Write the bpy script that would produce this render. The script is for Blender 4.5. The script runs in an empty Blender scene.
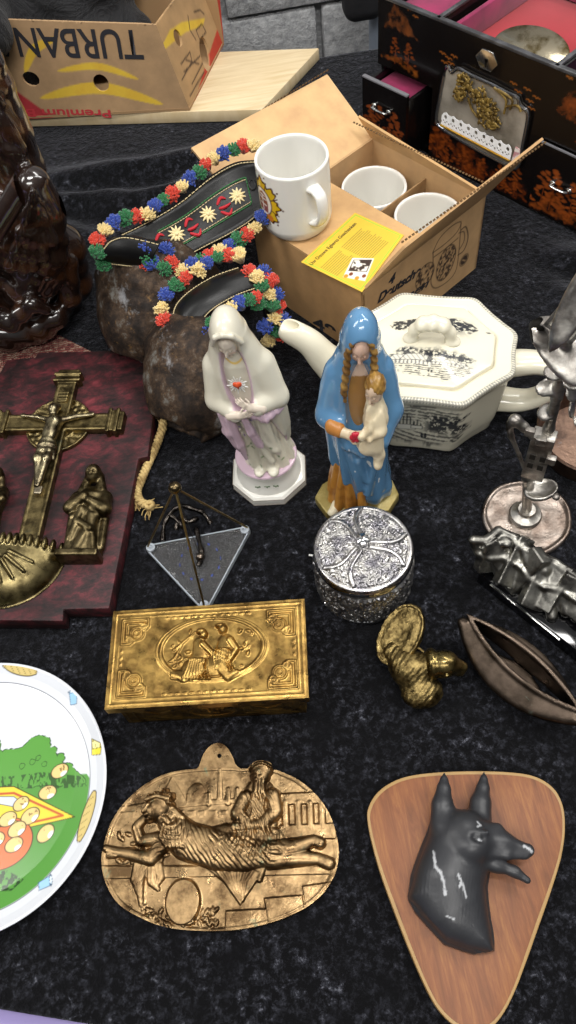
import bpy, bmesh, math, random
import numpy as np
from mathutils import Vector, Matrix, Quaternion, Euler

random.seed(7)
RNG = np.random.default_rng(7)
SC = bpy.context.scene
COL = SC.collection
PI = math.pi

# ------------------------------------------------------------------ camera
CAM_H = 0.72
FPX = 800.0
_tilt = math.atan(495 / FPX)
_s, _c = 84 / 495.2, 488 / 495.2
_F = np.array([0, math.sin(_tilt), -math.cos(_tilt)])
_d0 = np.array([0, -math.cos(_tilt), -math.sin(_tilt)])
_R = _c * np.array([1., 0, 0]) + _s * _d0
_D = -_s * np.array([1., 0, 0]) + _c * _d0
_C = np.array([0, 0, CAM_H])


def at(px, py, z=0.0):
    """the point at height z seen at a place of the photograph (used to survey positions)"""
    v = _F * FPX + _R * (px - 288) + _D * (py - 512)
    return _C + v * ((z - CAM_H) / v[2])


def make_camera():
    cd = bpy.data.cameras.new('camera')
    cd.sensor_fit = 'VERTICAL'
    cd.sensor_height = 24.0
    cd.lens = FPX / 1024 * 24.0
    cd.clip_start = 0.02
    co = bpy.data.objects.new('camera', cd)
    m = Matrix(((_R[0], -_D[0], -_F[0], 0), (_R[1], -_D[1], -_F[1], 0), (_R[2], -_D[2], -_F[2], CAM_H), (0, 0, 0, 1)))
    co.matrix_world = m
    COL.objects.link(co)
    SC.camera = co


make_camera()


# ------------------------------------------------------------------ colours and materials
def lin(c):
    if isinstance(c, str):
        c = tuple(int(c[i:i + 2], 16) / 255 for i in (0, 2, 4))
    return tuple(((x / 12.92) if x <= 0.04045 else ((x + 0.055) / 1.055) ** 2.4) for x in c)


def hexl(c):
    return np.array(lin(c))


def L4(c):
    return (*lin(c), 1.0)


class Mat:
    """a small wrapper that wires a procedural principled material"""

    def __init__(self, name, color='808080', rough=0.5, metal=0.0, **kw):
        self.m = bpy.data.materials.new(name)
        self.m.use_nodes = True
        self.nt = self.m.node_tree
        self.b = self.nt.nodes['Principled BSDF']
        self.b.inputs['Base Color'].default_value = L4(color)
        self.b.inputs['Roughness'].default_value = rough
        self.b.inputs['Metallic'].default_value = metal
        for k, v in kw.items():
            self.b.inputs[k].default_value = v
        self.tc = None
        self.colsock = None

    def n(self, t, **kw):
        x = self.nt.nodes.new(t)
        for k, v in kw.items():
            setattr(x, k, v)
        return x

    def ln(self, a, b):
        self.nt.links.new(a, b)

    def coord(self, scale=(1, 1, 1), rot=(0, 0, 0)):
        if self.tc is None:
            self.tc = self.n('ShaderNodeTexCoord')
        mp = self.n('ShaderNodeMapping')
        mp.inputs['Scale'].default_value = scale
        mp.inputs['Rotation'].default_value = rot
        self.ln(self.tc.outputs['Object'], mp.inputs['Vector'])
        return mp.outputs['Vector']

    def noise(self, scale=10, detail=4, rough=.55, vec=(1, 1, 1), dist=0.0, rot=(0, 0, 0)):
        x = self.n('ShaderNodeTexNoise')
        x.inputs['Scale'].default_value = scale
        x.inputs['Detail'].default_value = detail
        x.inputs['Roughness'].default_value = rough
        x.inputs['Distortion'].default_value = dist
        self.ln(self.coord(vec, rot), x.inputs['Vector'])
        return x.outputs['Fac']

    def voronoi(self, scale=10, feature='F1', vec=(1, 1, 1)):
        x = self.n('ShaderNodeTexVoronoi')
        x.feature = feature
        x.inputs['Scale'].default_value = scale
        self.ln(self.coord(vec), x.inputs['Vector'])
        return x.outputs['Distance']

    def wave(self, scale=10, dist=2, vec=(1, 1, 1), direction='X', detail=2, rot=(0, 0, 0)):
        x = self.n('ShaderNodeTexWave')
        x.bands_direction = direction
        x.inputs['Scale'].default_value = scale
        x.inputs['Distortion'].default_value = dist
        x.inputs['Detail'].default_value = detail
        self.ln(self.coord(vec, rot), x.inputs['Vector'])
        return x.outputs['Fac']

    def ramp(self, fac, stops, interp='LINEAR'):
        r = self.n('ShaderNodeValToRGB')
        r.color_ramp.interpolation = interp
        e = r.color_ramp.elements
        while len(e) < len(stops):
            e.new(0.5)
        for i, (p, c) in enumerate(stops):
            e[i].position = p
            e[i].color = (c, c, c, 1) if isinstance(c, (int, float)) else L4(c)
        self.ln(fac, r.inputs['Fac'])
        return r.outputs['Color']

    def attr(self, name='Col'):
        a = self.n('ShaderNodeAttribute')
        a.attribute_name = name
        return a.outputs['Color']

    def mix(self, fac, a, b, mode='MIX'):
        x = self.n('ShaderNodeMix', data_type='RGBA', blend_type=mode)
        x.clamp_factor = True
        for s, v in (('Factor', fac), ('A', a), ('B', b)):
            idx = {'Factor': 0, 'A': 6, 'B': 7}[s]
            if isinstance(v, (int, float)):
                x.inputs[idx].default_value = v if idx == 0 else (v, v, v, 1)
            elif isinstance(v, str):
                x.inputs[idx].default_value = L4(v)
            else:
                self.ln(v, x.inputs[idx])
        return x.outputs[2]

    def math(self, op, a, b=0.0):
        x = self.n('ShaderNodeMath', operation=op)
        for i, v in enumerate((a, b)):
            if isinstance(v, (int, float)):
                x.inputs[i].default_value = v
            else:
                self.ln(v, x.inputs[i])
        return x.outputs[0]

    def set(self, sock, v):
        self.ln(v, self.b.inputs[sock])
        return self

    def color(self, v):
        return self.set('Base Color', v)

    def bump(self, h, strength=.5, dist=.002, prev=None):
        x = self.n('ShaderNodeBump')
        x.inputs['Strength'].default_value = strength
        x.inputs['Distance'].default_value = dist
        self.ln(h, x.inputs['Height'])
        if prev is not None:
            self.ln(prev, x.inputs['Normal'])
        self.ln(x.outputs['Normal'], self.b.inputs['Normal'])
        return x.outputs['Normal']


def simple(name, color, rough=.5, metal=0., spots=None, bump=None, **kw):
    m = Mat(name, color, rough, metal, **kw)
    if spots:
        c2, sc, lo, hi = spots
        m.color(m.mix(m.ramp(m.noise(sc, 5, .6), [(lo, 0.), (hi, 1.)]), color, c2))
    if bump:
        m.bump(m.noise(bump[0], 4), bump[1], bump[2])
    return m.m


def painted(name, rough=.4, metal=0., bump=None, **kw):
    """colour comes from the print stored on the mesh"""
    m = Mat(name, 'ffffff', rough, metal, **kw)
    m.color(m.attr('Col'))
    if bump:
        m.bump(m.noise(bump[0], 4), bump[1], bump[2])
    return m.m


# ------------------------------------------------------------------ objects
def tag(o, label=None, cat=None, group=None, kind=None):
    if label: o['label'] = label
    if cat: o['category'] = cat
    if group: o['group'] = group
    if kind: o['kind'] = kind
    return o


def thing(name, label, cat, loc=(0, 0, 0), rz=0.0, group=None, rot=None):
    o = bpy.data.objects.new(name, None)
    o.empty_display_size = .02
    COL.objects.link(o)
    o.location = loc
    o.rotation_euler = rot if rot else (0, 0, rz)
    return tag(o, label, cat, group)


def link(name, me, mat=None, parent=None, loc=None, rot=None, smooth=True, label=None):
    o = bpy.data.objects.new(name, me)
    COL.objects.link(o)
    if mat is not None:
        for m in (mat if isinstance(mat, (list, tuple)) else [mat]):
            me.materials.append(m)
    if parent is not None: o.parent = parent
    if loc is not None: o.location = loc
    if rot is not None: o.rotation_euler = rot
    if smooth and len(me.polygons):
        me.polygons.foreach_set('use_smooth', np.ones(len(me.polygons), dtype=bool))
    if label: o['label'] = label
    return o


def mesh_from(V, Fs, col=None):
    me = bpy.data.meshes.new('mesh')
    V = np.asarray(V, dtype=np.float32)
    if isinstance(Fs, np.ndarray):
        k = Fs.shape[1]
        me.vertices.add(len(V))
        me.vertices.foreach_set('co', V.ravel())
        me.loops.add(Fs.size)
        me.loops.foreach_set('vertex_index', Fs.astype(np.int32).ravel())
        me.polygons.add(len(Fs))
        me.polygons.foreach_set('loop_start', np.arange(0, Fs.size, k, dtype=np.int32))
        me.update(calc_edges=True)
        me.validate()
    else:
        me.from_pydata([tuple(map(float, v)) for v in V], [], [tuple(int(i) for i in f) for f in Fs])
        me.update()
    if col is not None:
        a = me.color_attributes.new('Col', 'FLOAT_COLOR', 'POINT')
        c = np.ones((len(V), 4), dtype=np.float32)
        c[:, :3] = col
        a.data.foreach_set('color', c.ravel())
    return me


def mobj(name, V, Fs, mat, parent=None, smooth=True, col=None, **kw):
    return link(name, mesh_from(V, Fs, col), mat, parent, smooth=smooth, **kw)


class MB:
    """collects simple shapes into one mesh"""

    def __init__(self):
        self.V, self.F = [], []

    def add(self, V, Fs):
        o = len(self.V)
        self.V += [tuple(v) for v in V]
        self.F += [tuple(i + o for i in f) for f in Fs]
        return self

    def box(self, c, h, R=None):
        c = np.array(c, float)
        V = [np.array([sx * h[0], sy * h[1], sz * h[2]]) for sz in (-1, 1) for sy in (-1, 1) for sx in (-1, 1)]
        if R is not None: V = [R @ v for v in V]
        V = [v + c for v in V]
        return self.add(V, [(0, 2, 3, 1), (4, 5, 7, 6), (0, 1, 5, 4), (2, 6, 7, 3), (0, 4, 6, 2), (1, 3, 7, 5)])

    def prism(self, poly, z0, z1):
        n = len(poly)
        a = sum(poly[i][0] * poly[(i + 1) % n][1] - poly[(i + 1) % n][0] * poly[i][1] for i in range(n))
        if a < 0: poly = poly[::-1]
        V = [(x, y, z0) for x, y in poly] + [(x, y, z1) for x, y in poly]
        Fs = [tuple(range(n - 1, -1, -1)), tuple(range(n, 2 * n))]
        Fs += [(i, (i + 1) % n, n + (i + 1) % n, n + i) for i in range(n)]
        return self.add(V, Fs)

    def slab(self, quad, off):
        """four corners in order and a thickness vector"""
        q = [np.array(p, float) for p in quad]
        off = np.array(off, float)
        V = q + [p + off for p in q]
        nrm = np.cross(q[1] - q[0], q[2] - q[0])
        Fs = [(0, 1, 2, 3), (7, 6, 5, 4), (0, 4, 5, 1), (1, 5, 6, 2), (2, 6, 7, 3), (3, 7, 4, 0)]
        if nrm @ off > 0: Fs = [f[::-1] for f in Fs]
        return self.add(V, Fs)

    def tube(self, pts, rad, seg=10, cap=True, squash=None, closed=False):
        P = np.array(pts, float)
        n = len(P)
        r = np.full(n, rad) if np.isscalar(rad) else np.array(rad, float)
        T = np.gradient(P, axis=0)
        if closed:
            T = np.roll(P, -1, 0) - np.roll(P, 1, 0)
        T /= np.linalg.norm(T, axis=1)[:, None] + 1e-12
        up = np.array([0, 0, 1.]) if abs(T[0][2]) < .9 else np.array([1., 0, 0])
        N = up - T[0] * (up @ T[0]); N /= np.linalg.norm(N)
        V = []
        for i in range(n):
            N = N - T[i] * (N @ T[i]); N /= np.linalg.norm(N)
            B = np.cross(T[i], N)
            for k in range(seg):
                a = 2 * PI * k / seg
                sx, sy = squash if squash else (1, 1)
                V.append(P[i] + r[i] * (math.cos(a) * N * sx + math.sin(a) * B * sy))
        Fs = []
        m = n if closed else n - 1
        for i in range(m):
            j = (i + 1) % n
            for k in range(seg):
                k2 = (k + 1) % seg
                Fs.append((i * seg + k, i * seg + k2, j * seg + k2, j * seg + k))
        if cap and not closed:
            Fs.append(tuple(range(seg - 1, -1, -1)))
            Fs.append(tuple((n - 1) * seg + k for k in range(seg)))
        return self.add(V, Fs)

    def lathe(self, prof, seg=48, c=(0, 0, 0), R=None, scale=(1, 1)):
        c = np.array(c, float)
        V = []
        n = len(prof)
        for r, z in prof:
            for k in range(seg):
                a = 2 * PI * k / seg
                v = np.array([r * math.cos(a) * scale[0], r * math.sin(a) * scale[1], z])
                V.append((R @ v if R is not None else v) + c)
        Fs = []
        for i in range(n - 1):
            for k in range(seg):
                k2 = (k + 1) % seg
                Fs.append((i * seg + k, i * seg + k2, (i + 1) * seg + k2, (i + 1) * seg + k))
        return self.add(V, Fs)

    def ball(self, c, r, seg=16, R=None):
        r = (r, r, r) if np.isscalar(r) else r
        c = np.array(c, float)
        rings = max(6, seg // 2)
        V = []
        for i in range(rings + 1):
            t = PI * i / rings
            for k in range(seg):
                a = 2 * PI * k / seg
                v = np.array([r[0] * math.sin(t) * math.cos(a), r[1] * math.sin(t) * math.sin(a), -r[2] * math.cos(t)])
                V.append((R @ v if R is not None else v) + c)
        Fs = []
        for i in range(rings):
            for k in range(seg):
                k2 = (k + 1) % seg
                Fs.append((i * seg + k, i * seg + k2, (i + 1) * seg + k2, (i + 1) * seg + k))
        return self.add(V, Fs)

    def build(self, name, mat, parent=None, smooth=False, bevel=0.0, segs=2, angle=35, **kw):
        me = mesh_from(self.V, self.F)
        if bevel or smooth == 'auto':
            bm = bmesh.new(); bm.from_mesh(me)
            bmesh.ops.remove_doubles(bm, verts=bm.verts, dist=1e-6)
            if bevel:
                es = [e for e in bm.edges if len(e.link_faces) == 2 and e.calc_face_angle(0) > math.radians(angle)]
                bmesh.ops.bevel(bm, geom=es, offset=bevel, segments=segs, affect='EDGES', profile=.5, clamp_overlap=True)
            bm.to_mesh(me); bm.free()
        o = link(name, me, mat, parent, smooth=bool(smooth), **kw)
        if smooth == 'auto' or bevel:
            me.polygons.foreach_set('use_smooth', np.ones(len(me.polygons), dtype=bool))
            me.set_sharp_from_angle(angle=math.radians(angle if not bevel else 40))
        return o


def rotz(a):
    c, s = math.cos(a), math.sin(a)
    return np.array([[c, -s, 0], [s, c, 0], [0, 0, 1.]])


def rotx(a):
    c, s = math.cos(a), math.sin(a)
    return np.array([[1., 0, 0], [0, c, -s], [0, s, c]])


def roty(a):
    c, s = math.cos(a), math.sin(a)
    return np.array([[c, 0, s], [0, 1., 0], [-s, 0, c]])


def frame_from(z, x=None):
    z = np.array(z, float); z /= np.linalg.norm(z)
    x = np.array(x if x is not None else ([1, 0, 0] if abs(z[0]) < .9 else [0, 1, 0]), float)
    x = x - z * (x @ z); x /= np.linalg.norm(x)
    return np.column_stack([x, np.cross(z, x), z])


def smooth_path(pts, n=8, closed=False):
    """Catmull-Rom through points"""
    P = [np.array(p, float) for p in pts]
    m = len(P)
    out = []
    rng = range(m) if closed else range(m - 1)
    for i in rng:
        if closed:
            p0, p1, p2, p3 = P[i - 1], P[i], P[(i + 1) % m], P[(i + 2) % m]
        else:
            p0, p1, p2, p3 = P[max(i - 1, 0)], P[i], P[i + 1], P[min(i + 2, m - 1)]
        for k in range(n):
            t = k / n
            out.append(.5 * ((2 * p1) + (-p0 + p2) * t + (2 * p0 - 5 * p1 + 4 * p2 - p3) * t * t + (-p0 + 3 * p1 - 3 * p2 + p3) * t ** 3))
    if not closed: out.append(P[-1])
    return np.array(out)


def text_mesh(s, size, depth=.0002, align='LEFT', shear=0.0, bold=0.0, spacing=1.0):
    cu = bpy.data.curves.new('lettering', 'FONT')
    cu.body = s
    cu.size = size
    cu.extrude = depth
    cu.align_x = align
    cu.shear = shear
    cu.offset = bold
    cu.space_character = spacing
    o = bpy.data.objects.new('lettering', cu)
    COL.objects.link(o)
    dg = bpy.context.evaluated_depsgraph_get()
    me = bpy.data.meshes.new_from_object(o.evaluated_get(dg))
    bpy.data.objects.remove(o)
    bpy.data.curves.remove(cu)
    return me


def text_obj(s, size, mat, parent, M, name='lettering', **kw):
    """lettering laid on a plane; M is a 3x4 placement (columns right, up, normal, origin)"""
    me = text_mesh(s, size, **kw)
    M4 = Matrix.Identity(4)
    for i in range(3):
        for j in range(4):
            M4[i][j] = float(M[i][j])
    me.transform(M4)
    return link(name, me, mat, parent, smooth=False)


def place(right, up, origin, lift=.0004):
    r = np.array(right, float); r /= np.linalg.norm(r)
    u = np.array(up, float); u = u - r * (u @ r); u /= np.linalg.norm(u)
    n = np.cross(r, u)
    return np.column_stack([r, u, n, np.array(origin, float) + n * lift])


# ------------------------------------------------------------------ signed-distance modelling
def smin(a, b, k):
    h = np.clip(.5 + .5 * (b - a) / k, 0, 1)
    return b + (a - b) * h - k * h * (1 - h)


def smax(a, b, k):
    return -smin(-a, -b, k)


def cap(P, a, b, ra, rb=None):
    rb = ra if rb is None else rb
    a = np.array(a, float); b = np.array(b, float)
    ba = b - a
    pa = P - a
    h = np.clip((pa @ ba) / (ba @ ba + 1e-12), 0, 1)
    return np.linalg.norm(pa - h[:, None] * ba, axis=1) - (ra + (rb - ra) * h)


def chain(P, pts, rads, k=.004):
    d = None
    for i in range(len(pts) - 1):
        e = cap(P, pts[i], pts[i + 1], rads[i], rads[i + 1])
        d = e if d is None else smin(d, e, k)
    return d


def ell(P, c, r, R=None):
    q = P - np.array(c, float)
    if R is not None: q = q @ R
    r = np.array(r, float)
    k0 = np.linalg.norm(q / r, axis=1)
    k1 = np.linalg.norm(q / (r * r), axis=1) + 1e-9
    return k0 * (k0 - 1) / k1


def rbox(P, c, h, r=0.0, R=None):
    q = P - np.array(c, float)
    if R is not None: q = q @ R
    q = np.abs(q) - (np.array(h, float) - r)
    return np.linalg.norm(np.maximum(q, 0), axis=1) + np.minimum(q.max(axis=1), 0) - r


def cone_stack(P, zs, rx, ry, cx=None, cy=None):
    """soft body whose elliptical section varies with height"""
    z = P[:, 2]
    zs = np.array(zs, float)
    a = np.interp(z, zs, rx); b = np.interp(z, zs, ry)
    x = P[:, 0] - (np.interp(z, zs, cx) if cx is not None else 0)
    y = P[:, 1] - (np.interp(z, zs, cy) if cy is not None else 0)
    k = np.sqrt((x / a) ** 2 + (y / b) ** 2) + 1e-9
    d = (k - 1) * np.minimum(a, b)
    return np.maximum(d, np.maximum(zs[0] - z, z - zs[-1]))


def mesh_sdf(fn, lo, hi, res):
    lo = np.array(lo, float); hi = np.array(hi, float)
    n = np.ceil((hi - lo) / res).astype(int) + 1
    ax = [lo[i] + np.arange(n[i]) * res for i in range(3)]
    v = np.empty(n, dtype=np.float32)
    step = max(1, int(250000 / (n[1] * n[2])))
    Y, Z = np.meshgrid(ax[1], ax[2], indexing='ij')
    for s in range(0, n[0], step):
        xs = ax[0][s:s + step]
        P = np.empty((len(xs), n[1], n[2], 3))
        P[..., 0] = xs[:, None, None]; P[..., 1] = Y; P[..., 2] = Z
        v[s:s + step] = fn(P.reshape(-1, 3)).reshape(len(xs), n[1], n[2])
    ins = v < 0
    shp = n - 1
    cnt = np.zeros(shp, dtype=np.float32)
    acc = np.zeros((*shp, 3), dtype=np.float32)
    corners = [(i, j, k) for i in (0, 1) for j in (0, 1) for k in (0, 1)]

    def sub(A, c):
        return A[c[0]:c[0] + shp[0], c[1]:c[1] + shp[1], c[2]:c[2] + shp[2]]
    for c1 in corners:
        for axis in range(3):
            if c1[axis]: continue
            c2 = list(c1); c2[axis] = 1
            va, vb = sub(v, c1), sub(v, c2)
            m = (va < 0) != (vb < 0)
            t = np.where(m, va / np.where(m, va - vb, 1), 0)
            cnt += m
            for d in range(3):
                acc[..., d] += np.where(m, c1[d] + (t if d == axis else 0), 0)
    act = cnt > 0
    idx = -np.ones(shp, dtype=np.int64)
    idx[act] = np.arange(act.sum())
    gi = np.argwhere(act)
    V = (gi + acc[act] / cnt[act][:, None]) * res + lo
    quads = []
    for axis in range(3):
        a = [slice(None)] * 3; b = [slice(None)] * 3
        a[axis] = slice(0, -1); b[axis] = slice(1, None)
        A, B = ins[tuple(a)], ins[tuple(b)]
        e = np.argwhere(A != B)
        if not len(e): continue
        o1, o2 = [(1, 2), (2, 0), (0, 1)][axis]
        ok = (e[:, o1] > 0) & (e[:, o2] > 0) & (e[:, o1] < shp[o1]) & (e[:, o2] < shp[o2])
        e = e[ok]
        fl = A[tuple(e.T)]

        def g(d1, d2):
            q = e.copy(); q[:, o1] -= d1; q[:, o2] -= d2
            return idx[tuple(q.T)]
        q = np.column_stack([g(1, 1), g(0, 1), g(0, 0), g(1, 0)])
        q[~fl] = q[~fl][:, ::-1]
        quads.append(q)
    Q = np.concatenate(quads)
    Q = Q[(Q >= 0).all(axis=1)]
    return V, Q


def sdf_obj(name, fn, lo, hi, res, mat, parent=None, colfn=None, relax=1, **kw):
    V, Q = mesh_sdf(fn, lo, hi, res)
    for _ in range(relax):
        S = np.zeros_like(V); N = np.zeros(len(V))
        for i in range(4):
            j = (i + 1) % 4
            np.add.at(S, Q[:, i], V[Q[:, j]]); np.add.at(N, Q[:, i], 1)
            np.add.at(S, Q[:, j], V[Q[:, i]]); np.add.at(N, Q[:, j], 1)
        V = .5 * V + .5 * S / np.maximum(N, 1)[:, None]
    return mobj(name, V, Q, mat, parent, col=colfn(V) if colfn else None, **kw)


# ------------------------------------------------------------------ painting and relief helpers (2D)
def cap2(P, a, b):
    a = np.array(a, float); b = np.array(b, float)
    ba = b - a; pa = P - a
    h = np.clip((pa @ ba) / (ba @ ba + 1e-12), 0, 1)
    return np.linalg.norm(pa - h[:, None] * ba, axis=1), h


def poly2(P, poly):
    """signed distance to a polygon, negative inside"""
    poly = np.array(poly, float)
    d = np.full(len(P), 1e9)
    inside = np.zeros(len(P), bool)
    n = len(poly)
    for i in range(n):
        a, b = poly[i], poly[(i + 1) % n]
        dd, _ = cap2(P, a, b)
        d = np.minimum(d, dd)
        c = ((a[1] > P[:, 1]) != (b[1] > P[:, 1]))
        xx = (b[0] - a[0]) * (P[:, 1] - a[1]) / (b[1] - a[1] + 1e-15) + a[0]
        inside ^= c & (P[:, 0] < xx)
    return np.where(inside, -d, d)


def ell2(P, c, r, ang=0.0):
    q = P - np.array(c, float)
    ca, sa = math.cos(ang), math.sin(ang)
    x = q[:, 0] * ca + q[:, 1] * sa
    y = -q[:, 0] * sa + q[:, 1] * ca
    k = np.sqrt((x / r[0]) ** 2 + (y / r[1]) ** 2) + 1e-9
    return (k - 1) * min(r)


def line2(P, pts):
    d = np.full(len(P), 1e9)
    for i in range(len(pts) - 1):
        d = np.minimum(d, cap2(P, pts[i], pts[i + 1])[0])
    return d


def vnoise(P, scale, seed=0, octaves=3):
    """value noise on 2D or 3D points, 0..1"""
    P = np.asarray(P, float) * scale
    dim = P.shape[1]
    out = np.zeros(len(P)); amp = 1.0; tot = 0
    for o in range(octaves):
        q = P * (2 ** o) + 17.3 * o + seed * 3.7
        i = np.floor(q).astype(np.int64); f = q - i
        f = f * f * (3 - 2 * f)
        val = np.zeros(len(P))
        for c in range(2 ** dim):
            w = np.ones(len(P)); h = np.zeros(len(P), dtype=np.int64) + seed * 1013 + o * 7919
            for d in range(dim):
                bit = (c >> d) & 1
                w = w * (f[:, d] if bit else 1 - f[:, d])
                h = (h * 1664525 + (i[:, d] + bit) * (374761393, 668265263, 2147483647)[d] + 1013904223) & 0xffffffff
            h = ((h ^ (h >> 13)) * 1274126177) & 0xffffffff
            h = h ^ (h >> 16)
            val += w * ((h & 0xffff) / 65535.0)
        out += amp * val; tot += amp; amp *= .5
    return out / tot


class Paint:
    def __init__(self, P, base):
        self.P = P
        self.C = np.tile(hexl(base), (len(P), 1))

    def put(self, d, color, w=.0003, a=1.0):
        """d negative inside"""
        m = np.clip(.5 - d / (2 * w), 0, 1) * a
        c = hexl(color) if isinstance(color, (str, tuple)) else color
        self.C = self.C * (1 - m[:, None]) + c * m[:, None]
        return self

    def stroke(self, pts, wd, color, w=.0003):
        return self.put(line2(self.P, pts) - wd, color, w)

    def outlined(self, d, fill, ink='1c1c1c', wd=.0004, w=.0003):
        self.put(d, fill, w)
        return self.put(np.abs(d) - wd, ink, w)


def grid_faces(nx, ny, wrap=False):
    i = np.arange(nx if wrap else nx - 1); j = np.arange(ny - 1)
    I, J = np.meshgrid(i, j, indexing='ij')
    I2 = (I + 1) % nx
    return np.stack([I * ny + J, I2 * ny + J, I2 * ny + J + 1, I * ny + J + 1], -1).reshape(-1, 4)


class Relief:
    """height field over any set of 2D points"""

    def __init__(self, P):
        self.P = P
        self.h = np.zeros(len(P))

    def dome(self, d, r, base=0.0, add=True, top=1.0):
        """round swelling: d = distance to axis, r = radius"""
        r = np.broadcast_to(r, d.shape)
        z = np.sqrt(np.maximum(r * r - d * d, 0)) * top + base
        z[d > r] = -1
        self.h = np.maximum(self.h, z)
        return self

    def limb(self, pts, rads, base=0.0, top=1.0):
        for i in range(len(pts) - 1):
            d, t = cap2(self.P, pts[i], pts[i + 1])
            self.dome(d, rads[i] + (rads[i + 1] - rads[i]) * t, base, top=top)
        return self

    def blob(self, c, r, ang=0.0, hgt=.003, base=0.0):
        q = self.P - np.array(c, float)
        ca, sa = math.cos(ang), math.sin(ang)
        x = (q[:, 0] * ca + q[:, 1] * sa) / r[0]; y = (-q[:, 0] * sa + q[:, 1] * ca) / r[1]
        k = 1 - x * x - y * y
        z = np.where(k > 0, np.sqrt(np.maximum(k, 0)) * hgt + base, -1)
        self.h = np.maximum(self.h, z)
        return self

    def flat(self, d, hgt, soft=.0006):
        m = np.clip(.5 - d / (2 * soft), 0, 1)
        m = m * m * (3 - 2 * m)
        self.h = np.maximum(self.h, hgt * m)
        return self

    def raise_(self, d, hgt, soft=.0006):
        m = np.clip(.5 - d / (2 * soft), 0, 1)
        self.h = self.h + hgt * m * m * (3 - 2 * m)
        return self


class Pl:
    """a flat face in space: origin, right, up; survey and placement in its own metres"""

    def __init__(self, o, r, u):
        self.o = np.array(o, float)
        self.r = np.array(r, float) / np.linalg.norm(r)
        u = np.array(u, float)
        u = u - self.r * (u @ self.r)
        self.u = u / np.linalg.norm(u)
        self.n = np.cross(self.r, self.u)

    def hit(self, px, py):
        v = _F * FPX + _R * (px - 288) + _D * (py - 512)
        t = ((self.o - _C) @ self.n) / (v @ self.n)
        q = _C + v * t - self.o
        return (float(q @ self.r), float(q @ self.u))

    def hits(self, pts):
        return [self.hit(*p) for p in pts]

    def to3(self, V):
        V = np.asarray(V, float)
        return self.o + V[:, :1] * self.r + V[:, 1:2] * self.u + V[:, 2:3] * self.n

    def M(self, x, y, w=0.0, ang=0.0):
        ca, sa = math.cos(ang), math.sin(ang)
        r = self.r * ca + self.u * sa
        u = -self.r * sa + self.u * ca
        return np.column_stack([r, u, self.n, self.o + x * self.r + y * self.u + w * self.n])


def text_fit(s, pl, x, y, w, h, mat, parent, ang=0.0, lift=.0005, name='lettering', depth=.0001, **kw):
    """lettering whose lower left corner is (x, y) on a face, fitted to width w and height h"""
    me = text_mesh(s, 1.0, depth=0, **kw)
    co = np.empty(len(me.vertices) * 3); me.vertices.foreach_get('co', co); co = co.reshape(-1, 3)
    lo, hi = co.min(0), co.max(0)
    co[:, 0] = (co[:, 0] - lo[0]) / (hi[0] - lo[0]) * w
    co[:, 1] = (co[:, 1] - lo[1]) / (hi[1] - lo[1]) * h
    co[:, 2] = 0
    M = pl.M(x, y, lift, ang)
    out = co @ M[:, :3].T + M[:, 3]
    me.vertices.foreach_set('co', out.ravel()); me.update()
    return link(name, me, mat, parent, smooth=False)


def panel(name, pl, poly, th, mat, parent=None, res=.002, holes=(), paint=None, base='b98f5e', rnd=.0):
    """a board or card of thickness th behind the face pl, cut to a polygon, with print on its face"""
    poly = np.array(poly, float)
    lo = poly.min(0) - 3 * res; hi = poly.max(0) + 3 * res
    nx, ny = int((hi[0] - lo[0]) / res) + 1, int((hi[1] - lo[1]) / res) + 1
    X, Y = np.meshgrid(lo[0] + np.arange(nx) * res, lo[1] + np.arange(ny) * res, indexing='ij')
    P = np.column_stack([X.ravel(), Y.ravel()])
    d = poly2(P, poly) + rnd
    for c, r, a in holes:
        d = np.maximum(d, -ell2(P, c, r, a))
    # pull vertices near the outline onto it so that edges stay clean
    D = d.reshape(nx, ny)
    gx, gy = np.gradient(D, res)
    near = (np.abs(d) < res * 1.1)
    g = np.column_stack([gx.ravel(), gy.ravel()])
    gl = np.linalg.norm(g, axis=1)
    okg = near & (gl > .3)
    Q = P.copy()
    Q[okg] -= g[okg] / gl[okg][:, None] * np.clip(d[okg], -res, res)[:, None]
    keep = (d <= res * .75)
    Fq = grid_faces(nx, ny)
    Fq = Fq[keep[Fq].all(axis=1)]
    used = np.unique(Fq)
    mp = -np.ones(len(P), int); mp[used] = np.arange(len(used))
    Fq = mp[Fq]; Q = Q[used]
    n = len(Q)
    V = np.vstack([np.column_stack([Q, np.zeros(n)]), np.column_stack([Q, np.full(n, -th)])])
    e = np.vstack([Fq[:, [0, 1]], Fq[:, [1, 2]], Fq[:, [2, 3]], Fq[:, [3, 0]]])
    key = {}
    for a, b in e: key[(a, b)] = 1
    bd = [(a, b) for (a, b) in key if (b, a) not in key]
    side = np.array([(b, a, a + n, b + n) for a, b in bd])
    Fall = np.vstack([Fq, Fq[:, ::-1] + n, side])
    col = None
    if paint is not None or base is not None:
        pt = Paint(Q, base)
        if paint: paint(pt)
        col = np.vstack([pt.C, np.tile(hexl(base), (n, 1))])
    W = pl.to3(V)
    o = mobj(name, W, Fall, mat, parent, smooth=True, col=col)
    o.data.set_sharp_from_angle(angle=math.radians(40))
    return o


# ------------------------------------------------------------------ light
def area(name, loc, size, power, target, color=(1, 1, 1)):
    ld = bpy.data.lights.new(name, 'AREA')
    ld.shape = 'RECTANGLE'
    ld.size, ld.size_y = size
    ld.energy = power
    ld.color = color
    o = bpy.data.objects.new(name, ld)
    COL.objects.link(o)
    o.location = loc
    d = Vector(target) - Vector(loc)
    o.rotation_euler = d.to_track_quat('-Z', 'Y').to_euler()
    return o


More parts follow.
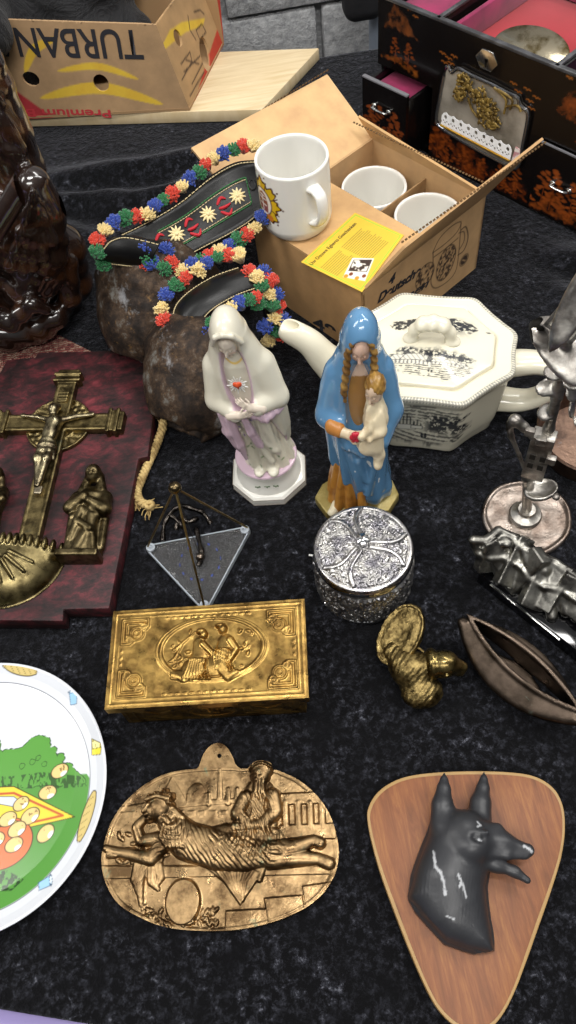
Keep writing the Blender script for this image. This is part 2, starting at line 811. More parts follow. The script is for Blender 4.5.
area('overhead_light', (-2.1, .5, 2.4), (.5, 2.0), 46, (0, .5, 0), (1, .98, .95))
area('overhead_light', (1.9, .6, 2.4), (.4, 1.8), 30, (.1, .5, 0), (1, .98, .95))
area('overhead_light', (-.1, -1.15, 2.4), (2.0, .4), 42, (0, .5, 0), (1, .98, .95))
area('overhead_light', (1.0, 1.42, 2.55), (1.3, .25), 20, (.1, .6, 0), (1, .98, .95))
area('overhead_light', (.2, .25, 2.5), (.9, .2), 30, (.15, 1.5, .1), (1, .98, .95))  # lamp added only to brighten the grey back wall
w = bpy.data.worlds.new('hall')
SC.world = w
w.use_nodes = True
nt = w.node_tree
bg = nt.nodes['Background']
tcn = nt.nodes.new('ShaderNodeTexCoord')
sep = nt.nodes.new('ShaderNodeSeparateXYZ')
rmp = nt.nodes.new('ShaderNodeValToRGB')
nt.links.new(tcn.outputs['Generated'], sep.inputs[0])
nt.links.new(sep.outputs['Z'], rmp.inputs['Fac'])
rmp.color_ramp.elements[0].position = 0.0
rmp.color_ramp.elements[0].color = (.06, .06, .065, 1)
rmp.color_ramp.elements[1].position = .8
rmp.color_ramp.elements[1].color = (.62, .62, .62, 1)
nt.links.new(rmp.outputs['Color'], bg.inputs['Color'])
bg.inputs['Strength'].default_value = .55
vs = SC.view_settings
vs.view_transform = 'Standard'
vs.look = 'None'
vs.gamma = 1.0
vs.use_curve_mapping = False
vs.exposure = -0.13

# ------------------------------------------------------------------ room
mw = Mat('rough grey block wall', '8d8e90', .95)
stone = mw.ramp(mw.noise(60, 8, .75), [(.32, '8a8b8e'), (.52, 'b4b5b6'), (.7, 'd0d0d0')])
mw.color(stone)
bp = mw.bump(mw.noise(45, 8, .7), .8, .010)
MWALL = mw.m


def build_wall():
    # split faced blocks with recessed mortar joints
    bm = MB()
    bm.box((0, 1.56, .45), (2.2, .03, 1.25))
    rnd = random.Random(3)
    z = -.62; row = 0
    while z < .8:
        x = -1.3 + (row % 2) * .17
        while x < 1.2:
            bm.box((x + .165, 1.52 + rnd.uniform(-.004, .004), z + .072), (.162, .022, .0705))
            x += .335
        z += .148; row += 1
    o = bm.build('wall_back', MWALL, smooth='auto', bevel=.006)
    tag(o, kind='structure')


build_wall()
fl = MB().box((0, .5, -.785), (2.2, 1.12, .01)).build('floor', simple('grey concrete floor', '4e4e52', .8, spots=('5c5c60', 6, .4, .6)))
tag(fl, kind='structure')
MB().tube([(.0, 0, -.775), (.0, 0, .8)], .02, 20).build('trim_1', simple('painted grey pipe', '8b95a3', .45, .2), smooth='auto',
                                                         loc=(.306, 1.44, 0))
tag(bpy.data.objects['trim_1'], kind='structure')

# ------------------------------------------------------------------ table, lilac cover and velvet
MLILAC = simple('lilac cotton', '8a7fae', .85, bump=(300, .2, .001))
t = thing('table', 'trestle table under a lilac cover, its corner showing below the black velvet', 'table', (0, .55, 0))
MB().box((0, .005, -.035), (1.0, .675, .0125)).build('tabletop', simple('table board', '9a8a70', .6), t)
bmm = MB()
bmm.box((0, .005, -.0175), (1.01, .685, .004))
bmm.box((0, -.684, -.10), (1.01, .004, .085))
bmm.build('table_cover', MLILAC, t, smooth='auto', bevel=.003)
for sx in (-.9, .9):
    for sy in (-.6, .62):
        MB().tube([(sx, sy, -.775), (sx, sy, -.048)], .018, 12).build('leg', simple('table leg steel', '55585c', .4, .8), t, smooth='auto')

mv = Mat('crushed black velvet', '060607', .9)
warp = mv.noise(9, 3, .6)
n1 = mv.noise(125, 6, .75, dist=.25)
n2 = mv.noise(26, 5, .65, dist=.5)
n3 = mv.noise(330, 3, .6)
pile = mv.ramp(n1, [(.47, 0.), (.68, 1.)])
pile = mv.mix(1.0, pile, mv.ramp(n2, [(.36, .06), (.66, 1.)]), 'MULTIPLY')
pile = mv.mix(1.0, pile, mv.ramp(n3, [(.35, .15), (.65, 1.)]), 'MULTIPLY')
mv.color(mv.ramp(pile, [(0., '09090b'), (.3, '2a2b31'), (1., '82848e')]))
mv.b.inputs['Sheen Weight'].default_value = .25
mv.b.inputs['Sheen Roughness'].default_value = .35
mv.b.inputs['Sheen Tint'].default_value = (.7, .72, .8, 1)
mv.b.inputs['Specular IOR Level'].default_value = .1
mv.bump(mv.math('ADD', n1, mv.math('MULTIPLY', n2, .6)), .8, .004)
MVEL = mv.m


def build_velvet():
    nx, ny = 300, 330
    xs = np.linspace(-.78, .80, nx)
    V = np.zeros((nx, ny, 3))
    for i, x in enumerate(xs):
        yf = .036 - .285 * (x + .29) if x < .12 else -.081 + .05 * (x - .12)
        yb = 1.242 + .008 * math.sin(9 * x) + .033 * min(1, max(0, (x - .10) / .06))
        V[i, :, 0] = x
        V[i, :, 1] = yf + (yb - yf) * np.linspace(0, 1, ny)
    P = V.reshape(-1, 3)
    x, y = P[:, 0], P[:, 1]

    def gate(v, a, b):
        t = np.clip((v - a) / (b - a), 0, 1)
        return t * t * (3 - 2 * t)
    # folds at the back left, by the right edge and at the front right corner
    nz = vnoise(P[:, :2], 7, 3)
    f1 = gate(y, .90, .99) * (1 - gate(y, 1.06, 1.13)) * (1 - gate(x, -.05, .06)) * .011 * (1 + np.sin(70 * y + 14 * x + 5 * nz)) * (.4 + .9 * vnoise(P[:, :2], 5, 5))
    f2 = gate(x, .345, .40) * gate(y, .53, .60) * (1 - gate(y, .72, .80)) * .007 * (1 + np.sin(60 * y + 42 * x + 4 * nz))
    f3 = gate(x, .215, .25) * (1 - gate(y, .10, .16)) * .008 * (1 + np.sin(75 * x - 40 * y + 3 * nz))
    f4 = (1 - gate(y, .0, .045)) * (1 - gate(x, -.02, .03)) * .003 * (1 + np.sin(50 * x + 60 * y + 3 * nz))
    z = f1 + f2 + f3 + f4 - .0006 * vnoise(P[:, :2], 60, 9)
    z -= gate(y, 1.15, 1.20) * .0
    P[:, 2] = z
    F1 = grid_faces(nx, ny)
    B = P.copy(); B[:, 2] = -.0118
    n = len(P)
    ring = [i * ny for i in range(nx)] + [(nx - 1) * ny + j for j in range(1, ny)] + [i * ny + ny - 1 for i in range(nx - 2, -1, -1)] + [j for j in range(ny - 2, 0, -1)]
    side = np.array([(ring[k], ring[k] + n, ring[(k + 1) % len(ring)] + n, ring[(k + 1) % len(ring)]) for k in range(len(ring))])
    o = mobj('velvet_cloth', np.vstack([P, B]), np.vstack([F1, F1[:, ::-1] + n, side]), MVEL)
    tag(o, 'crushed black velvet cloth spread over the whole table under the wares', 'tablecloth')


build_velvet()

# ------------------------------------------------------------------ pale board behind the cloth
mb = Mat('pale birch laminate', 'd8c39c', .5)
gr = mb.noise(14, 6, .6, vec=(1, 9, 1), dist=.4)
mb.color(mb.ramp(gr, [(.3, 'cdb58a'), (.7, 'e2cfab')]))
A0, A1, A2 = at(262, 109.5, .019), at(319, 48, .019), at(240, 49, .019)
ax = (at(190, 111.5, .019) - A0); ax[2] = 0; ax /= np.linalg.norm(ax)
dep = (A1 - A0); dep[2] = 0
AL = A0 + ax * .62
o = MB().slab([AL, A0, A0 + dep, AL + dep], (0, 0, -.018)).build('shelf_board', mb.m, smooth='auto', bevel=.001)
tag(o, 'pale birch board lying at the back of the table under the banana box', 'board')
# ------------------------------------------------------------------ banana carton
CARD = Mat('printed brown cardboard', 'ffffff', .85)
CARD.color(CARD.mix(.22, CARD.attr('Col'), CARD.ramp(CARD.noise(30, 5, .6), [(.3, '6a6055'), (.7, 'eee6da')]), 'OVERLAY'))
CARD.bump(CARD.noise(160, 3), .15, .001)
MCARD = CARD.m
MINK = simple('black print', '26262c', .7)
MINKB = simple('dark brown print', '3a2418', .7)
MRED = simple('red print', 'b8323a', .7)
P0, P1 = at(190, 110.5, .0195), at(156, 25, .140)
L0 = at(-70, 124, .0195)
rr = P0 - L0; rr[2] = 0
bt = thing('cardboard_box', 'brown banana carton with black upside-down lettering and yellow crescents, at the back', 'box', tuple(P0 * .5 + L0 * .5))
BI = Matrix.Translation(-Vector(P0 * .5 + L0 * .5))


def adopt(o, root):
    """keep the object's place in the world under its thing"""
    M = Matrix.LocRotScale(root.location, root.rotation_euler, None).inverted()
    o.parent = root
    if o.type == 'MESH' and o.location.length < 1e-9:
        o.data.transform(M)
    return o


plf = Pl(L0, rr, P1 - P0 - rr / np.linalg.norm(rr) * ((P1 - P0) @ rr) / np.linalg.norm(rr))
fp = plf.hits([(-70, 124), (190, 110.5), (156, 25), (140, 24), (60, 21.5), (-70, 17)])


def paint_front(p):
    h = plf.hit
    p.put(poly2(p.P, plf.hits([(-80, 30), (12, 88), (58, 121), (60, 130), (-80, 135)])), 'a82c33', .0012)

    def cres(a, m, b, th):
        A, Mm, B = np.array(h(*a)), np.array(h(*m)), np.array(h(*b))
        pts = smooth_path([np.append(A, 0), np.append(Mm, 0), np.append(B, 0)], 12)[:, :2]
        for k in range(len(pts) - 1):
            tt = (k + .5) / (len(pts) - 1)
            d, _ = cap2(p.P, pts[k], pts[k + 1])
            p.put(d - th * math.sin(PI * tt) ** .7, 'd9b53a', .001)
    cres((41, 98), (100, 88), (162, 104), .0085)
    cres((58, 71), (98, 66.5), (138, 79), .005)
    cres((25, 72), (34, 50), (56, 38), .006)


holes = [(plf.hit(31, 79), (.0125, .0105), -.3), (plf.hit(101, 83), (.0115, .0125), 0)]
adopt(panel('front_panel', plf, fp, .004, MCARD, None, .002, holes, paint_front, base='a98a66'), bt)


def ut(s, a, b, hgt, mat, pl, **kw):
    """upside-down lettering running from pixel a (start) to pixel b (end of baseline)"""
    A, B = np.array(pl.hit(*a)), np.array(pl.hit(*b))
    v = B - A
    ang = math.atan2(v[1], v[0])
    return text_fit(s, pl, A[0], A[1], np.linalg.norm(v), hgt, mat, None, ang, .0006, **kw)


adopt(ut('TURBANA', (140, 29.5), (-12, 26.5), .040, MINK, plf, bold=.012), bt)
adopt(ut('Premium Bananas', (110, 109.5), (-26, 108), .0125, MRED, plf, bold=.02), bt)
# right-hand end panel
E0 = at(224, 44, .0195)
E1 = E0 + np.array([-.004, .01, .19])
ple = Pl(P0, E0 - P0, P1 - P0)
rp = ple.hits([(190, 110.5), (224, 44), (219, -12), (176, -2), (156, 25)])


def paint_end(p):
    hs = ple.hits
    p.put(poly2(p.P, hs([(193, 108), (226, 44), (222, -20), (216, -20), (217, 30), (204, 70)])), 'b03a26', .001)
    p.put(poly2(p.P, hs([(162, 46), (170, 30), (182, 22), (205, 18), (203, 26), (186, 32), (176, 40), (164, 50)])), 'd3b03a', .001)
    for pts in ([(188, 16), (190, 30), (196, 40)], [(194, 12), (200, 10), (204, 14)], [(186, 60), (199, 64)], [(184, 72), (200, 56)], [(192, 84), (204, 60)], [(190, 96), (204, 72)],
                [(181, 64), (190, 52), (192, 62), (182, 80)], [(196, 30), (202, 24), (206, 32), (200, 40), (196, 30)]):
        p.stroke(hs(pts), .0012, '4a3626', .0007)


holes = [(ple.hit(178, 38), (.010, .013), .4), (ple.hit(205, 54), (.016, .024), -.45)]
adopt(panel('end_panel', ple, rp, .004, MCARD, None, .002, holes, paint_end, base='ac8b62'), bt)
# remaining walls and bottom
back = MB()
nrm = np.cross(ple.r, ple.u)
bk0 = E0; bk1 = E0 - rr
back.slab([bk0, bk1, bk1 + np.array([0, .0, .12]), bk0 + np.array([0, 0, .12])], (0, -.004, 0))
o = back.build('back_panel', simple('plain cardboard', 'a5855f', .9), None); adopt(o, bt)
o = MB().slab([P0 + (0, 0, .004), L0 + (0, 0, .004), bk1 + (0, 0, .004), bk0 + (0, 0, .004)], (0, 0, -.003)).build('bottom_panel', simple('plain cardboard', 'a5855f', .9), None); adopt(o, bt)

# black quilted jacket stuffed in the carton
mj = Mat('black nylon', '0b0b0f', .8)
mj.bump(mj.noise(26, 5, .6, dist=1.2), .6, .02)
mj.b.inputs['Sheen Weight'].default_value = .1
jb = at(70, 22, .15)
J0 = at(75, 20, .12)


def jacket(P):
    d = ell(P, (J0[0] - .02, J0[1] + .09, .135), (.135, .085, .05))
    d = smin(d, ell(P, (J0[0] - .06, J0[1] + .035, .075), (.17, .062, .055)), .02)
    d = smin(d, ell(P, (J0[0] + .035, J0[1] + .10, .16), (.075, .06, .045)), .03)
    # sleeve hanging over the front at the left
    a = at(8, 22, .155); b = at(-4, 70, .10); c = at(-10, 84, .06)
    d = smin(d, chain(P, [a + (-.05, .06, .0), a + (-.035, -.02, .005), b + (-.03, -.02, 0), c + (-.03, -.015, 0)], [.045, .035, .036, .033], .02), .03)
    d = d + .006 * np.sin(90 * P[:, 0] + 50 * P[:, 2] + 6 * vnoise(P, 14, 2)) * .6
    return np.maximum(d, .0245 - P[:, 2])


o = sdf_obj('jacket', jacket, (J0[0] - .34, J0[1] - .12, .0), (J0[0] + .18, J0[1] + .25, .26), .006, mj.m)
tag(o, 'black quilted jacket stuffed in the banana carton', 'jacket')

# black bag hanging in front of the wall
bgc = np.array([.262, 1.36, .0])
top = at(364, -30, .28)


BGX, BGZ = Pl((0, 1.40, 0), (1, 0, 0), (0, 0, 1)).hit(363, 18)


def bag(P):
    d = rbox(P, (BGX, 1.40, BGZ + .10), (.036, .03, .10), .022)
    return d + .003 * vnoise(P, 25, 4)


o = sdf_obj('bag', bag, (BGX - .06, 1.34, BGZ - .02), (BGX + .06, 1.46, BGZ + .23), .004, simple('black bag fabric', '101014', .7, bump=(120, .3, .002)))
tag(o, 'black bag hanging on the wall, only its rounded bottom showing', 'bag')

# ------------------------------------------------------------------ black lacquer jewellery cabinet
CF0 = np.array([.280, .986, 0.])
CE1 = np.array([.589, -.808, 0.])
CN = np.array([-.808, -.589, 0.])            # outward normal of the front
CH = .186
cab = thing('jewelry_cabinet', 'black lacquered jewellery cabinet painted with gold landscapes, pink lined, by the wall', 'cabinet', tuple(CF0), math.atan2(CE1[1], CE1[0]))
# local axes: x along the front, y backwards, z up
mlq = Mat('black lacquer', 'ffffff', .22)
mlq.color(mlq.attr('Col'))
mlq.b.inputs['Coat Weight'].default_value = .3
mlq.bump(mlq.noise(60, 3), .06, .002)
MLACQ = mlq.m
MBLK = simple('plain black lacquer', '0c0a0a', .25, spots=('1a1412', 20, .5, .7))
MPINK = simple('pink velvet lining', '961c50', .9, spots=('6e143c', 25, .4, .7), **{'Sheen Weight': .3})
MREDV = simple('red velvet lining', '981a24', .9, spots=('a21e2a', 25, .4, .7), **{'Sheen Weight': .3})
MSILV = simple('polished silver metal', 'c9c9c6', .22, 1.0)
MWORN = simple('worn grey edge', '77767a', .6)
LW, CWD, RW, DEP = .096, .171, .10, .21
SPLIT = .102


def cab_pl(x0, y0=0.0, z0=0.0):
    return Pl(CF0 + CE1 * x0 - CN * y0 + np.array([0, 0, z0]), CE1, (0, 0, 1))


def tree_paint(p, x, y, h, col='7a4220', seed=1):
    """feathery pine of gilt strokes"""
    r = random.Random(seed)
    for k in range(26):
        t = k / 26
        yy = y + h * t
        wd = h * .42 * (1 - t) + .002
        dx = r.uniform(-wd, wd)
        p.put(ell2(p.P, (x + dx, yy), (h * .075, h * .035), r.uniform(-.4, .4)) + .0, col, .0006, r.uniform(.5, 1))
    p.stroke([(x, y - .002), (x + .001, y + h * .5)], .0007, '6b3010', .0005)


def hill_paint(p, poly, col='8e5026', seed=2):
    n = vnoise(p.P, 160, seed, 4)
    d = poly2(p.P, poly) + (n - .5) * .010
    p.put(d, col, .002, np.clip(1.6 * (vnoise(p.P, 120, seed + 4, 4) - .30), 0, .85))


def bird_paint(p, x, y, s):
    p.stroke([(x - s, y + s * .35), (x - s * .4, y + s * .5), (x, y), (x + s * .4, y + s * .45), (x + s, y + s * .2)], .0006, '9c5a22', .0005)


def front_panel(name, x0, x1, z0, z1, paint, y=0.0, th=.006, parent=None, poly=None):
    pl = Pl((x0, y, z0), (1, 0, 0), (0, 0, 1))
    w, h = x1 - x0, z1 - z0
    o = panel(name, pl, poly or [(0, 0), (w, 0), (w, h), (0, h)], th, MLACQ, parent, .0012, (), paint, base='0e0a09')
    return o


def paint_left(p):
    hill_paint(p, [(.012, .052), (.026, .086), (.036, .078), (.052, .068), (.066, .052), (.05, .050), (.03, .058)], seed=3)
    hill_paint(p, [(.006, .012), (.05, .010), (.072, .004), (.07, .012), (.03, .020)], 'a05a20', 5)
    for x, s in ((.030, 1), (.052, 2)):
        tree_paint(p, x, .012, .032, '7c3c14', s)
    for x, y in ((.05, .084), (.062, .078), (.04, .09)): bird_paint(p, x, y, .004)


def paint_center(p):
    for x, y in ((.012, .150), (.022, .147), (.030, .152), (.016, .140), (.026, .142), (.120, .150), (.128, .143), (.140, .150), (.146, .138), (.154, .145), (.150, .13)): bird_paint(p, x, y, .005)
    hill_paint(p, [(.0, .005), (.06, .004), (.165, .008), (.16, .030), (.12, .024), (.07, .045), (.02, .055), (.004, .05)], '7e3812', 7)
    for k, (x, h) in enumerate(((.014, .05), (.03, .04), (.06, .034), (.09, .03), (.12, .034), (.146, .04))): tree_paint(p, x, .01, h, '8e4416', 20 + k)


def paint_right(p):
    hill_paint(p, [(.012, .040), (.02, .062), (.032, .070), (.052, .060), (.075, .05), (.06, .034), (.03, .036)], 'a04e1e', 9)
    tree_paint(p, .055, .008, .03, '8a4016', 41); tree_paint(p, .075, .008, .04, '8a4016', 42)
    bird_paint(p, .02, .08, .004)


def paint_rdrawer(p):
    hill_paint(p, [(.004, .005), (.03, .034), (.05, .028), (.07, .02), (.085, .004)], 'a5521c', 11)
    for k, (x, h) in enumerate(((.016, .05), (.03, .056), (.058, .05), (.075, .04))): tree_paint(p, x, .012, h, '93481a', 50 + k)


def paint_ldrawer(p):
    hill_paint(p, [(.004, .004), (.02, .03), (.05, .028), (.075, .004)], '74320f', 13)
    for k, (x, h) in enumerate(((.014, .05), (.03, .055), (.056, .055), (.066, .045))): tree_paint(p, x, .01, h, '86401a', 60 + k)


# case: bottoms, sides, back, dividers, rims
cs = MB()
cs.box((-LW / 2 - .0, DEP / 2 + .004, .004), (LW / 2, DEP / 2 - .004, .004))
cs.box((CWD / 2, DEP / 2 + .004, .004), (CWD / 2, DEP / 2 - .004, .004))
cs.box((CWD + RW / 2, DEP / 2 + .004, .004), (RW / 2, DEP / 2 - .004, .004))
for x in (-LW + .003, -.003, CWD + .003, CWD + RW - .003):
    cs.box((x, DEP / 2 + .003, CH / 2 + .004), (.003, DEP / 2 - .0035, CH / 2 - .004))
cs.box(((CWD + RW - LW) / 2, DEP - .003, CH / 2 + .004), ((CWD + RW + LW) / 2 - .006, .003, CH / 2 - .004))
cs.box((-LW / 2, DEP / 2, SPLIT + .003), (LW / 2 - .006, DEP / 2 - .008, .003))
cs.build('case', MBLK, cab, smooth='auto', bevel=.0008)
front_panel('front_panel', -LW, 0, SPLIT, CH, paint_left, parent=cab)
front_panel('front_panel', 0, CWD, 0.0, CH, paint_center, parent=cab)
front_panel('front_panel', CWD, CWD + RW, SPLIT, CH, paint_right, parent=cab)
# rim mouldings and worn pilaster lines
rm = MB()
rm.box(((CWD + RW - LW) / 2, .003, CH + .002), ((CWD + RW + LW) / 2, .0035, .002))
for x in (0, CWD):
    rm.box((x, DEP / 2, CH + .002), (.003, DEP / 2, .002))
rm.box(((CWD + RW - LW) / 2, DEP - .003, CH + .002), ((CWD + RW + LW) / 2, .003, .002))
rm.box((-LW + .003, DEP / 2, CH + .002), (.003, DEP / 2, .002))
rm.build('rim', simple('worn black rim', '38383a', .3, spots=('606164', 40, .45, .7)), cab, smooth='auto', bevel=.001)
# upper linings
MB().box((-LW / 2, DEP / 2, CH - .024), (LW / 2 - .007, DEP / 2 - .008, .003)).build('lining', MPINK, cab, smooth='auto', bevel=.002)
ln_ = MB()
ln_.box((CWD / 2, DEP / 2 + .004, CH - .045), (CWD / 2 - .007, DEP / 2 - .012, .003))
ln_.build('lining', MREDV, cab, smooth='auto', bevel=.002, label='red velvet floor of the middle compartment')
MB().box((.011, DEP / 2, CH - .026), (.0035, DEP / 2 - .012, .016)).build('lining', MPINK, cab, smooth='auto', bevel=.002)
MB().box((CWD / 2, DEP - .010, CH - .022), (CWD / 2 - .016, .0035, .018)).build('lining', MPINK, cab, smooth='auto', bevel=.002)
MB().box((CWD + RW / 2, DEP / 2, CH - .024), (RW / 2 - .007, DEP / 2 - .008, .003)).build('lining', simple('purple lining', '5a1a4a', .9), cab)
# oval looking glass lying in the middle compartment
Rm = rotx(.35) @ rotz(0)
om = MB().lathe([(.0, 0), (.032, 0), (.034, -.001), (.033, -.003), (0, -.003)], 56, (CWD * .60, .052, CH - .024), Rm, scale=(1.5, 1.0))
om.build('oval_mirror', simple('old mirror', 'b8ad94', .16, 1.0, spots=('6a5a34', 30, .45, .6)), cab, smooth='auto')
# key plate
pk = cab_pl(0)
kx, kz = pk.hit(487, 60)
kp = MB().prism([(-.0165, .0), (-.008, .0115), (.008, .0115), (.0165, 0), (.008, -.0115), (-.008, -.0115)], 0, .0012)
o = kp.build('key_plate', MSILV, cab, smooth='auto', bevel=.0004, loc=(kx, 0, kz), rot=(PI / 2, 0, 0))
kh = MB().lathe([(0, 0), (.0022, 0), (.0022, .0016), (0, .0016)], 16).box((0, -.004, .0008), (.0009, .004, .0008))
kh.build('keyhole', MBLK, o)


def bail(name, parent, x, y, z, w):
    m = MB()
    pts = smooth_path([(x - w, y, z), (x - w, y - .004, z), (x - w * .9, y - .0065, z), (x, y - .007, z - .0005), (x + w * .9, y - .0065, z), (x + w, y - .004, z), (x + w, y, z)], 5)
    m.tube(pts, .0018, 10)
    for s in (-1, 1):
        m.ball((x + s * w, y - .001, z), (.0045, .002, .0038), 12)
    return m.build(name, MSILV, parent, smooth='auto')


# left drawer, pulled out: measured from the photograph
plz = SPLIT - .002
c0 = at(363, 76, plz) - CF0; c1 = at(406, 98, plz) - CF0
pull = float(.5 * (c0 @ CN + c1 @ CN))
dx0, dx1 = float(c0 @ CE1), float(c1 @ CE1)
dx1 = min(dx1, -.002)
dx0 = max(dx0, -LW + .002)
y0 = -pull
dr = front_panel('drawer', dx0, dx1, .006, plz, paint_ldrawer, y=y0, th=.005, parent=cab)
dm = MB()
dl = .15
for x in (dx0 + .0025, dx1 - .0025):
    dm.box((x, y0 + .005 + dl / 2, .050), (.0025, dl / 2, .042))
dm.box(((dx0 + dx1) / 2, y0 + .005 + dl - .0025, .050), ((dx1 - dx0) / 2 - .005, .0025, .042))
dm.box(((dx0 + dx1) / 2, y0 + .005 + dl / 2, .010), ((dx1 - dx0) / 2 - .005, dl / 2 - .005, .002))
dm.build('drawer_box', MBLK, dr, smooth='auto', bevel=.0005)
MB().box(((dx0 + dx1) / 2, y0 + .010 + dl / 2, .080), ((dx1 - dx0) / 2 - .007, dl / 2 - .008, .004)).build('drawer_lining', MPINK, dr, smooth='auto', bevel=.002)
MB().box(((dx0 + dx1) / 2, y0 + .0025, plz + .0008), ((dx1 - dx0) / 2, .0028, .0009)).build('drawer_rim', MWORN, dr)
bail('drawer_handle', dr, (dx0 + dx1) / 2 - .004, y0, .068, .013)
dr2 = front_panel('drawer', CWD + .002, CWD + RW - .002, .006, SPLIT - .003, paint_rdrawer, y=-.004, th=.006, parent=cab)
MB().box((CWD + RW / 2, -.0035, SPLIT - .0018), (RW / 2 - .002, .0012, .0008)).build('drawer_rim', MWORN, dr2)
hx, hz = Pl(CF0 + CN * .012, CE1, (0, 0, 1)).hit(557, 190)
bail('drawer_handle', dr2, hx, -.004, hz, .012)

# glass showcase on the middle front: bevelled plate, dried golden flowers, lace and gilt edge
pg = cab_pl(0, -.004)
shape_px = [(447, 66), (452, 72), (459, 68), (470, 74), (492, 84), (507, 92), (518, 97), (520, 105), (527, 110), (528, 120), (523, 145), (520, 163), (515, 168), (502, 162), (470, 145), (441, 127), (437, 118), (440, 100)]
shp = pg.hits(shape_px)
gsh = MB().prism(shp, .0, .004)
mgl = simple('aged mirror glass', 'b8b0a2', .35, .35, spots=('7c7466', 18, .4, .65))
o = gsh.build('mirror_panel', mgl, cab, smooth='auto', bevel=.0012, loc=(0, -.0005, 0), rot=(PI / 2, 0, 0))
edge = MB().tube([(x, 0, z) for x, z in smooth_path([(a, b, 0) for a, b in shp], 3, True)[:, :2]], .0022, 8, closed=True)
edge.build('mirror_edge', simple('bevelled glass edge', '8e8f92', .15, .9), cab, smooth='auto', loc=(0, -.005, 0))
MGOLDF = simple('dried golden flowers', '9a8040', .5, .3, spots=('5e4a20', 90, .4, .6))
fl_ = MB(); r_ = random.Random(5)


def flower(cx, cz, R, n):
    for k in range(n):
        a = r_.uniform(0, 2 * PI); rr_ = R * math.sqrt(r_.random())
        fl_.ball((cx + rr_ * math.cos(a), -.007 - r_.uniform(0, .006), cz + rr_ * math.sin(a)), (r_.uniform(.001, .0022), .0012, r_.uniform(.002, .0042)), 8, roty(r_.uniform(0, 3)))


for px, py, R in ((466, 82, .012), (462, 92, .008), (484, 97, .015), (492, 108, .014), (489, 116, .013), (496, 120, .009)):
    x, z = pg.hit(px, py); flower(x, z, R, 60)
for a_, b_, c_ in (((500, 88), (514, 98), (512, 108)), ((496, 86), (508, 98), (506, 112)), ((470, 96), (474, 108), (480, 116)), ((508, 105), (519, 104), (523, 110))):
    A = [pg.hit(*q) for q in (a_, b_, c_)]
    fl_.tube(smooth_path([(x, -.008, z) for x, z in A], 6), .0015, 8)
fl_.build('dried_flowers', MGOLDF, cab, smooth='auto')
l0, l1 = np.array(pg.hit(443, 124)), np.array(pg.hit(512, 160))
ld = (l1 - l0); lnn = np.linalg.norm(ld); ld /= lnn
lu = np.array([-ld[1], ld[0]])
plc = Pl((l0[0], -.009, l0[1]), (ld[0], 0, ld[1]), (lu[0], 0, lu[1]))
sc_n = 9
lp = [(0, .003)]
lp += [(lnn, .003), (lnn, .015)]
for k in range(sc_n - 1, -1, -1):
    for t in (.8, .5, .2):
        lp.append(((k + t) * lnn / sc_n, .016 + .006 * math.sin(PI * t)))
lp.append((0, .015))
hl = []
for k in range(sc_n):
    hl += [(((k + .5) * lnn / sc_n, .0155), (.0024, .0026), 0), (((k + .28) * lnn / sc_n, .0095), (.0011, .0014), 0), (((k + .72) * lnn / sc_n, .0095), (.0011, .0014), 0), (((k + .5) * lnn / sc_n, .0075), (.0014, .0012), 0), (((k + .0) * lnn / sc_n, .0075), (.0013, .0018), 0)]
panel('lace_trim', plc, lp, .0006, simple('white lace', 'ffffff', .9), cab, .0007, hl, None, None)
bd = MB()
for k in range(44):
    q = l0 + ld * lnn * (k + .5) / 44 + lu * .0015
    bd.ball((q[0], -.0095, q[1]), .0016, 8)
bd.build('bead_trim', simple('gilt beads', 'c79c38', .3, .9), cab, smooth='auto')
rb_ = np.array(pg.hit(517, 158))
MB().box((rb_[0], -.0062, rb_[1] + .004), (.0045, .0006, .011), roty(.12)).build('ribbon', simple('pink patterned ribbon', 'c98f92', .8, spots=('efe4dc', 160, .45, .55)), cab)

# ------------------------------------------------------------------ cardboard carton of mugs
BH = .107
bA, bB, bC = (at(x, y, BH) for x, y in ((243, 228), (363, 292), (486, 196)))
ex = bC - bB; ey = bA - bB
BL, BW = np.linalg.norm(ex), np.linalg.norm(ey)
ang = math.atan2(ex[1], ex[0])
mbx = thing('cardboard_box', 'small brown carton printed with a beer mug, flaps open, holding white mugs', 'box', (bB[0], bB[1], 0), ang)
BR = rotz(ang); BO = np.array([bB[0], bB[1], 0.])


def loc_(p):
    return BR.T @ (np.array(p, float) - BO)


TH = .003
FB = 'b8956a'
# world planes for surveying
pl_r = Pl(BO, BR @ (1, 0, 0), (0, 0, 1))                       # right front face (faces the teapot)
plR = Pl((0, 0, 0), (1, 0, 0), (0, 0, 1))


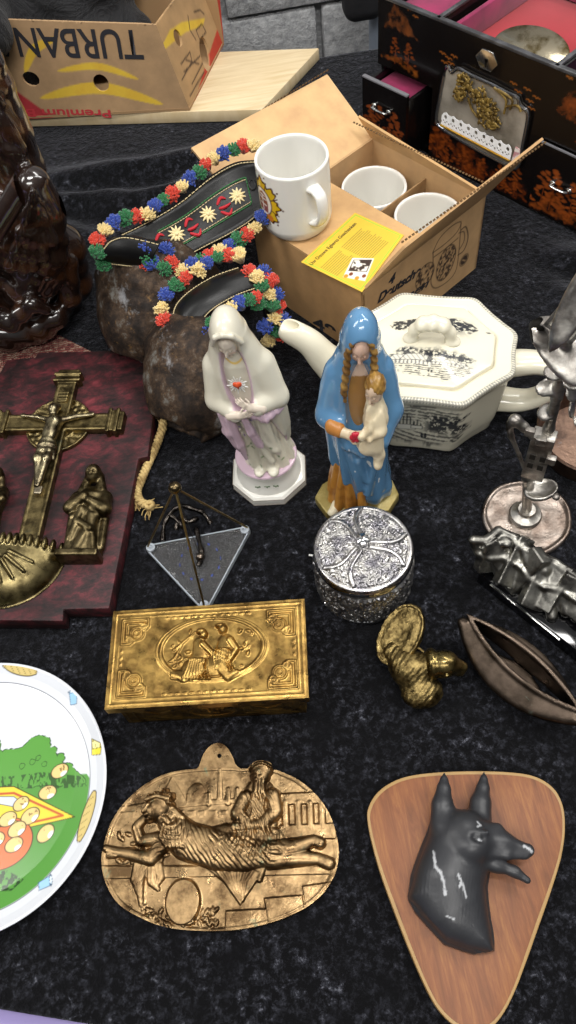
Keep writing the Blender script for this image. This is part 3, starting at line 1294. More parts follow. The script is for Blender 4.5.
def paint_rface(p):
    hs = pl_r.hits
    ink = '3c2a1c'

    def st(pts, w=.0007):
        q = smooth_path([(a, b, 0) for a, b in hs(pts)], 6)[:, :2]
        p.stroke(q, w, ink, .0005)
    # big stein drawn in outline
    st([(433, 252), (440, 238), (452, 226), (461, 222), (457, 232), (446, 243), (434, 252), (433, 252)])
    st([(433, 252), (433, 268), (431, 283), (436, 288), (448, 281), (456, 270), (459, 250), (461, 224)])
    st([(434, 257), (445, 249), (458, 238)]); st([(461, 230), (466, 227), (468, 238), (464, 250), (458, 255)], .0009); st([(459, 233), (464, 232), (464, 241), (459, 250)])
    d = ell2(p.P, pl_r.hit(446, 263), (.017, .024), -.1)
    n = vnoise(p.P, 420, 3, 2)
    p.put(np.where(d < 0, .48 - n, 1) * .004, ink, .0006)
    p.put(np.abs(d) - .0006, ink, .0005)
    d = ell2(p.P, pl_r.hit(425, 276), (.016, .017), 0)
    p.put(np.where(d < 0, .5 - vnoise(p.P, 300, 6, 2), 1) * .004, ink, .0006)
    p.put(np.abs(d) - .0006, ink, .0005)
    d = ell2(p.P, pl_r.hit(464, 260), (.0085, .0085))
    p.put(d, ink, .0005); p.put(np.abs(d + .0016) - .0004, FB, .0004); p.stroke([np.array(pl_r.hit(464, 260)) + (-.003, .002), np.array(pl_r.hit(464, 260)) + (.003, -.003)], .0007, FB, .0004)


panel('carton_side', plR, [(0, .0008), (BL, .0008), (BL, BH), (0, BH)], TH, MCARD, mbx, .0011, (), paint_rface, base=FB)


def on_local(o):
    """bring world-space lettering into the carton's frame"""
    M = Matrix.LocRotScale(mbx.location, mbx.rotation_euler, None).inverted()
    o.data.transform(M); o.parent = mbx
    return o


def up_text(s, a, b, hgt, mat, pl, parent_fn, **kw):
    A, B = np.array(pl.hit(*a)), np.array(pl.hit(*b))
    v = B - A
    return parent_fn(text_fit(s, pl, A[0], A[1], np.linalg.norm(v), hgt, mat, None, math.atan2(v[1], v[0]), .0004, **kw))


up_text('4', (388, 286), (395, 281), .013, MINK, pl_r, on_local, shear=.25, bold=.05)
up_text('Deutsche', (377, 304), (420, 274), .0135, MINK, pl_r, on_local, shear=.3, bold=.045)
up_text('Kannen', (381, 318), (428, 286), .0125, MINK, pl_r, on_local, shear=.3, bold=.02)
plL = Pl((0, BW, 0), (0, -1, 0), (0, 0, 1))
pl_l = Pl(BO + BR @ (0, BW, 0), BR @ (0, -1, 0), (0, 0, 1))
panel('carton_side', plL, [(.0, .0008), (BW, .0008), (BW, BH), (0, BH)], TH, MCARD, mbx, .003, (), None, base='b28c5e')
up_text('49', (314, 327), (338, 339.5), .019, MINK, pl_l, on_local, shear=.1, bold=.03)
panel('carton_side', Pl((BL, 0, 0), (0, 1, 0), (0, 0, 1)), [(0, .0008), (BW, .0008), (BW, BH), (0, BH)], TH, MCARD, mbx, .004, (), None, base=FB)
panel('carton_side', Pl((BL, BW, 0), (-1, 0, 0), (0, 0, 1)), [(0, .0008), (BL, .0008), (BL, BH), (0, BH)], TH, MCARD, mbx, .004, (), None, base=FB)
MB().box((BL / 2, BW / 2, .0028), (BL / 2 - .0035, BW / 2 - .0035, .0015)).build('carton_bottom', simple('plain cardboard', 'a5855f', .9), mbx)


MFLUTE = simple('shadowed flute openings', '5e4526', .9)


def flap(name, h0, h1, t0, t1, base='cba87a', label=None):
    """a flap between hinge ends h0,h1 and tip ends t0,t1 (local), with corrugated edge strip"""
    h0, h1, t0, t1 = (np.array(v, float) for v in (h0, h1, t0, t1))
    pl = Pl(h0, h1 - h0, (t0 + t1) / 2 - (h0 + h1) / 2)
    loc2 = [((q - pl.o) @ pl.r, (q - pl.o) @ pl.u) for q in (h0, h1, t1, t0)]
    o = panel(name, pl, loc2, TH, MCARD, mbx, .003, (), None, base=base)
    # dark blocks along the free edge stand for shade in the open flutes
    n = 44
    fm = MB()
    Rf = np.column_stack([pl.r, pl.u, pl.n])
    for k in range(n):
        q = t0 + (t1 - t0) * (k + .5) / n - pl.n * TH / 2
        fm.box(q + pl.u * .0003, (np.linalg.norm(t1 - t0) / n * .30, .0004, TH * .34), Rf)
    fm.build('corrugated_edge', MFLUTE, o)
    return o


flap('carton_flap', (0, BW, BH), (BL, BW, BH), (.004, .283, .147), (.216, .262, .157))
flap('carton_flap', (0, 0, BH), (BL, 0, BH), (.032, -.024, .163), (.252, -.036, .164), base='b89468')
flap('carton_flap', (BL, 0, BH), (BL, BW, BH), (.212, .010, .117), (.186, .192, .131), base='bb9768')
flap('carton_flap', (0, 0, BH), (0, BW, BH), (.104, .004, BH + .001), (.104, BW - .002, BH + .001), base='c29c6c', label='front flap folded in, carrying a mug')
dv = MB()
dv.box((.104, BW / 2, .050), (.0012, BW / 2 - .005, .0465))
dv.box((.155, .087, .048), (.048, .0009, .044))
dv.box((.108, .150, .048), (.0012, .02, .047))
dv.build('carton_divider', simple('grey brown card divider', '9a7a52', .9, spots=('7c5f3c', 40, .4, .7)), mbx)

MPORC = Mat('glazed white china', 'e6e4dd', .12)
MPORC.b.inputs['Coat Weight'].default_value = .3
MPORC = MPORC.m
MPORCP = painted('printed white china', .12)


def make_mug(label, loc, hand, print_at=None):
    t = thing('mug', label, 'mug', loc, 0, 'white mugs with the small carton')
    R, Hh = .0400, .083
    prof = [(0, .002), (.032, .002), (.033, 0), (.035, 0), (.0372, .003), (.0393, .009)]
    zs = np.linspace(.012, Hh - .002, 70)
    prof += [(R, z) for z in zs]
    prof += [(R - .0006, Hh), (R - .0028, Hh), (R - .0036, Hh - .002)]
    prof += [(R - .0036, z) for z in np.linspace(Hh - .006, .012, 10)] + [(R - .008, .006), (0, .0052)]
    m = MB().lathe(prof, 220)
    V = np.array(m.V)
    col = np.tile(hexl('e6e4dd'), (len(V), 1))
    if print_at is not None:
        r = np.hypot(V[:, 0], V[:, 1])
        an = np.arctan2(V[:, 1], V[:, 0])
        da = (an - print_at + PI) % (2 * PI) - PI
        uv = np.column_stack([da * R, V[:, 2]])
        p = Paint(uv, 'e6e4dd')
        out = (r > R - .0008)
        cz = .046

        th = np.arctan2(uv[:, 1] - cz, uv[:, 0])
        rr_ = np.hypot(uv[:, 0], (uv[:, 1] - cz) * .86)
        lob = .0225 + .0022 * np.cos(8 * th) + .0014 * np.cos(19 * th + 1)
        p.put(rr_ - lob - .0016, '4a1f14', .0005)
        p.put(rr_ - lob + .001, 'd7b21e', .0005)
        for k in range(8):
            a = PI / 8 + k * PI / 4
            p.stroke([(.012 * math.cos(a), cz + .013 * math.sin(a)), (.0245 * math.cos(a), cz + .028 * math.sin(a))], .0007, '4a1f14', .0004)
        p.put(rr_ - .0150, '4a1f14', .0005)
        p.put(rr_ - .0135, 'e8dfd2', .0005)
        p.put(poly2(uv, [(-.008, cz - .012), (.008, cz - .012), (.009, cz), (.006, cz + .010), (0, cz + .013), (-.006, cz + .010), (-.009, cz)]), '8a4a32', .0005)
        for a, b in (((-.006, .004), (.006, .004)), ((-.005, -.003), (.006, -.003)), ((0, .009), (0, -.010)), ((-.004, .008), (.004, .008))):
            p.stroke([(a[0], cz + a[1]), (b[0], cz + b[1])], .0008, 'f0e6da', .0004)
        p.put(ell2(uv, (.010, cz - .017), (.005, .004)), 'c9762a', .0004)
        p.put(ell2(uv, (-.010, cz - .016), (.005, .004)), '6d8a3a', .0004)
        for k in range(9):
            a = .6 + k * .7
            p.put(ell2(uv, (.0285 * math.cos(a), cz + .0325 * math.sin(a)), (.0012, .0012)), '4a1f14', .0003)
        col[out] = p.C[out]
    me = mesh_from(m.V, m.F, col)
    bmx = bmesh.new(); bmx.from_mesh(me); bmesh.ops.remove_doubles(bmx, verts=bmx.verts, dist=1e-6); bmx.to_mesh(me); bmx.free()
    link('mug_body', me, MPORCP, t)
    ca, sa = math.cos(hand), math.sin(hand)
    hp = [(R - .002, .066), (R + .008, .067), (R + .015, .063), (R + .0175, .052), (R + .0165, .040), (R + .011, .030), (R + .003, .025), (R - .002, .024)]
    pts = smooth_path([(x * ca, x * sa, z) for x, z in hp], 6)
    MB().tube(pts, np.interp(np.linspace(0, 1, len(pts)), [0, .15, .5, .85, 1], [.0062, .0048, .0046, .0048, .006]), 16, squash=(.75, 1.45)).build('mug_handle', MPORC, t, smooth='auto', angle=60)
    return t


p = at(297.5, 220.5, BH + .0046)
make_mug('white mug with a brown and yellow crest, standing on the folded carton flap', tuple(p), math.radians(-66), math.radians(-157))
ca_ = BO + BR @ (.155, .1290, 0); cb_ = BO + BR @ (.158, .0450, 0)
make_mug('plain white mug inside the carton, in the compartment nearer the big tilted flap', (ca_[0], ca_[1], .0045), math.radians(215))
make_mug('plain white mug inside the carton, in the compartment nearer the printed side', (cb_[0], cb_[1], .0045), math.radians(215))

# yellow leaflet
cz = BH + .0052
pll = Pl((0, 0, cz), (1, 0, 0), (0, 1, 0))
cw = [loc_(at(x, y, cz))[:2] for x, y in ((363, 293), (403, 235), (355, 212), (301, 262))]
lf_o = at(363, 293, cz)
lx = at(301, 262, cz) - lf_o    # long way along the left edge of the sheet
lf = thing('leaflet', 'yellow printed leaflet with a small picture, lying on the carton flap', 'leaflet', tuple(at(350, 250, cz)))
# reading direction: heading runs from lower left to upper right of the photograph
q_ll, q_lr, q_ur, q_ul = at(301, 262, cz), at(355, 212.5, cz), at(404, 235, cz), at(362, 292, cz)
pr_ = Pl(q_ul, q_ur - q_ul, q_ll - q_ul)
LWd, LHd = np.linalg.norm(q_ur - q_ul), np.linalg.norm(q_ll - q_ul)
lq = [((q - pr_.o) @ pr_.r, (q - pr_.o) @ pr_.u) for q in (q_ul, q_ur, q_lr, q_ll)]


def paint_leaf(p):
    W2, H2 = LWd, LHd
    hs = pr_.hits
    p.put(np.abs(poly2(p.P, lq) + .0030) - .0007, '9bc43a', .0004)
    ink = '4a4426'
    r = random.Random(4)
    # lines of small print, in two columns, running along the heading
    h0, h1 = np.array(pr_.hit(313, 265)), np.array(pr_.hit(357, 224))
    d = h1 - h0; L = np.linalg.norm(d); d /= L
    dn = np.array([d[1], -d[0]])
    if (np.array(pr_.hit(350, 285)) - h0) @ dn < 0: dn = -dn
    for c, (s0, s1, n0, n1) in enumerate(((.02, .45, .010, .034), (.50, .98, .009, .048))):
        k = n0
        while k < n1:
            a = h0 + d * L * s0 + dn * k; b = h0 + d * L * (s1 - r.uniform(0, .06)) + dn * k
            x = 0
            LL = np.linalg.norm(b - a)
            while x < LL:
                wl = r.uniform(.002, .006)
                p.put(cap2(p.P, a + d * x, a + d * min(x + wl, LL))[0] - .00045, ink, .0004, .75)
                x += wl + .0011
            k += .0027
    pic = hs([(343, 277), (352.5, 258), (374, 258.5), (365, 281)])
    p.put(poly2(p.P, pic), 'efe9dc', .0004)
    pic2 = hs([(348, 271), (353.5, 259.5), (372.5, 259.5), (367, 272)])
    p.put(poly2(p.P, pic2), '3a2a20', .0004)
    n = vnoise(p.P, 260, 8, 2)
    p.put(np.maximum(poly2(p.P, pic2) + .0012, (.5 - n) * .01), 'e8e2d4', .0005)
    for a, b in (((346, 276), (351, 274)), ((357, 278), (364, 276))):
        p.put(ell2(p.P, pr_.hit(*a), (.003, .0025)), 'd98a26', .0004)
        p.put(ell2(p.P, pr_.hit(*b), (.003, .0022)), '7a3c1c', .0004)


o = panel('sheet', pr_, lq, .0005, painted('glossy yellow paper', .35), None, .0007, (), paint_leaf, base='d6b63a')
M = Matrix.LocRotScale(lf.location, lf.rotation_euler, None).inverted()
o.data.transform(M); o.parent = lf
A, B = np.array(pr_.hit(313, 266)), np.array(pr_.hit(358, 224.5))
v = B - A
o = text_fit('Uw Douwe Egberts Geschenken', pr_, A[0], A[1], np.linalg.norm(v), .0062, simple('brown print', '4a3a1c', .6), None, math.atan2(v[1], v[0]), .0003, bold=.01)
o.data.transform(M); o.parent = lf

# ------------------------------------------------------------------ transfer-printed teapot
INK = '2a2d33'


def engraving(p, c, w, h, kind, seed=1):
    """a little black-printed landscape in an oval, built of hatching, roofs and trees"""
    P = p.P
    x = (P[:, 0] - c[0]) / w; y = (P[:, 1] - c[1]) / h
    Q = np.column_stack([x, y])
    n1 = vnoise(np.column_stack([x * 17, y * 10]), 1.0, seed, 3)
    n2 = vnoise(np.column_stack([x * 5, y * 4]), 1.0, seed + 9, 3)
    edge = x * x + y * y * 1.1 + (n2 - .5) * .9
    sky = np.zeros(len(P))

    def ink(mask, a):
        m = np.clip(mask, 0, 1) * a
        p.C = p.C * (1 - m[:, None]) + hexl(INK) * m[:, None]

    def paper(mask):
        m = np.clip(mask, 0, 1)
        p.C = p.C * (1 - m[:, None]) + hexl('d9d5c6') * m[:, None]
    inside = np.clip((1 - edge) * 5, 0, 1)
    if kind == 'village':
        hills = inside * np.clip((y - .05 - .25 * np.sin(x * 2 + 1)) * 8, 0, 1) * np.clip((.9 - y) * 3, 0, 1)
        ink(inside, .10)
        ink(hills * np.clip((n1 - .36) * 7, 0, 1), .9)
        hatch = inside * np.clip((.1 - y) * 6, 0, 1) * np.clip((np.sin(y * 60 + x * 3 + 5 * n2) + 4 * (n1 - .52)) * 2, 0, 1)
        ink(hatch, .8)
        for (hx, hy, s) in ((-.62, .10, .30), (-.30, .12, .34), (.18, .05, .16), (.48, .06, .18), (.70, .04, .12)):
            wall = np.maximum(np.abs(x - hx) - s, np.abs(y - hy + s * .55) - s * .32)
            paper((-wall) * 60)
            ink((-wall) * 60 * np.clip((np.sin(x * 70) * .5 + n1 - .55) * 5, 0, 1), .7)
            roof = poly2(Q, [(hx - s * 1.2, hy - s * .2), (hx - s * .8, hy + s * .75), (hx + s * .6, hy + s * .8), (hx + s * 1.2, hy - s * .2)])
            paper(np.clip(-roof * 60, 0, 1))
            ink(np.clip(-roof * 60, 0, 1) * np.clip((np.sin((x + y * .4) * 55) + .1), 0, 1), .4)
            ink(np.clip(1 - np.abs(roof) * 50, 0, 1), .9)
            gab = poly2(Q, [(hx + s * .5, hy - s * .5), (hx + s * .7, hy + s * .8), (hx + s * 1.3, hy - s * .4)])
            ink(np.clip(-gab * 60, 0, 1), .8)
        for (tx, ty, r) in ((-.05, .42, .24), (.35, .42, .26), (.72, .34, .26), (-.55, .62, .22)):
            d = np.hypot(x - tx, (y - ty) * 1.1) - r + (n1 - .5) * .3
            ink(np.clip(-d * 12, 0, 1) * np.clip((n1 - .30) * 6, 0, 1), .95)
        for fx in (-.02, .05):
            ink(np.clip((.03 - np.hypot((x - fx), (y + .48) * .35)) * 60, 0, 1), .95)
    elif kind == 'trees':
        d = np.abs(y - .15 * np.sin(2.6 * x + .6)) - .62 * np.sqrt(np.clip(1 - x * x, 0, 1)) + (n2 - .5) * .7
        ink(np.clip(-d * 8, 0, 1) * np.clip((n1 - .27) * 6, 0, 1), .95)
        hz = np.clip(1 - np.abs(x - .55) * 2.2, 0, 1) * np.clip(1 - np.abs(y) * 1.1, 0, 1)
        ink(hz * np.clip((n1 - .28) * 6, 0, 1), .95)
    else:
        sk = inside * np.clip((y - .15) * 8, 0, 1) * np.clip((np.sin(y * 50 + 6 * n2 + x * 4) + 3 * (n1 - .44)) * 1.6, 0, 1)
        ink(inside, .15)
        ink(sk, .7)
        tr = inside * np.clip((.55 - np.abs(y - .12 - .12 * n2)) * 4, 0, 1) * np.clip((x + .1) * 4, 0, 1)
        ink(tr * np.clip((n1 - .28) * 6, 0, 1), .95)
        gr = inside * np.clip((-.12 - y) * 6, 0, 1) * np.clip((np.sin((y * 34 - x * x * 14 + x * 10)) + 3 * (n1 - .47)) * 1.6, 0, 1)
        ink(gr, .75)
        dk = inside * np.clip((-.25 - y) * 5, 0, 1) * np.clip((np.abs(x) - .55) * 5, 0, 1)
        ink(dk * np.clip((n1 - .3) * 6, 0, 1), .9)
        for (hx, hy, s) in ((-.72, .05, .2), (-.38, .12, .26), (-.15, .06, .16)):
            roof = poly2(Q, [(hx - s, hy - s * .3), (hx, hy + s * 1.6), (hx + s, hy - s * .3)])
            ink(np.clip(-roof * 60, 0, 1) * np.clip(.5 + np.sin(x * 80) * .6, 0, 1), .85)
            wl = np.maximum(np.abs(x - hx) - s * .8, np.abs(y - hy + s * .7) - s * .4)
            paper(-wall_clip(wl)); ink(np.clip(1 - np.abs(wl) * 50, 0, 1), .8)
        for fx in (-.02, .06):
            ink(np.clip((.05 - np.hypot((x - fx) * 1.2, (y + .42) * .35)) * 60, 0, 1), .95)


def wall_clip(d):
    return -np.clip(-d * 60, 0, 1)


OCT = [(.086, .027), (.040, .074), (-.040, .074), (-.086, .027), (-.086, -.027), (-.040, -.074), (.040, -.074), (.086, -.027)]


def oct_ring(n=320, s=1.0, rnd=.006, dip=0.0):
    """rounded octagon sampled evenly; dip hollows each side a little"""
    pts = np.array(OCT) * s
    per = []
    m = len(pts)
    out = []
    L = [np.linalg.norm(pts[(i + 1) % m] - pts[i]) for i in range(m)]
    T = sum(L)
    for k in range(n):
        q = k / n * T
        for i in range(m):
            if q < L[i]: break
            q -= L[i]
        a, b = pts[i], pts[(i + 1) % m]
        t = q / L[i]
        nrm = np.array([(b - a)[1], -(b - a)[0]]) / L[i]
        out.append(a + (b - a) * t - nrm * (-1) * 0 - nrm * dip * math.sin(PI * t) * 1.0)
    out = np.array(out)
    w = max(1, int(rnd / (T / n)))
    for _ in range(2):
        out = sum(np.roll(out, s_, 0) for s_ in range(-w, w + 1)) / (2 * w + 1)
    return out


def orient(o):
    o = np.array(o)
    a = np.sum(o[:, 0] * np.roll(o[:, 1], -1) - np.roll(o[:, 0], -1) * o[:, 1])
    return o if a > 0 else o[::-1]


TPC = np.array([.1735, .5535]); TPA = math.radians(-19.5)
tp = thing('teapot', 'octagonal cream china teapot with black printed landscapes and lid, beside the blue figurine', 'teapot', (TPC[0], TPC[1], 0), TPA)
tp.scale = (1, 1, 1.1)
mtp = Mat('cream glazed china', 'ffffff', .16)
mtp.color(mtp.attr('Col'))
mtp.b.inputs['Coat Weight'].default_value = .25
MCREAM = mtp.m
CRM = 'e2dcc6'
N_ = 640
TH_ = .088
secs = [(0, .78), (.001, .83), (.004, .85), (.009, .855), (.016, .88)]
secs += [(z, .885 + .070 * ((z - .018) / .056) ** .8) for z in np.linspace(.019, .074, 55)]
secs += [(.077, .965), (.080, .985), (.083, 1.005), (.0855, 1.012), (.0875, 1.010), (.0885, 1.0)]
secs += [(.0888, s) for s in np.linspace(.992, .955, 8)] + [(.0886, s) for s in np.linspace(.95, .80, 10)] + [(.0880, .77), (.0840, .76), (.0835, .70)]
V = []; meta = []
for z, s in secs:
    ring = orient(oct_ring(N_, s, .006, .0022 * s))
    V += [(x, y, z) for x, y in ring]
V = np.array(V)
F_ = grid_faces(len(secs), N_)
nS = len(secs)
Fs = []
for i in range(nS - 1):
    a = np.arange(N_); b = (a + 1) % N_
    Fs.append(np.stack([i * N_ + a, i * N_ + b, (i + 1) * N_ + b, (i + 1) * N_ + a], 1))
Fs = np.vstack(Fs)
pp = Paint(V[:, :2], CRM)
zz = V[:, 2]
# printed chain border on the rim
ringidx = np.tile(np.arange(N_), nS) / N_
sfac = np.repeat([s for z, s in secs], N_)
band = (sfac > .955) & (sfac <= 1.013) & (zz > .0852)
ch = np.sin(ringidx * 2 * PI * 84)
wv = np.clip((np.abs(ch) - .35) * 4, 0, 1)
mk = band * np.clip(wv * (sfac > .962) + (np.abs(sfac - .960) < .004) + (np.abs(sfac - 1.008) < .004), 0, 1)
pp.C = pp.C * (1 - .6 * mk[:, None]) + hexl('3a4250') * .6 * mk[:, None]
col = pp.C
# front vignette
fr = (V[:, 1] < -.05) & (zz < .083) & (zz > .008) & (np.abs(V[:, 0]) < .06)
p2 = Paint(np.column_stack([V[fr][:, 0], zz[fr]]), CRM)
engraving(p2, (.002, .044), .046, .038, 'path', 4)
col[fr] = p2.C
for sgn in (1,):
    fr = (V[:, 1] > .05) & (zz < .083) & (zz > .008) & (np.abs(V[:, 0]) < .06)
    p2 = Paint(np.column_stack([-V[fr][:, 0], zz[fr]]), CRM)
    engraving(p2, (.0, .045), .036, .030, 'path', 6)
    col[fr] = p2.C
mobj('teapot_body', V, Fs, MCREAM, tp, col=col)
# lid
Nl = 420
ls = [(.0842, .745), (.0890, .742), (.0905, .735), (.0912, .725)] + [(.0912 + .0085 * (1 - s / .72) ** .8, s) for s in np.linspace(.715, .02, 130)]
V = np.vstack([np.column_stack([orient(oct_ring(Nl, s, .004, .0)), np.full(Nl, z)]) for z, s in ls])
a = np.arange(Nl); b = (a + 1) % Nl
Fs = np.vstack([np.stack([i * Nl + a, i * Nl + b, (i + 1) * Nl + b, (i + 1) * Nl + a], 1) for i in range(len(ls) - 1)])
pl_ = Paint(V[:, :2], CRM)
engraving(pl_, (.002, -.0285), .044, .0215, 'village', 3)
engraving(pl_, (.0, .0215), .046, .0185, 'trees', 5)
lid = mobj('teapot_lid', V, Fs, MCREAM, tp, col=pl_.C)
lt = .099


def knob(P):
    d = chain(P, [(-.020, -.001, .097), (-.018, 0, .108), (-.009, 0, .116), (0, 0, .118), (.009, 0, .116), (.018, 0, .108), (.020, -.001, .097)], [.0060, .0052, .0066, .0072, .0066, .0052, .0060], .004)
    for sx in (-1, 1):
        d = smin(d, ell(P, (sx * .021, -.001, .0975), (.0085, .0075, .0035)), .003)
        d = smin(d, ell(P, (sx * .011, 0, .1165), (.006, .0095, .0050)), .003)
    return smin(d, ell(P, (0, 0, .1185), (.006, .0105, .0055)), .003)


MCR2 = simple('cream glaze', CRM, .16, **{'Coat Weight': .25})
sdf_obj('lid_handle', knob, (-.034, -.014, .091), (.034, .014, .128), .0012, MCR2, lid)


def spout(P):
    pts = smooth_path([(-.070, 0, .034), (-.092, 0, .040), (-.112, 0, .058), (-.128, 0, .080), (-.150, 0, .094)], 5)
    d = chain(P, pts, np.interp(np.linspace(0, 1, len(pts)), [0, .25, .5, .75, 1], [.026, .0205, .0155, .0125, .0108]), .004)
    d = smax(d, -(chain(P, [(-.138, 0, .094), (-.160, 0, .106)], [.0058, .0078], .002)), .002)
    lip = (P[:, 0] + .156) * -.80 + (P[:, 2] - .100) * .45
    return np.maximum(smax(d, lip, .002), P[:, 0] + .0735)


sdf_obj('spout', spout, (-.17, -.024, .008), (-.068, .024, .115), .0015, MCR2, tp)
hp = smooth_path([(.079, 0, .073), (.096, 0, .077), (.112, 0, .078), (.128, 0, .073), (.134, 0, .060), (.128, 0, .042), (.114, 0, .028), (.098, 0, .022), (.076, 0, .022)], 6)
MB().tube(hp, np.interp(np.linspace(0, 1, len(hp)), [0, .2, .5, .8, 1], [.0150, .0125, .0110, .0120, .0145]), 8, squash=(.75, 1.15)).build('handle', MCR2, tp, smooth='auto', angle=70)

# ------------------------------------------------------------------ picture plate
PC = np.array([-.314, .2045]); PRD = .1156
plate = thing('plate', 'white round picture plate printed with a picnic on grass, cut off at the left edge', 'plate', (PC[0], PC[1], 0))
plate.scale = (1.025, 1.025, 1.0)
prof = [(0, .004), (.05, .004), (.062, .0), (.066, .0), (.067, .003), (.082, .005), (.100, .010), (.113, .0168), (.1150, .0178), (.1156, .0185), (.1152, .0192), (.1135, .0192)]
top = [(r, np.interp(r, [0, .085, .0985, .106, .113], [.0085, .0090, .0112, .0145, .0190])) for r in np.linspace(.1130, .0004, 210)]
nseg = 620
V = []
for r, z in prof + top:
    a = np.arange(nseg) / nseg * 2 * PI
    V.append(np.column_stack([r * np.cos(a), r * np.sin(a), np.full(nseg, z)]))
nP = len(V); V = np.vstack(V)
a = np.arange(nseg); b = (a + 1) % nseg
Fs = np.vstack([np.stack([i * nseg + a, i * nseg + b, (i + 1) * nseg + b, (i + 1) * nseg + a], 1) for i in range(nP - 1)])
ppl = Pl((PC[0], PC[1], .011), (1, 0, 0), (0, 1, 0))
pt = Paint(V[:, :2], 'cfd2d8')
istop = np.zeros(len(V), bool); istop[len(prof) * nseg:] = True


def paint_plate(p):
    H = ppl.hit; HS = ppl.hits
    R = np.hypot(p.P[:, 0], p.P[:, 1])
    well = R - .0985
    nz = vnoise(p.P, 150, 3, 3); nf = vnoise(p.P, 420, 5, 2)
    # grass
    g = poly2(p.P, HS([(-130, 772), (20, 776), (84, 774), (95, 790), (95, 960), (-150, 960)]))
    p.put(np.maximum(g, well), '4f8a38', .0004)
    # bushes: one scalloped silhouette
    bs = [(-110, 770), (-90, 735), (-50, 720), (-15, 738), (2, 752), (20, 748), (28, 742), (33, 738), (40, 736), (45, 740), (48, 750), (56, 752), (58, 760), (66, 764), (72, 770), (78, 776), (82, 782), (60, 786), (-110, 786)]
    d = np.full(len(p.P), 1.)
    for i in range(len(bs)):
        pass
    d = poly2(p.P, HS(bs)) + (nz - .5) * .006
    for x, y, r in ((26, 748, .004), (34, 742, .0045), (43, 742, .0045), (50, 751, .004), (58, 758, .004), (66, 767, .0035), (74, 775, .003), (20, 756, .004), (5, 756, .006), (-8, 746, .007)):
        d = np.minimum(d, np.hypot(*(p.P - np.array(H(x, y))).T) - r + (nf - .5) * .0016)
    p.put(d, '55913c', .0003)
    p.put(np.maximum(np.abs(d) - .00042, (nf - .62) * .01), '1f3a1a', .0003)
    tuft = np.maximum(poly2(p.P, HS([(-100, 776), (10, 776), (40, 772), (78, 776), (84, 786), (60, 788), (-100, 788)])), (.52 - vnoise(p.P * np.array([2.2, 1]), 230, 8, 2)) * .01)
    p.put(np.maximum(tuft, well), '2c4a24', .0004, .9)
    for (x, y) in ((36, 758), (30, 762), (42, 764), (20, 766)):
        c = np.array(H(x, y))
        p.put(np.abs(np.hypot(*(p.P - c).T) - .0022 + (nf - .5) * .002) - .0003, '26401f', .0003)
    # cloth on the grass
    cl = poly2(p.P, HS([(-120, 792), (12, 786), (72, 816), (18, 828), (-110, 836)]))
    p.put(np.maximum(cl, well), 'd8c43c', .0004)
    p.put(np.maximum(np.abs(cl) - .0004, well), '3a3418', .0003)
    inn = poly2(p.P, HS([(-120, 800), (12, 792.5), (60, 814.5), (22, 823), (-110, 830)]))
    p.put(np.maximum(np.abs(inn) - .0010, well), 'b4552c', .0004)
    # knife lying on the cloth
    kn = poly2(p.P, HS([(-14, 796), (12, 796), (20, 802), (12, 806), (-14, 801)]))
    p.put(kn, 'c3cad6', .0003); p.put(np.abs(kn) - .0003, '3a3e48', .0003)
    # red bowl
    bw = np.maximum(ell2(p.P, H(0, 842), (.0265, .0205), .1), -poly2(p.P, HS([(-60, 805), (40, 818), (20, 826), (-60, 842)])) - .004)
    p.put(bw, 'd06a3a', .0004); p.put(np.abs(bw) - .0004, '43200f', .0003)
    p.put(np.maximum(poly2(p.P, HS([(-40, 875), (5, 868), (22, 877), (10, 888), (-40, 890)])), (.5 - nf) * .01), '25401e', .0003)
    # rolls
    for x, y, r, an in ((57, 771, .0078, .35), (45, 792, .0078, .1), (19, 803, .0072, .5), (28, 815, .0084, .5), (43, 832, .0082, .7), (6, 818, .0078, .3), (15, 828, .0080, .4), (-6, 838, .0080, .2), (12, 843, .0078, .3), (-14, 820, .008, .2)):
        c = np.array(H(x, y))
        d = ell2(p.P, c, (r, r * .74), an)
        p.put(d, 'd9bd7c', .0003)
        ex_ = c + np.array([math.cos(an - 1.0), math.sin(an - 1.0)]) * r * .62
        p.put(np.maximum(d, ell2(p.P, ex_, (r * .42, r * .30), an)), 'f0ece2', .0003)
        p.put(np.abs(d) - .00038, '33291a', .0003)
        p.put(np.maximum(np.maximum(d + .001, np.abs(np.hypot(*(p.P - c - r * .3).T) - r * .3) - .0016), (.66 - nf) * .01), '6b542c', .0002, .8)
    # rings and rim ornaments
    p.put(np.abs(R - .0990) - .00030, '50545c', .0003)
    p.put(np.abs(R - .1135) - .00025, '6c7078', .0003)

    def loaf(c, L, an):
        d, t = cap2(p.P, np.array(c) - L * np.array([math.cos(an), math.sin(an)]), np.array(c) + L * np.array([math.cos(an), math.sin(an)]))
        d = d - .0052 * np.sqrt(np.clip(1 - (2 * t - 1) ** 2 * .8, 0, 1))
        p.put(d, 'cdb878', .0003); p.put(np.abs(d) - .00045, '3a3220', .0003)
        u = (p.P - c) @ np.array([math.cos(an), math.sin(an)]); v = (p.P - c) @ np.array([-math.sin(an), math.cos(an)])
        st = np.abs(((u + v * .9) % .0062) - .0031) - .0003
        p.put(np.maximum(np.maximum(st, d + .0012), -v - .001), '6a5830', .0003)
    for i, (px, py, L) in enumerate(((22, 674, .0150), (85, 816, .0185))):
        c = H(px, py); loaf(c, L, math.atan2(c[1], c[0]) + PI / 2 + (.0 if i else -.05))

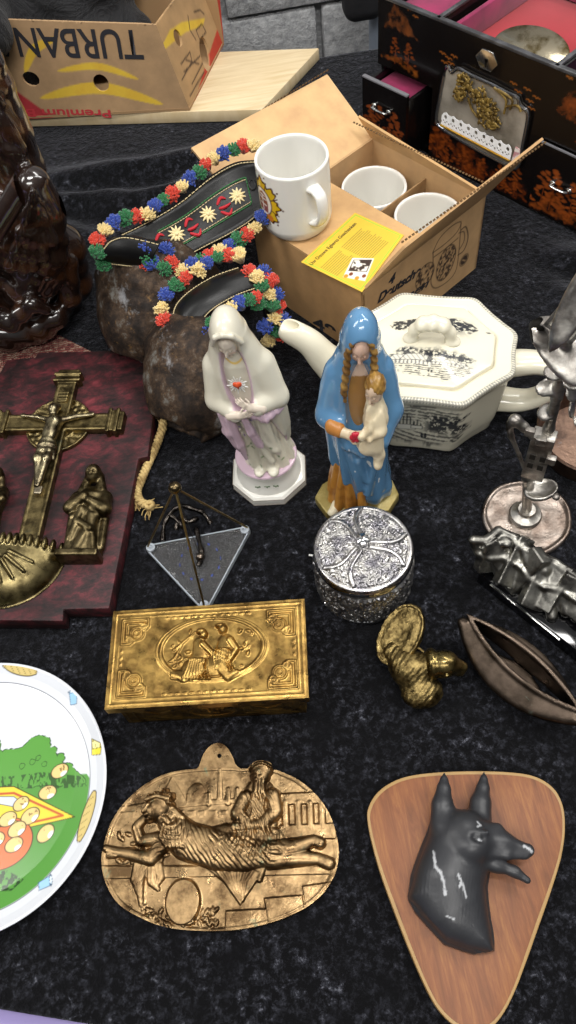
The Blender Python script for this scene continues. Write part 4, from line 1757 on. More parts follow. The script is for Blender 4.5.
    def cup(c, an, fill='9cc6e6'):
        ca, sa = math.cos(an), math.sin(an)
        q = [(-.0040, .0055), (.0044, .0052), (.0034, -.0056), (-.0030, -.0056)]
        d = poly2(p.P, [(c[0] + x * ca - y * sa, c[1] + x * sa + y * ca) for x, y in q])
        p.put(d, fill, .0003); p.put(np.abs(d) - .0003, '3c5570', .0003)
        tp_ = ell2(p.P, (c[0] - .0052 * sa, c[1] + .0052 * ca), (.0044, .0012), an)
        p.put(tp_, 'd5e6f2', .0003); p.put(np.abs(tp_) - .00025, '3c5570', .0002)
    cup(H(73, 702), -.1); cup(H(44, 881), -1.3)
    c = np.array(H(95, 749))
    for q, colr in (([(-.0045, .008), (.006, .0005), (.004, -.008), (-.005, -.006)], 'e7d64a'), ([(-.0045, .008), (.006, .0005), (.0045, -.002), (-.004, -.001)], 'efe6a0')):
        d = poly2(p.P, [(c[0] + x, c[1] + y) for x, y in q])
        p.put(d, colr, .0003); p.put(np.abs(d) - .0003, '4a4420', .0003)
    p.put(np.maximum(d + .0006, (.60 - nf) * .01), '8a7a2a', .0002)
    for px, py, kind in ((-130, 690, 0), (-160, 760, 1), (-165, 850, 0), (-90, 935, 1)):
        c = H(px, py)
        (loaf(c, .016, math.atan2(c[1], c[0]) + PI / 2) if kind == 0 else cup(c, .4))


sub = Paint(V[istop][:, :2], 'cfd2d8')
paint_plate(sub)
col = pt.C; col[istop] = sub.C
mobj('plate_body', V, Fs, painted('glazed plate', .22), plate, col=col)

# ------------------------------------------------------------------ helpers for little figures
def head_sdf(P, c, s, R, hair=False):
    """a face looking along local -y; s = head height"""
    q = (P - np.array(c, float)) @ R / s
    d = ell(q, (0, 0, .02), (.37, .43, .50))
    d = smin(d, ell(q, (0, -.10, -.20), (.27, .28, .28)), .12)
    d = smin(d, cap(q, (0, -.40, .06), (0, -.485, -.11), .035, .062), .05)
    for sx in (-1, 1):
        d = smax(d, -ell(q, (sx * .15, -.43, .075), (.095, .07, .055)), .06)
        d = smin(d, ell(q, (sx * .15, -.365, .055), (.065, .05, .04)), .03)
        d = smin(d, ell(q, (sx * .18, -.28, -.10), (.11, .09, .10)), .08)
    d = smin(d, ell(q, (0, -.405, -.225), (.09, .035, .022)), .03)
    d = smin(d, ell(q, (0, -.405, -.265), (.075, .035, .022)), .03)
    d = smin(d, ell(q, (0, -.33, -.40), (.10, .09, .08)), .06)
    return d * s


def face_paint(V, c, s, R, skin='e2cdb4', lip='b8705e', brow='5a4634'):
    q = (V - np.array(c, float)) @ R / s
    p = Paint(q[:, [0, 2]], skin)
    fr = q[:, 1] < -.1
    C0 = p.C.copy()
    p.put(ell2(p.P, (0, -.245), (.11, .04)), lip, .02)
    for sx in (-1, 1):
        p.put(line2(p.P, [(sx * .07, .17), (sx * .15, .20), (sx * .24, .16)]) - .014, brow, .015, .35)
        p.put(line2(p.P, [(sx * .09, .055), (sx * .15, .065), (sx * .21, .05)]) - .014, brow, .015, .5)
        p.put(ell2(p.P, (sx * .2, -.10), (.10, .08)), 'dcae98', .06, .5)
    C0[fr] = p.C[fr]
    return C0


def hand_sdf(P, wrist, dirn, palm_n, s, curl=.25, thumb=1):
    """small hand: palm, four bent fingers and a thumb; s = hand length"""
    w = np.array(wrist, float)
    d_ = np.array(dirn, float); d_ /= np.linalg.norm(d_)
    n = np.array(palm_n, float); n = n - d_ * (n @ d_); n /= np.linalg.norm(n)
    side = np.cross(d_, n)
    R = np.column_stack([side, d_, n])
    d = rbox(P, w + d_ * s * .24, (s * .20, s * .24, s * .085), s * .07, R)
    for i, (o, L) in enumerate(((-.15, .44), (-.05, .52), (.05, .48), (.145, .38))):
        k = w + d_ * s * .44 + side * s * o
        m = k + d_ * s * L * .55 - n * s * curl * .14 + side * s * o * .25
        e = m + d_ * s * L * .42 - n * s * curl * .45
        d = np.minimum(d, chain(P, [k, m, e], [s * .058, s * .05, s * .038], s * .02)) if i else smin(d, chain(P, [k, m, e], [s * .058, s * .05, s * .038], s * .02), s * .02)
    t0 = w + d_ * s * .12 + side * s * .15 * thumb
    t1 = t0 + d_ * s * .20 + side * s * .16 * thumb - n * s * .06
    t2 = t1 + d_ * s * .20 + side * s * .02 * thumb - n * s * .06
    return smin(d, chain(P, [t0, t1, t2], [s * .075, s * .06, s * .042], s * .02), s * .03)


MGLZ = painted('painted glazed porcelain', .3, **{'Coat Weight': .2})

# ------------------------------------------------------------------ white figurine with a glowing heart
b1 = at(270.5, 478, 0)
s1 = thing('figurine', 'white and pink porcelain figurine of a veiled woman with a red heart, on octagonal plinth', 'figurine', (b1[0], b1[1] + .004, 0), math.radians(-8))
# plinth
n8 = 8
pm = MB()
secs = [(.0385, .0), (.0390, .001), (.0390, .010), (.0375, .0115), (.0365, .013)]
octv = lambda r: [(r / math.cos(PI / 8) * math.cos(PI / 8 + k * PI / 4), r / math.cos(PI / 8) * math.sin(PI / 8 + k * PI / 4)) for k in range(8)]
V = []; Fs = []
for r, z in secs:
    V += [(x, y, z) for x, y in octv(r)]
for i in range(len(secs) - 1):
    for k in range(8):
        Fs.append((i * 8 + k, i * 8 + (k + 1) % 8, (i + 1) * 8 + (k + 1) % 8, (i + 1) * 8 + k))
Fs += [tuple(range(7, -1, -1)), tuple((len(secs) - 1) * 8 + k for k in range(8))]
pm.add(V, Fs)
MPLW = simple('white porcelain', 'dcdad2', .28, **{'Coat Weight': .2})
o = pm.build('plinth', MPLW, s1, smooth='auto', bevel=.0008)
MPINKL = simple('pink lustre', 'c4abb8', .3, **{'Coat Weight': .2})
MB().lathe([(0, .0125), (.0350, .0125), (.0345, .016), (.0315, .022), (.0300, .030), (.0302, .034), (.0310, .036), (.0310, .0385)], 64).build('plinth_drum', MPLW, o, smooth='auto')
MB().lathe([(.0310, .038), (.0322, .0388), (.0326, .040), (.0318, .0415), (.029, .042), (0, .0425)], 64).build('plinth_ring', MPINKL, o, smooth='auto')
gl = MB()
for zz_ in (.0015, .0098):
    ring = [np.array([x, y, zz_]) for x, y in octv(.0392)]
    gl.tube(ring, .0004, 6, closed=True)
gl.build('gilt_line', simple('grey brown line', '6e655c', .4), o)
sp = MB()
for x in (-.010, 0, .009):
    sp.tube([(x - .0025, -.0318, .0255), (x, -.0322, .0262), (x + .003, -.0318, .0248)], .0005, 6)
    for k in range(3):
        sp.ball((x - .002 + k * .002, -.0322 + abs(x) * .05, .0262 - (k % 2) * .002), (.0011, .0006, .0008), 8)
sp.build('painted_sprig', simple('green enamel', '66765c', .4), o, smooth='auto')

WH = 'cfcab8'


def robe1(P):
    th = np.arctan2(P[:, 1], P[:, 0])
    fold = .0011 * np.sin(13 * th + 20 * P[:, 2]) + .0008 * np.sin(23 * th - 30 * P[:, 2])
    d = cone_stack(P, [.0405, .050, .075, .11, .145, .175, .200, .213], [.0275, .0262, .0250, .0255, .0275, .0285, .0240, .012], [.0245, .0235, .0225, .0220, .0225, .0215, .018, .010],
                   cx=[.004, .004, .003, .002, 0, 0, 0, 0])
    d = d + fold * np.clip((.17 - P[:, 2]) / .05, 0, 1)
    # cloth spreading at the feet, toes
    for x, y in ((-.006, -.0245), (.009, -.0255)):
        d = smin(d, ell(P, (x, y, .045), (.006, .008, .004)), .004)
    # diagonal folds across the front
    for a, b, r in (((-.016, -.019, .135), (.016, -.021, .075), .003), ((-.012, -.020, .125), (.010, -.0235, .060), .0028), ((.010, -.020, .125), (.018, -.018, .07), .003), ((-.018, -.016, .10), (-.012, -.021, .052), .003)):
        d = smin(d, cap(P, a, b, r, r * 1.2), .004)
    # throat
    d = smin(d, cap(P, (0, -.002, .200), (0, -.006, .222), .010, .008), .006)
    return d


def robe1_col(V):
    p = Paint(np.column_stack([V[:, 0], V[:, 2]]), WH)
    r = random.Random(8)
    fr = V[:, 1] < -.005
    C0 = p.C.copy()
    for k in range(26):
        x, z = r.uniform(-.02, .022), r.uniform(.05, .135)
        p.put(ell2(p.P, (x, z), (.0020, .0013), r.uniform(0, 3)), r.choice(['7a8f66', '7a8f66', '8a74a6', '6a7c5a']), .0005, .9)
    p.put(np.maximum(np.abs(p.P[:, 1] - (.2045 + 4 * p.P[:, 0] ** 2 * 10)) - .0011, np.abs(p.P[:, 0]) - .012), 'd8b860', .0004)
    C0[fr] = p.C[fr]
    return C0


sdf_obj('robe', robe1, (-.036, -.036, .036), (.038, .030, .232), .0012, MGLZ, s1, robe1_col)
HR = rotz(math.radians(-12)) @ rotx(math.radians(22))
HC = (-.002, -.009, .232)
sdf_obj('head', lambda P: head_sdf(P, HC, .034, HR), (-.02, -.032, .208), (.018, .012, .256), .0008, MGLZ, s1, lambda V: face_paint(V, HC, .034, HR, 'dcd0bf', 'b08878', '85705a'))


def mantle1_out(P):
    d = cone_stack(P, [.062, .085, .11, .14, .165, .19, .205, .222, .236], [.021, .0275, .033, .0395, .0405, .036, .031, .0245, .021], [.020, .0235, .0255, .0275, .0275, .0255, .0235, .022, .019],
                   cx=[.010, .009, .006, .001, -.001, -.001, -.001, -.001, -.001], cy=[.008, .006, .004, .001, 0, .001, .002, .002, .002])
    d = smin(d, ell(P, (-.001, -.002, .2385), (.0205, .0255, .0255)), .008)
    d = smin(d, chain(P, [(-.0175, -.0200, .238), (-.011, -.0265, .2535), (-.001, -.0285, .2575), (.009, -.0265, .2535), (.0160, -.0200, .238)], [.0030] * 5, .002), .004)
    th = np.arctan2(P[:, 1], P[:, 0])
    d = d + .0010 * np.sin(11 * th + 25 * P[:, 2]) * np.clip((.20 - P[:, 2]) / .03, 0, 1)
    # arms under the cloth
    d = smin(d, chain(P, [(-.031, .0, .188), (-.036, -.012, .152), (-.014, -.030, .147)], [.011, .0115, .0085], .006), .008)
    d = smin(d, chain(P, [(.031, .0, .188), (.037, -.010, .150), (.014, -.030, .155)], [.011, .0120, .0090], .006), .008)
    return d


def mantle1_open(P):
    # face and breast
    d = ell(P, (-.002, -.034, .196), (.0165, .030, .052))
    d = smin(d, ell(P, (-.002, -.032, .232), (.0150, .019, .0205)), .006)
    # below the arms the front is open down to the hem
    q = np.abs(P[:, 0] - .000 - (.145 - P[:, 2]) * .05) - (.018 + (.145 - P[:, 2]) * .12)
    low = np.maximum(np.maximum(q, P[:, 1] + .004), P[:, 2] - .139)
    return np.minimum(d, low)


def mantle1(P):
    return smax(mantle1_out(P), -mantle1_open(P), .0022)


def mantle1_col(V):
    d = mantle1_open(V)
    p = Paint(np.column_stack([V[:, 0], V[:, 2]]), WH)
    lining = np.clip((.0022 - d) / .001, 0, 1) * np.clip((.224 - V[:, 2]) / .004, 0, 1)
    gold = np.clip(1 - np.abs(d - .0034) / .0007, 0, 1)
    C = p.C * (1 - lining[:, None]) + hexl('c4abb8') * lining[:, None]
    return C * (1 - .6 * gold[:, None]) + hexl('cfc8c4') * .6 * gold[:, None]


sdf_obj('mantle', mantle1, (-.056, -.046, .055), (.056, .036, .270), .0012, MGLZ, s1, mantle1_col)


def drape1(P):
    d = chain(P, [(-.032, -.020, .142), (-.029, -.023, .115), (-.022, -.024, .083)], [.006, .007, .003], .004)
    d = smin(d, chain(P, [(-.024, -.024, .135), (-.020, -.026, .095), (-.016, -.026, .070)], [.005, .005, .002], .003), .003)
    d = smin(d, chain(P, [(-.006, -.030, .142), (-.002, -.030, .12), (.004, -.029, .096)], [.004, .0052, .0045], .003), .002)
    d = smin(d, chain(P, [(.002, -.032, .149), (.020, -.030, .140), (.036, -.018, .140)], [.0045, .0058, .0055], .004), .003)
    return d + .0006 * np.sin(900 * P[:, 0] + 120 * P[:, 2])


sdf_obj('mantle_lining', drape1, (-.046, -.042, .062), (.050, -.004, .160), .0011, MPINKL, s1)


def hands1(P):
    d = chain(P, [(-.020, -.031, .1475), (-.008, -.036, .152)], [.0058, .0045], .003)
    d = smin(d, hand_sdf(P, (-.008, -.0365, .152), (.9, -.05, .15), (0, -1, .1), .020, .3, -1), .003)
    d2 = chain(P, [(.020, -.031, .155), (.008, -.036, .162)], [.0058, .0045], .003)
    d2 = smin(d2, hand_sdf(P, (.008, -.037, .162), (-.75, -.05, .75), (0, -1, .1), .020, .25, 1), .003)
    return np.minimum(d, d2)


sdf_obj('hands', hands1, (-.032, -.048, .136), (.032, -.020, .190), .0008, simple('porcelain skin', 'dccfbe', .3, **{'Coat Weight': .2}), s1)
# heart with rays
hy = -.0265
rays = MB()
for k in range(18):
    a = 2 * PI * k / 18
    L = .0120 if k % 2 else .0090
    rays.tube([(math.cos(a) * .002 - .001, hy - .0005, .187 + math.sin(a) * .002), (math.cos(a) * L - .001, hy - .0012, .187 + math.sin(a) * L)], [.0009, .0005], 6)
rays.build('heart_rays', simple('white and grey rays', 'e4e4e0', .3), s1, smooth='auto')


def heart(P):
    q = P - np.array([-.001, hy - .002, .187])
    d = ell(q, (-.0022, 0, .0014), (.0031, .0018, .0031))
    d = smin(d, ell(q, (.0022, 0, .0014), (.0031, .0018, .0031)), .001)
    return smin(d, cap(q, (0, 0, .0002), (0, 0, -.0052), .0028, .0005), .0012)


sdf_obj('heart', heart, (-.010, hy - .007, .178), (.009, hy + .004, .195), .0005, simple('orange red enamel', 'c8502c', .25), s1)

def slim(root, skip, prof, lean=0.0):
    """slender proportions: narrows the parts of a figurine with height"""
    def kids(o):
        for c in o.children:
            yield c
            yield from kids(c)
    for c in kids(root):
        if any(c.name.startswith(s) for s in skip): continue
        me = c.data
        co = np.empty(len(me.vertices) * 3); me.vertices.foreach_get('co', co); co = co.reshape(-1, 3)
        z = co[:, 2].copy()
        zs, sx, sy, zz = prof
        co[:, 0] *= np.interp(z, zs, sx); co[:, 1] *= np.interp(z, zs, sy)
        co[:, 2] = np.interp(z, zs, zz)
        co[:, 0] += lean * np.clip(co[:, 2] - .045, 0, 1)
        me.vertices.foreach_set('co', co.ravel()); me.update()


slim(s1, ('plinth', 'gilt', 'painted'), ([0, .042, .08, .13, .19, .215, .27], [1, .98, .86, .80, .78, .76, .70], [1, 1, .92, .88, .88, .86, .80], [0, .042, .077, .125, .183, .206, .2515]), -.062)

# ------------------------------------------------------------------ blue figurine with child
c2 = at(356.5, 491, .012)
s2 = thing('figurine', 'blue and ochre plaster figurine of a mother holding a child, on a gold base', 'figurine', (c2[0], c2[1], 0), math.radians(-9))
bs_ = [(-.044, -.006), (-.032, -.026), (.032, -.026), (.044, -.006), (.038, .012), (.026, .024), (-.018, .024), (-.036, .010)]
MB().prism(bs_, 0, .0125).build('base', simple('worn gold paint', '8c7c44', .4, .35, spots=('a89a66', 60, .5, .7)), s2, smooth='auto', bevel=.0015)
BLU = '5a86ab'


def gown2(P):
    th = np.arctan2(P[:, 1], P[:, 0])
    d = cone_stack(P, [.0118, .03, .07, .12, .16, .19, .212, .224], [.0275, .025, .0225, .023, .026, .027, .022, .011], [.022, .021, .020, .020, .021, .0205, .017, .010],
                   cx=[-.002, -.004, -.004, -.001, 0, 0, 0, 0])
    d = d + .0014 * np.sin(12 * th) * np.clip((.10 - P[:, 2]) / .05, 0, 1)
    for a, b, r in (((-.016, -.015, .09), (-.020, -.022, .014), .0034), ((-.010, -.016, .08), (-.008, -.025, .014), .0034), ((-.022, -.008, .09), (-.026, -.010, .014), .0034), ((.004, -.022, .05), (.006, -.028, .014), .004)):
        d = smin(d, cap(P, a, b, r, r * 1.3), .003)
    d = smin(d, cap(P, (.0, -.006, .205), (.0, -.010, .232), .0105, .0085), .006)
    return d


def gown2_col(V):
    p = Paint(np.column_stack([V[:, 0], V[:, 2]]), 'b07a34')
    n = vnoise(V, 140, 4, 3)
    p.put((n - .36) * .01, '8a5424', .0012, .7)
    sk = (V[:, 2] > .2105 - 2.0 * V[:, 0] ** 2 * 10) & (np.abs(V[:, 0]) < .012)
    C = p.C
    C[sk] = hexl('dcc3b0')
    up = np.clip((V[:, 2] - .135) / .02, 0, 1)[:, None] * (~sk)[:, None]
    return C * (1 - .75 * up) + hexl('a8814e') * .75 * up


sdf_obj('gown', gown2, (-.034, -.034, .010), (.034, .028, .245), .0012, MGLZ, s2, gown2_col)
sdf_obj('foot', lambda P: smin(chain(P, [(-.021, -.018, .0155), (-.026, -.027, .0148)], [.0055, .0042], .002), ell(P, (-.0255, -.027, .0150), (.0052, .0035, .0028)), .002), (-.036, -.036, .0112), (-.012, -.008, .026), .0009, simple('ivory paint', 'd8ceb0', .4), s2)
H2R = rotz(math.radians(-6)) @ rotx(math.radians(26))
H2C = (.0, -.011, .244)
sdf_obj('head', lambda P: head_sdf(P, H2C, .036, H2R), (-.02, -.036, .218), (.02, .012, .270), .0008, MGLZ, s2, lambda V: face_paint(V, H2C, .036, H2R, 'dcb9a4', 'a85a4c', '6b5234'))
MHAIR = simple('golden brown hair', '94733c', .45, bump=(240, .5, .001), spots=('6e4e24', 80, .4, .6))


def hair2(P):
    d = None
    for sx in (-1, 1):
        e = chain(P, [(sx * .010, -.022, .256), (sx * .0150, -.020, .242), (sx * .0160, -.021, .222), (sx * .015 - (.004 if sx < 0 else 0), -.024, .200), (-.017 if sx < 0 else .014, -.024, .186)], [.003, .004, .0042, .0038, .002], .002)
        d = e if d is None else np.minimum(d, e)
    return d + .0008 * np.sin(700 * P[:, 2] + 300 * P[:, 0])


sdf_obj('hair', hair2, (-.028, -.034, .178), (.028, -.008, .266), .0009, MHAIR, s2)


def mantle2_out(P):
    d = cone_stack(P, [.016, .03, .06, .10, .14, .165, .19, .21, .232, .245], [.021, .0265, .0290, .0345, .0425, .0455, .0425, .0350, .0250, .0225], [.025, .0275, .0280, .0300, .0325, .0315, .0275, .0255, .0225, .021],
                   cx=[.016, .012, .007, .003, .0, .0, 0, 0, 0, 0], cy=[.004, .003, .002, .001, 0, 0, 0, 0, .001, .001])
    d = smin(d, ell(P, (0, -.003, .2475), (.0225, .0265, .0275)), .008)
    th = np.arctan2(P[:, 1], P[:, 0])
    d = d + .0012 * np.sin(10 * th + 18 * P[:, 2]) * np.clip((.20 - P[:, 2]) / .04, 0, 1)
    # arms
    d = smin(d, chain(P, [(-.030, 0, .200), (-.040, -.013, .158), (-.024, -.030, .157)], [.012, .0125, .0105], .006), .007)
    d = smin(d, chain(P, [(.030, 0, .200), (.041, -.013, .160), (.028, -.033, .140)], [.012, .0130, .0100], .006), .007)
    # draped loop across the front and hanging folds
    d = smin(d, chain(P, [(-.024, -.024, .150), (-.012, -.030, .130), (.006, -.033, .122), (.022, -.031, .130), (.031, -.024, .145)], [.004, .0048, .005, .0055, .005], .004), .005)
    for a, b, r in (((-.024, -.022, .145), (-.012, -.020, .060), .0042), ((-.016, -.027, .128), (.004, -.024, .055), .0038), ((.022, -.028, .125), (.012, -.025, .045), .0046), ((.031, -.016, .135), (.026, -.014, .040), .0045), ((-.036, -.008, .14), (-.028, -.006, .075), .004),
                    ((.0, -.029, .105), (.010, -.026, .070), .0035)):
        d = smin(d, cap(P, a, b, r, r * .9), .004)
    return d


def mantle2_open(P):
    d = ell(P, (0, -.036, .190), (.0185, .026, .052))
    d = smin(d, ell(P, (0, -.036, .242), (.0165, .0205, .0200)), .006)
    # lower left front open: hem runs diagonally
    hem = (P[:, 2] - (.017 + np.clip(-.007 - P[:, 0], 0, 1) * 2.6)) * .45
    low = np.maximum(hem, P[:, 1] - .004 + np.clip(P[:, 0], 0, 1) * .5)
    return np.minimum(d, np.maximum(low, P[:, 2] - .12))


def mantle2(P):
    return smax(mantle2_out(P), -mantle2_open(P), .002)


def mantle2_col(V):
    C = np.tile(hexl(BLU), (len(V), 1))
    n = vnoise(V, 115, 9, 2)
    ch = np.clip((n - .835) / .012, 0, 1)
    n2 = vnoise(V, 30, 3, 3)
    C = C * (.93 + .14 * n2[:, None])
    return C * (1 - ch[:, None]) + hexl('dfe4e4') * ch[:, None]


sdf_obj('mantle', mantle2, (-.060, -.048, .012), (.060, .036, .280), .0012, painted('glossy blue paint', .16, **{'Coat Weight': .5}), s2, mantle2_col)
# sleeve and hand holding the flower
sdf_obj('sleeve', lambda P: chain(P, [(-.033, -.029, .158), (-.024, -.037, .160)], [.0088, .0075], .003), (-.046, -.050, .145), (-.012, -.018, .172), .0009, simple('ochre paint', 'b87c3e', .35), s2)
MSKIN2 = simple('ivory skin paint', 'd6c4a4', .35, spots=('c0a888', 60, .45, .65), **{'Coat Weight': .2})


def hands2(P):
    d = chain(P, [(-.024, -.038, .160), (-.014, -.043, .160)], [.0060, .0048], .003)
    d = smin(d, hand_sdf(P, (-.014, -.0435, .160), (.85, -.25, .1), (0, -.6, .8), .023, -.3, 1), .003)
    return d


sdf_obj('hand', hands2, (-.034, -.060, .146), (.014, -.028, .178), .0008, MSKIN2, s2)


def flower2(P):
    c = np.array([-.0055, -.0525, .1665])
    d = ell(P, c, (.0058, .0045, .0052))
    for k in range(6):
        a = k * PI / 3
        d = smin(d, ell(P, c + np.array([math.cos(a) * .0042, -.001, math.sin(a) * .0040]), (.0030, .0026, .0030)), .0006)
    return smax(d, -ell(P, c + np.array([0, -.005, 0]), (.0022, .0025, .0022)), .001)


sdf_obj('flower', flower2, (-.018, -.062, .156), (.006, -.044, .178), .0006, simple('red flower paint', 'b8283a', .3), s2)
# child
KR = rotz(math.radians(-30)) @ rotx(math.radians(20))
KC = (.0165, -.036, .2105)


def child_body(P):
    d = chain(P, [(.0165, -.031, .197), (.019, -.036, .175), (.016, -.041, .150)], [.0095, .0135, .0125], .006)
    d = smin(d, ell(P, (.011, -.046, .146), (.0145, .0100, .0085), roty(.3)), .006)
    d = smin(d, chain(P, [(.020, -.044, .150), (.024, -.047, .134), (.022, -.050, .124)], [.0075, .006, .0055], .004), .005)
    # arm reaching to the flower
    d = smin(d, chain(P, [(.0115, -.041, .188), (.0105, -.050, .172), (.0010, -.0545, .168)], [.0058, .0052, .0040], .003), .003)
    d = smin(d, chain(P, [(.0225, -.040, .187), (.0255, -.050, .170), (.012, -.0545, .165)], [.0058, .0055, .0042], .003), .003)
    d = d + .0007 * np.sin(260 * (P[:, 0] + P[:, 2]) + 5 * np.sin(200 * P[:, 1]))
    return d


sdf_obj('child_gown', child_body, (-.012, -.068, .112), (.042, -.014, .212), .0010, simple('cream paint', 'd9cbab', .35, spots=('c2ab86', 55, .5, .7), **{'Coat Weight': .2}), s2)
kid = sdf_obj('child_head', lambda P: head_sdf(P, KC, .0285, KR), (-.004, -.060, .190), (.038, -.016, .232), .0007, MGLZ, s2, lambda V: face_paint(V, KC, .0285, KR, 'd9bfa4', 'a86a58', '7a5a34'))


def khair(P):
    q = (P - np.array(KC)) @ KR / .0285
    d = ell(q, (0, .07, .10), (.43, .44, .47)) * .0285
    cut = (q[:, 1] + .20 + (q[:, 2] - .12) * 1.0) * -.0285
    return smax(d, cut, .002) + .0005 * np.sin(900 * P[:, 0]) * np.sin(800 * P[:, 2])


sdf_obj('child_hair', khair, (-.006, -.058, .192), (.040, -.010, .234), .0008, simple('golden hair', 'a07c3e', .35, spots=('7a5826', 120, .4, .6)), kid)


slim(s2, ('base',), ([0, .0125, .05, .10, .15, .19, .22, .28], [1, 1, .92, .80, .72, .72, .70, .66], [1, 1, .96, .88, .84, .82, .80, .74], [0, .0125, .049, .098, .149, .190, .220, .274]), .034)

# ------------------------------------------------------------------ metals


def metal(name, base, dark, rough=.3, sc=40, lo=.42, hi=.62, bump=None, tint=None):
    m = Mat(name, base, rough, 1.0)
    c = m.mix(m.ramp(m.noise(sc, 6, .65), [(lo, 0.), (hi, 1.)]), base, dark)
    if tint:
        c = m.mix(m.ramp(m.noise(sc * .8, 5, .7, dist=.6), [(.62, 0.), (.72, .8)]), c, tint)
    m.color(c)
    m.set('Roughness', m.ramp(m.noise(sc * 1.7, 4), [(.3, max(.05, rough - .1)), (.7, min(1, rough + .15))]))
    if bump: m.bump(m.noise(bump[0], 5, .6), bump[1], bump[2])
    return m.m


MBRONZE = metal('brown bronze', '987e5a', '57442e', .33, 55, bump=(220, .25, .001), tint='5f6a54')
MBRASS = metal('aged brass', 'b49252', '7e6236', .33, 60, bump=(260, .2, .0008))
MOLDBRASS = metal('old dull brass', '857650', '453c28', .38, 60, bump=(200, .3, .001), tint='4e5448')
MSILVER = metal('bright silver', 'c0beba', '86848a', .30, 90)
MPEWTER = metal('pewter', 'bcb8b0', '807a74', .38, 45, bump=(160, .3, .001))
MDKBRZ = metal('dark bronze', '5c5046', '3c342c', .34, 35, bump=(300, .15, .0006), tint='7a8a80')


def relief_mesh(name, V2, h, Fq, thick, mat, parent, back=0.0, lift=0.0):
    """solid with a modelled upper face; V2 outline grid, h heights above thick"""
    n = len(V2)
    V = np.vstack([np.column_stack([V2, thick + h]), np.column_stack([V2, np.full(n, back)])])
    e = np.vstack([Fq[:, [0, 1]], Fq[:, [1, 2]], Fq[:, [2, 3]], Fq[:, [3, 0]]])
    k = e[:, 0].astype(np.int64) * (10 ** 7) + e[:, 1]
    kr = e[:, 1].astype(np.int64) * (10 ** 7) + e[:, 0]
    bd = e[~np.isin(k, kr)]
    side = np.column_stack([bd[:, 1], bd[:, 0], bd[:, 0] + n, bd[:, 1] + n])
    o = mobj(name, V, np.vstack([Fq, Fq[:, ::-1] + n, side]), mat, parent)
    o.data.set_sharp_from_angle(angle=math.radians(75))
    return o


def blur(h, nx, ny, k=1):
    H = h.reshape(nx, ny)
    for _ in range(k):
        p = np.pad(H, 1, mode='edge')
        H = (p[1:-1, 1:-1] * 4 + p[:-2, 1:-1] * 2 + p[2:, 1:-1] * 2 + p[1:-1, :-2] * 2 + p[1:-1, 2:] * 2 + p[:-2, :-2] + p[2:, 2:] + p[:-2, 2:] + p[2:, :-2]) / 16
    return H.ravel()


def disc_grid(n, m):
    """square grid mapped onto the unit disc"""
    u = np.linspace(-1, 1, n); v = np.linspace(-1, 1, m)
    U, W = np.meshgrid(u, v, indexing='ij')
    return np.column_stack([(U * np.sqrt(1 - W * W / 2)).ravel(), (W * np.sqrt(1 - U * U / 2)).ravel()])


# ------------------------------------------------------------------ oval bronze wall plaque with reclining woman
ovc = at(220, 850, .006)
OVA = math.radians(-9.0)
ov = thing('wall_plaque', 'oval bronze relief plaque of a reclining woman and a seated figure, at the front', 'plaque', (ovc[0], ovc[1], 0), OVA)
ORZ = rotz(OVA)


def ovl(px, py):
    q = at(px, py, .008) - ovc
    q = ORZ.T @ np.array([q[0], q[1], 0])
    return (float(q[0]), float(q[1]))


def OV(pts):
    return [ovl(*p) for p in pts]


def Z(x, y):
    """position measured in an enlarged detail of the plaque"""
    return ovl(90 + x * 260 / 576, 730 + y * 260 / 576)


outl_px = [(30, 250), (24, 290), (34, 340), (62, 385), (110, 415), (170, 437), (260, 445), (340, 440), (420, 420), (490, 385), (535, 335), (551, 275), (540, 210), (515, 160), (470, 115), (420, 90), (406, 86), (400, 72), (378, 66), (357, 72), (350, 84), (300, 82), (230, 85), (170, 95), (120, 120), (75, 160), (45, 205)]
outl = np.array([Z(*p) for p in outl_px])
po = smooth_path([np.append(p, 0) for p in outl], 10, True)[:, :2]
pa = np.unwrap(np.arctan2(po[:, 1], po[:, 0])); prd = np.hypot(po[:, 0], po[:, 1])
NX, NY = 420, 320
D0 = disc_grid(NX, NY)
A0_, B0_ = .105, .072
ang_ = np.arctan2(D0[:, 1] * B0_, D0[:, 0] * A0_)
so = np.argsort(np.mod(pa, 2 * PI))
rad_out = np.interp(np.mod(ang_, 2 * PI), np.mod(pa, 2 * PI)[so], prd[so], period=2 * PI)
rell = 1 / np.sqrt((np.cos(ang_) / A0_) ** 2 + (np.sin(ang_) / B0_) ** 2)
P2 = np.column_stack([D0[:, 0] * A0_, D0[:, 1] * B0_]) * (rad_out / rell)[:, None]
R_ = Relief(P2)
nzz = vnoise(P2, 90, 3, 4)
R_.h += .0004 * nzz
S_ = 260 / 576 * 0.00093   # metres per detail pixel, about


def zl(pts): return [Z(*p) for p in pts]


# ground, ledge, parapet, ruins
R_.flat(poly2(P2, zl([(0, 300), (560, 300), (560, 318), (0, 330)])), .0012)
R_.flat(poly2(P2, zl([(420, 210), (545, 205), (545, 240), (415, 240)])), .0022)
R_.flat(poly2(P2, zl([(420, 140), (515, 135), (540, 160), (425, 165)])), .0020)
for x in (432, 460, 487, 513):
    R_.limb(zl([(x, 160), (x + 2, 215)]), [.0034, .0034], 0, .8)
R_.flat(poly2(P2, zl([(300, 400), (390, 395), (395, 450), (298, 450)])), .0018)
R_.flat(poly2(P2, zl([(385, 372), (470, 365), (480, 420), (395, 430)])), .0024)
R_.flat(poly2(P2, zl([(470, 345), (540, 335), (520, 390), (478, 400)])), .0018)
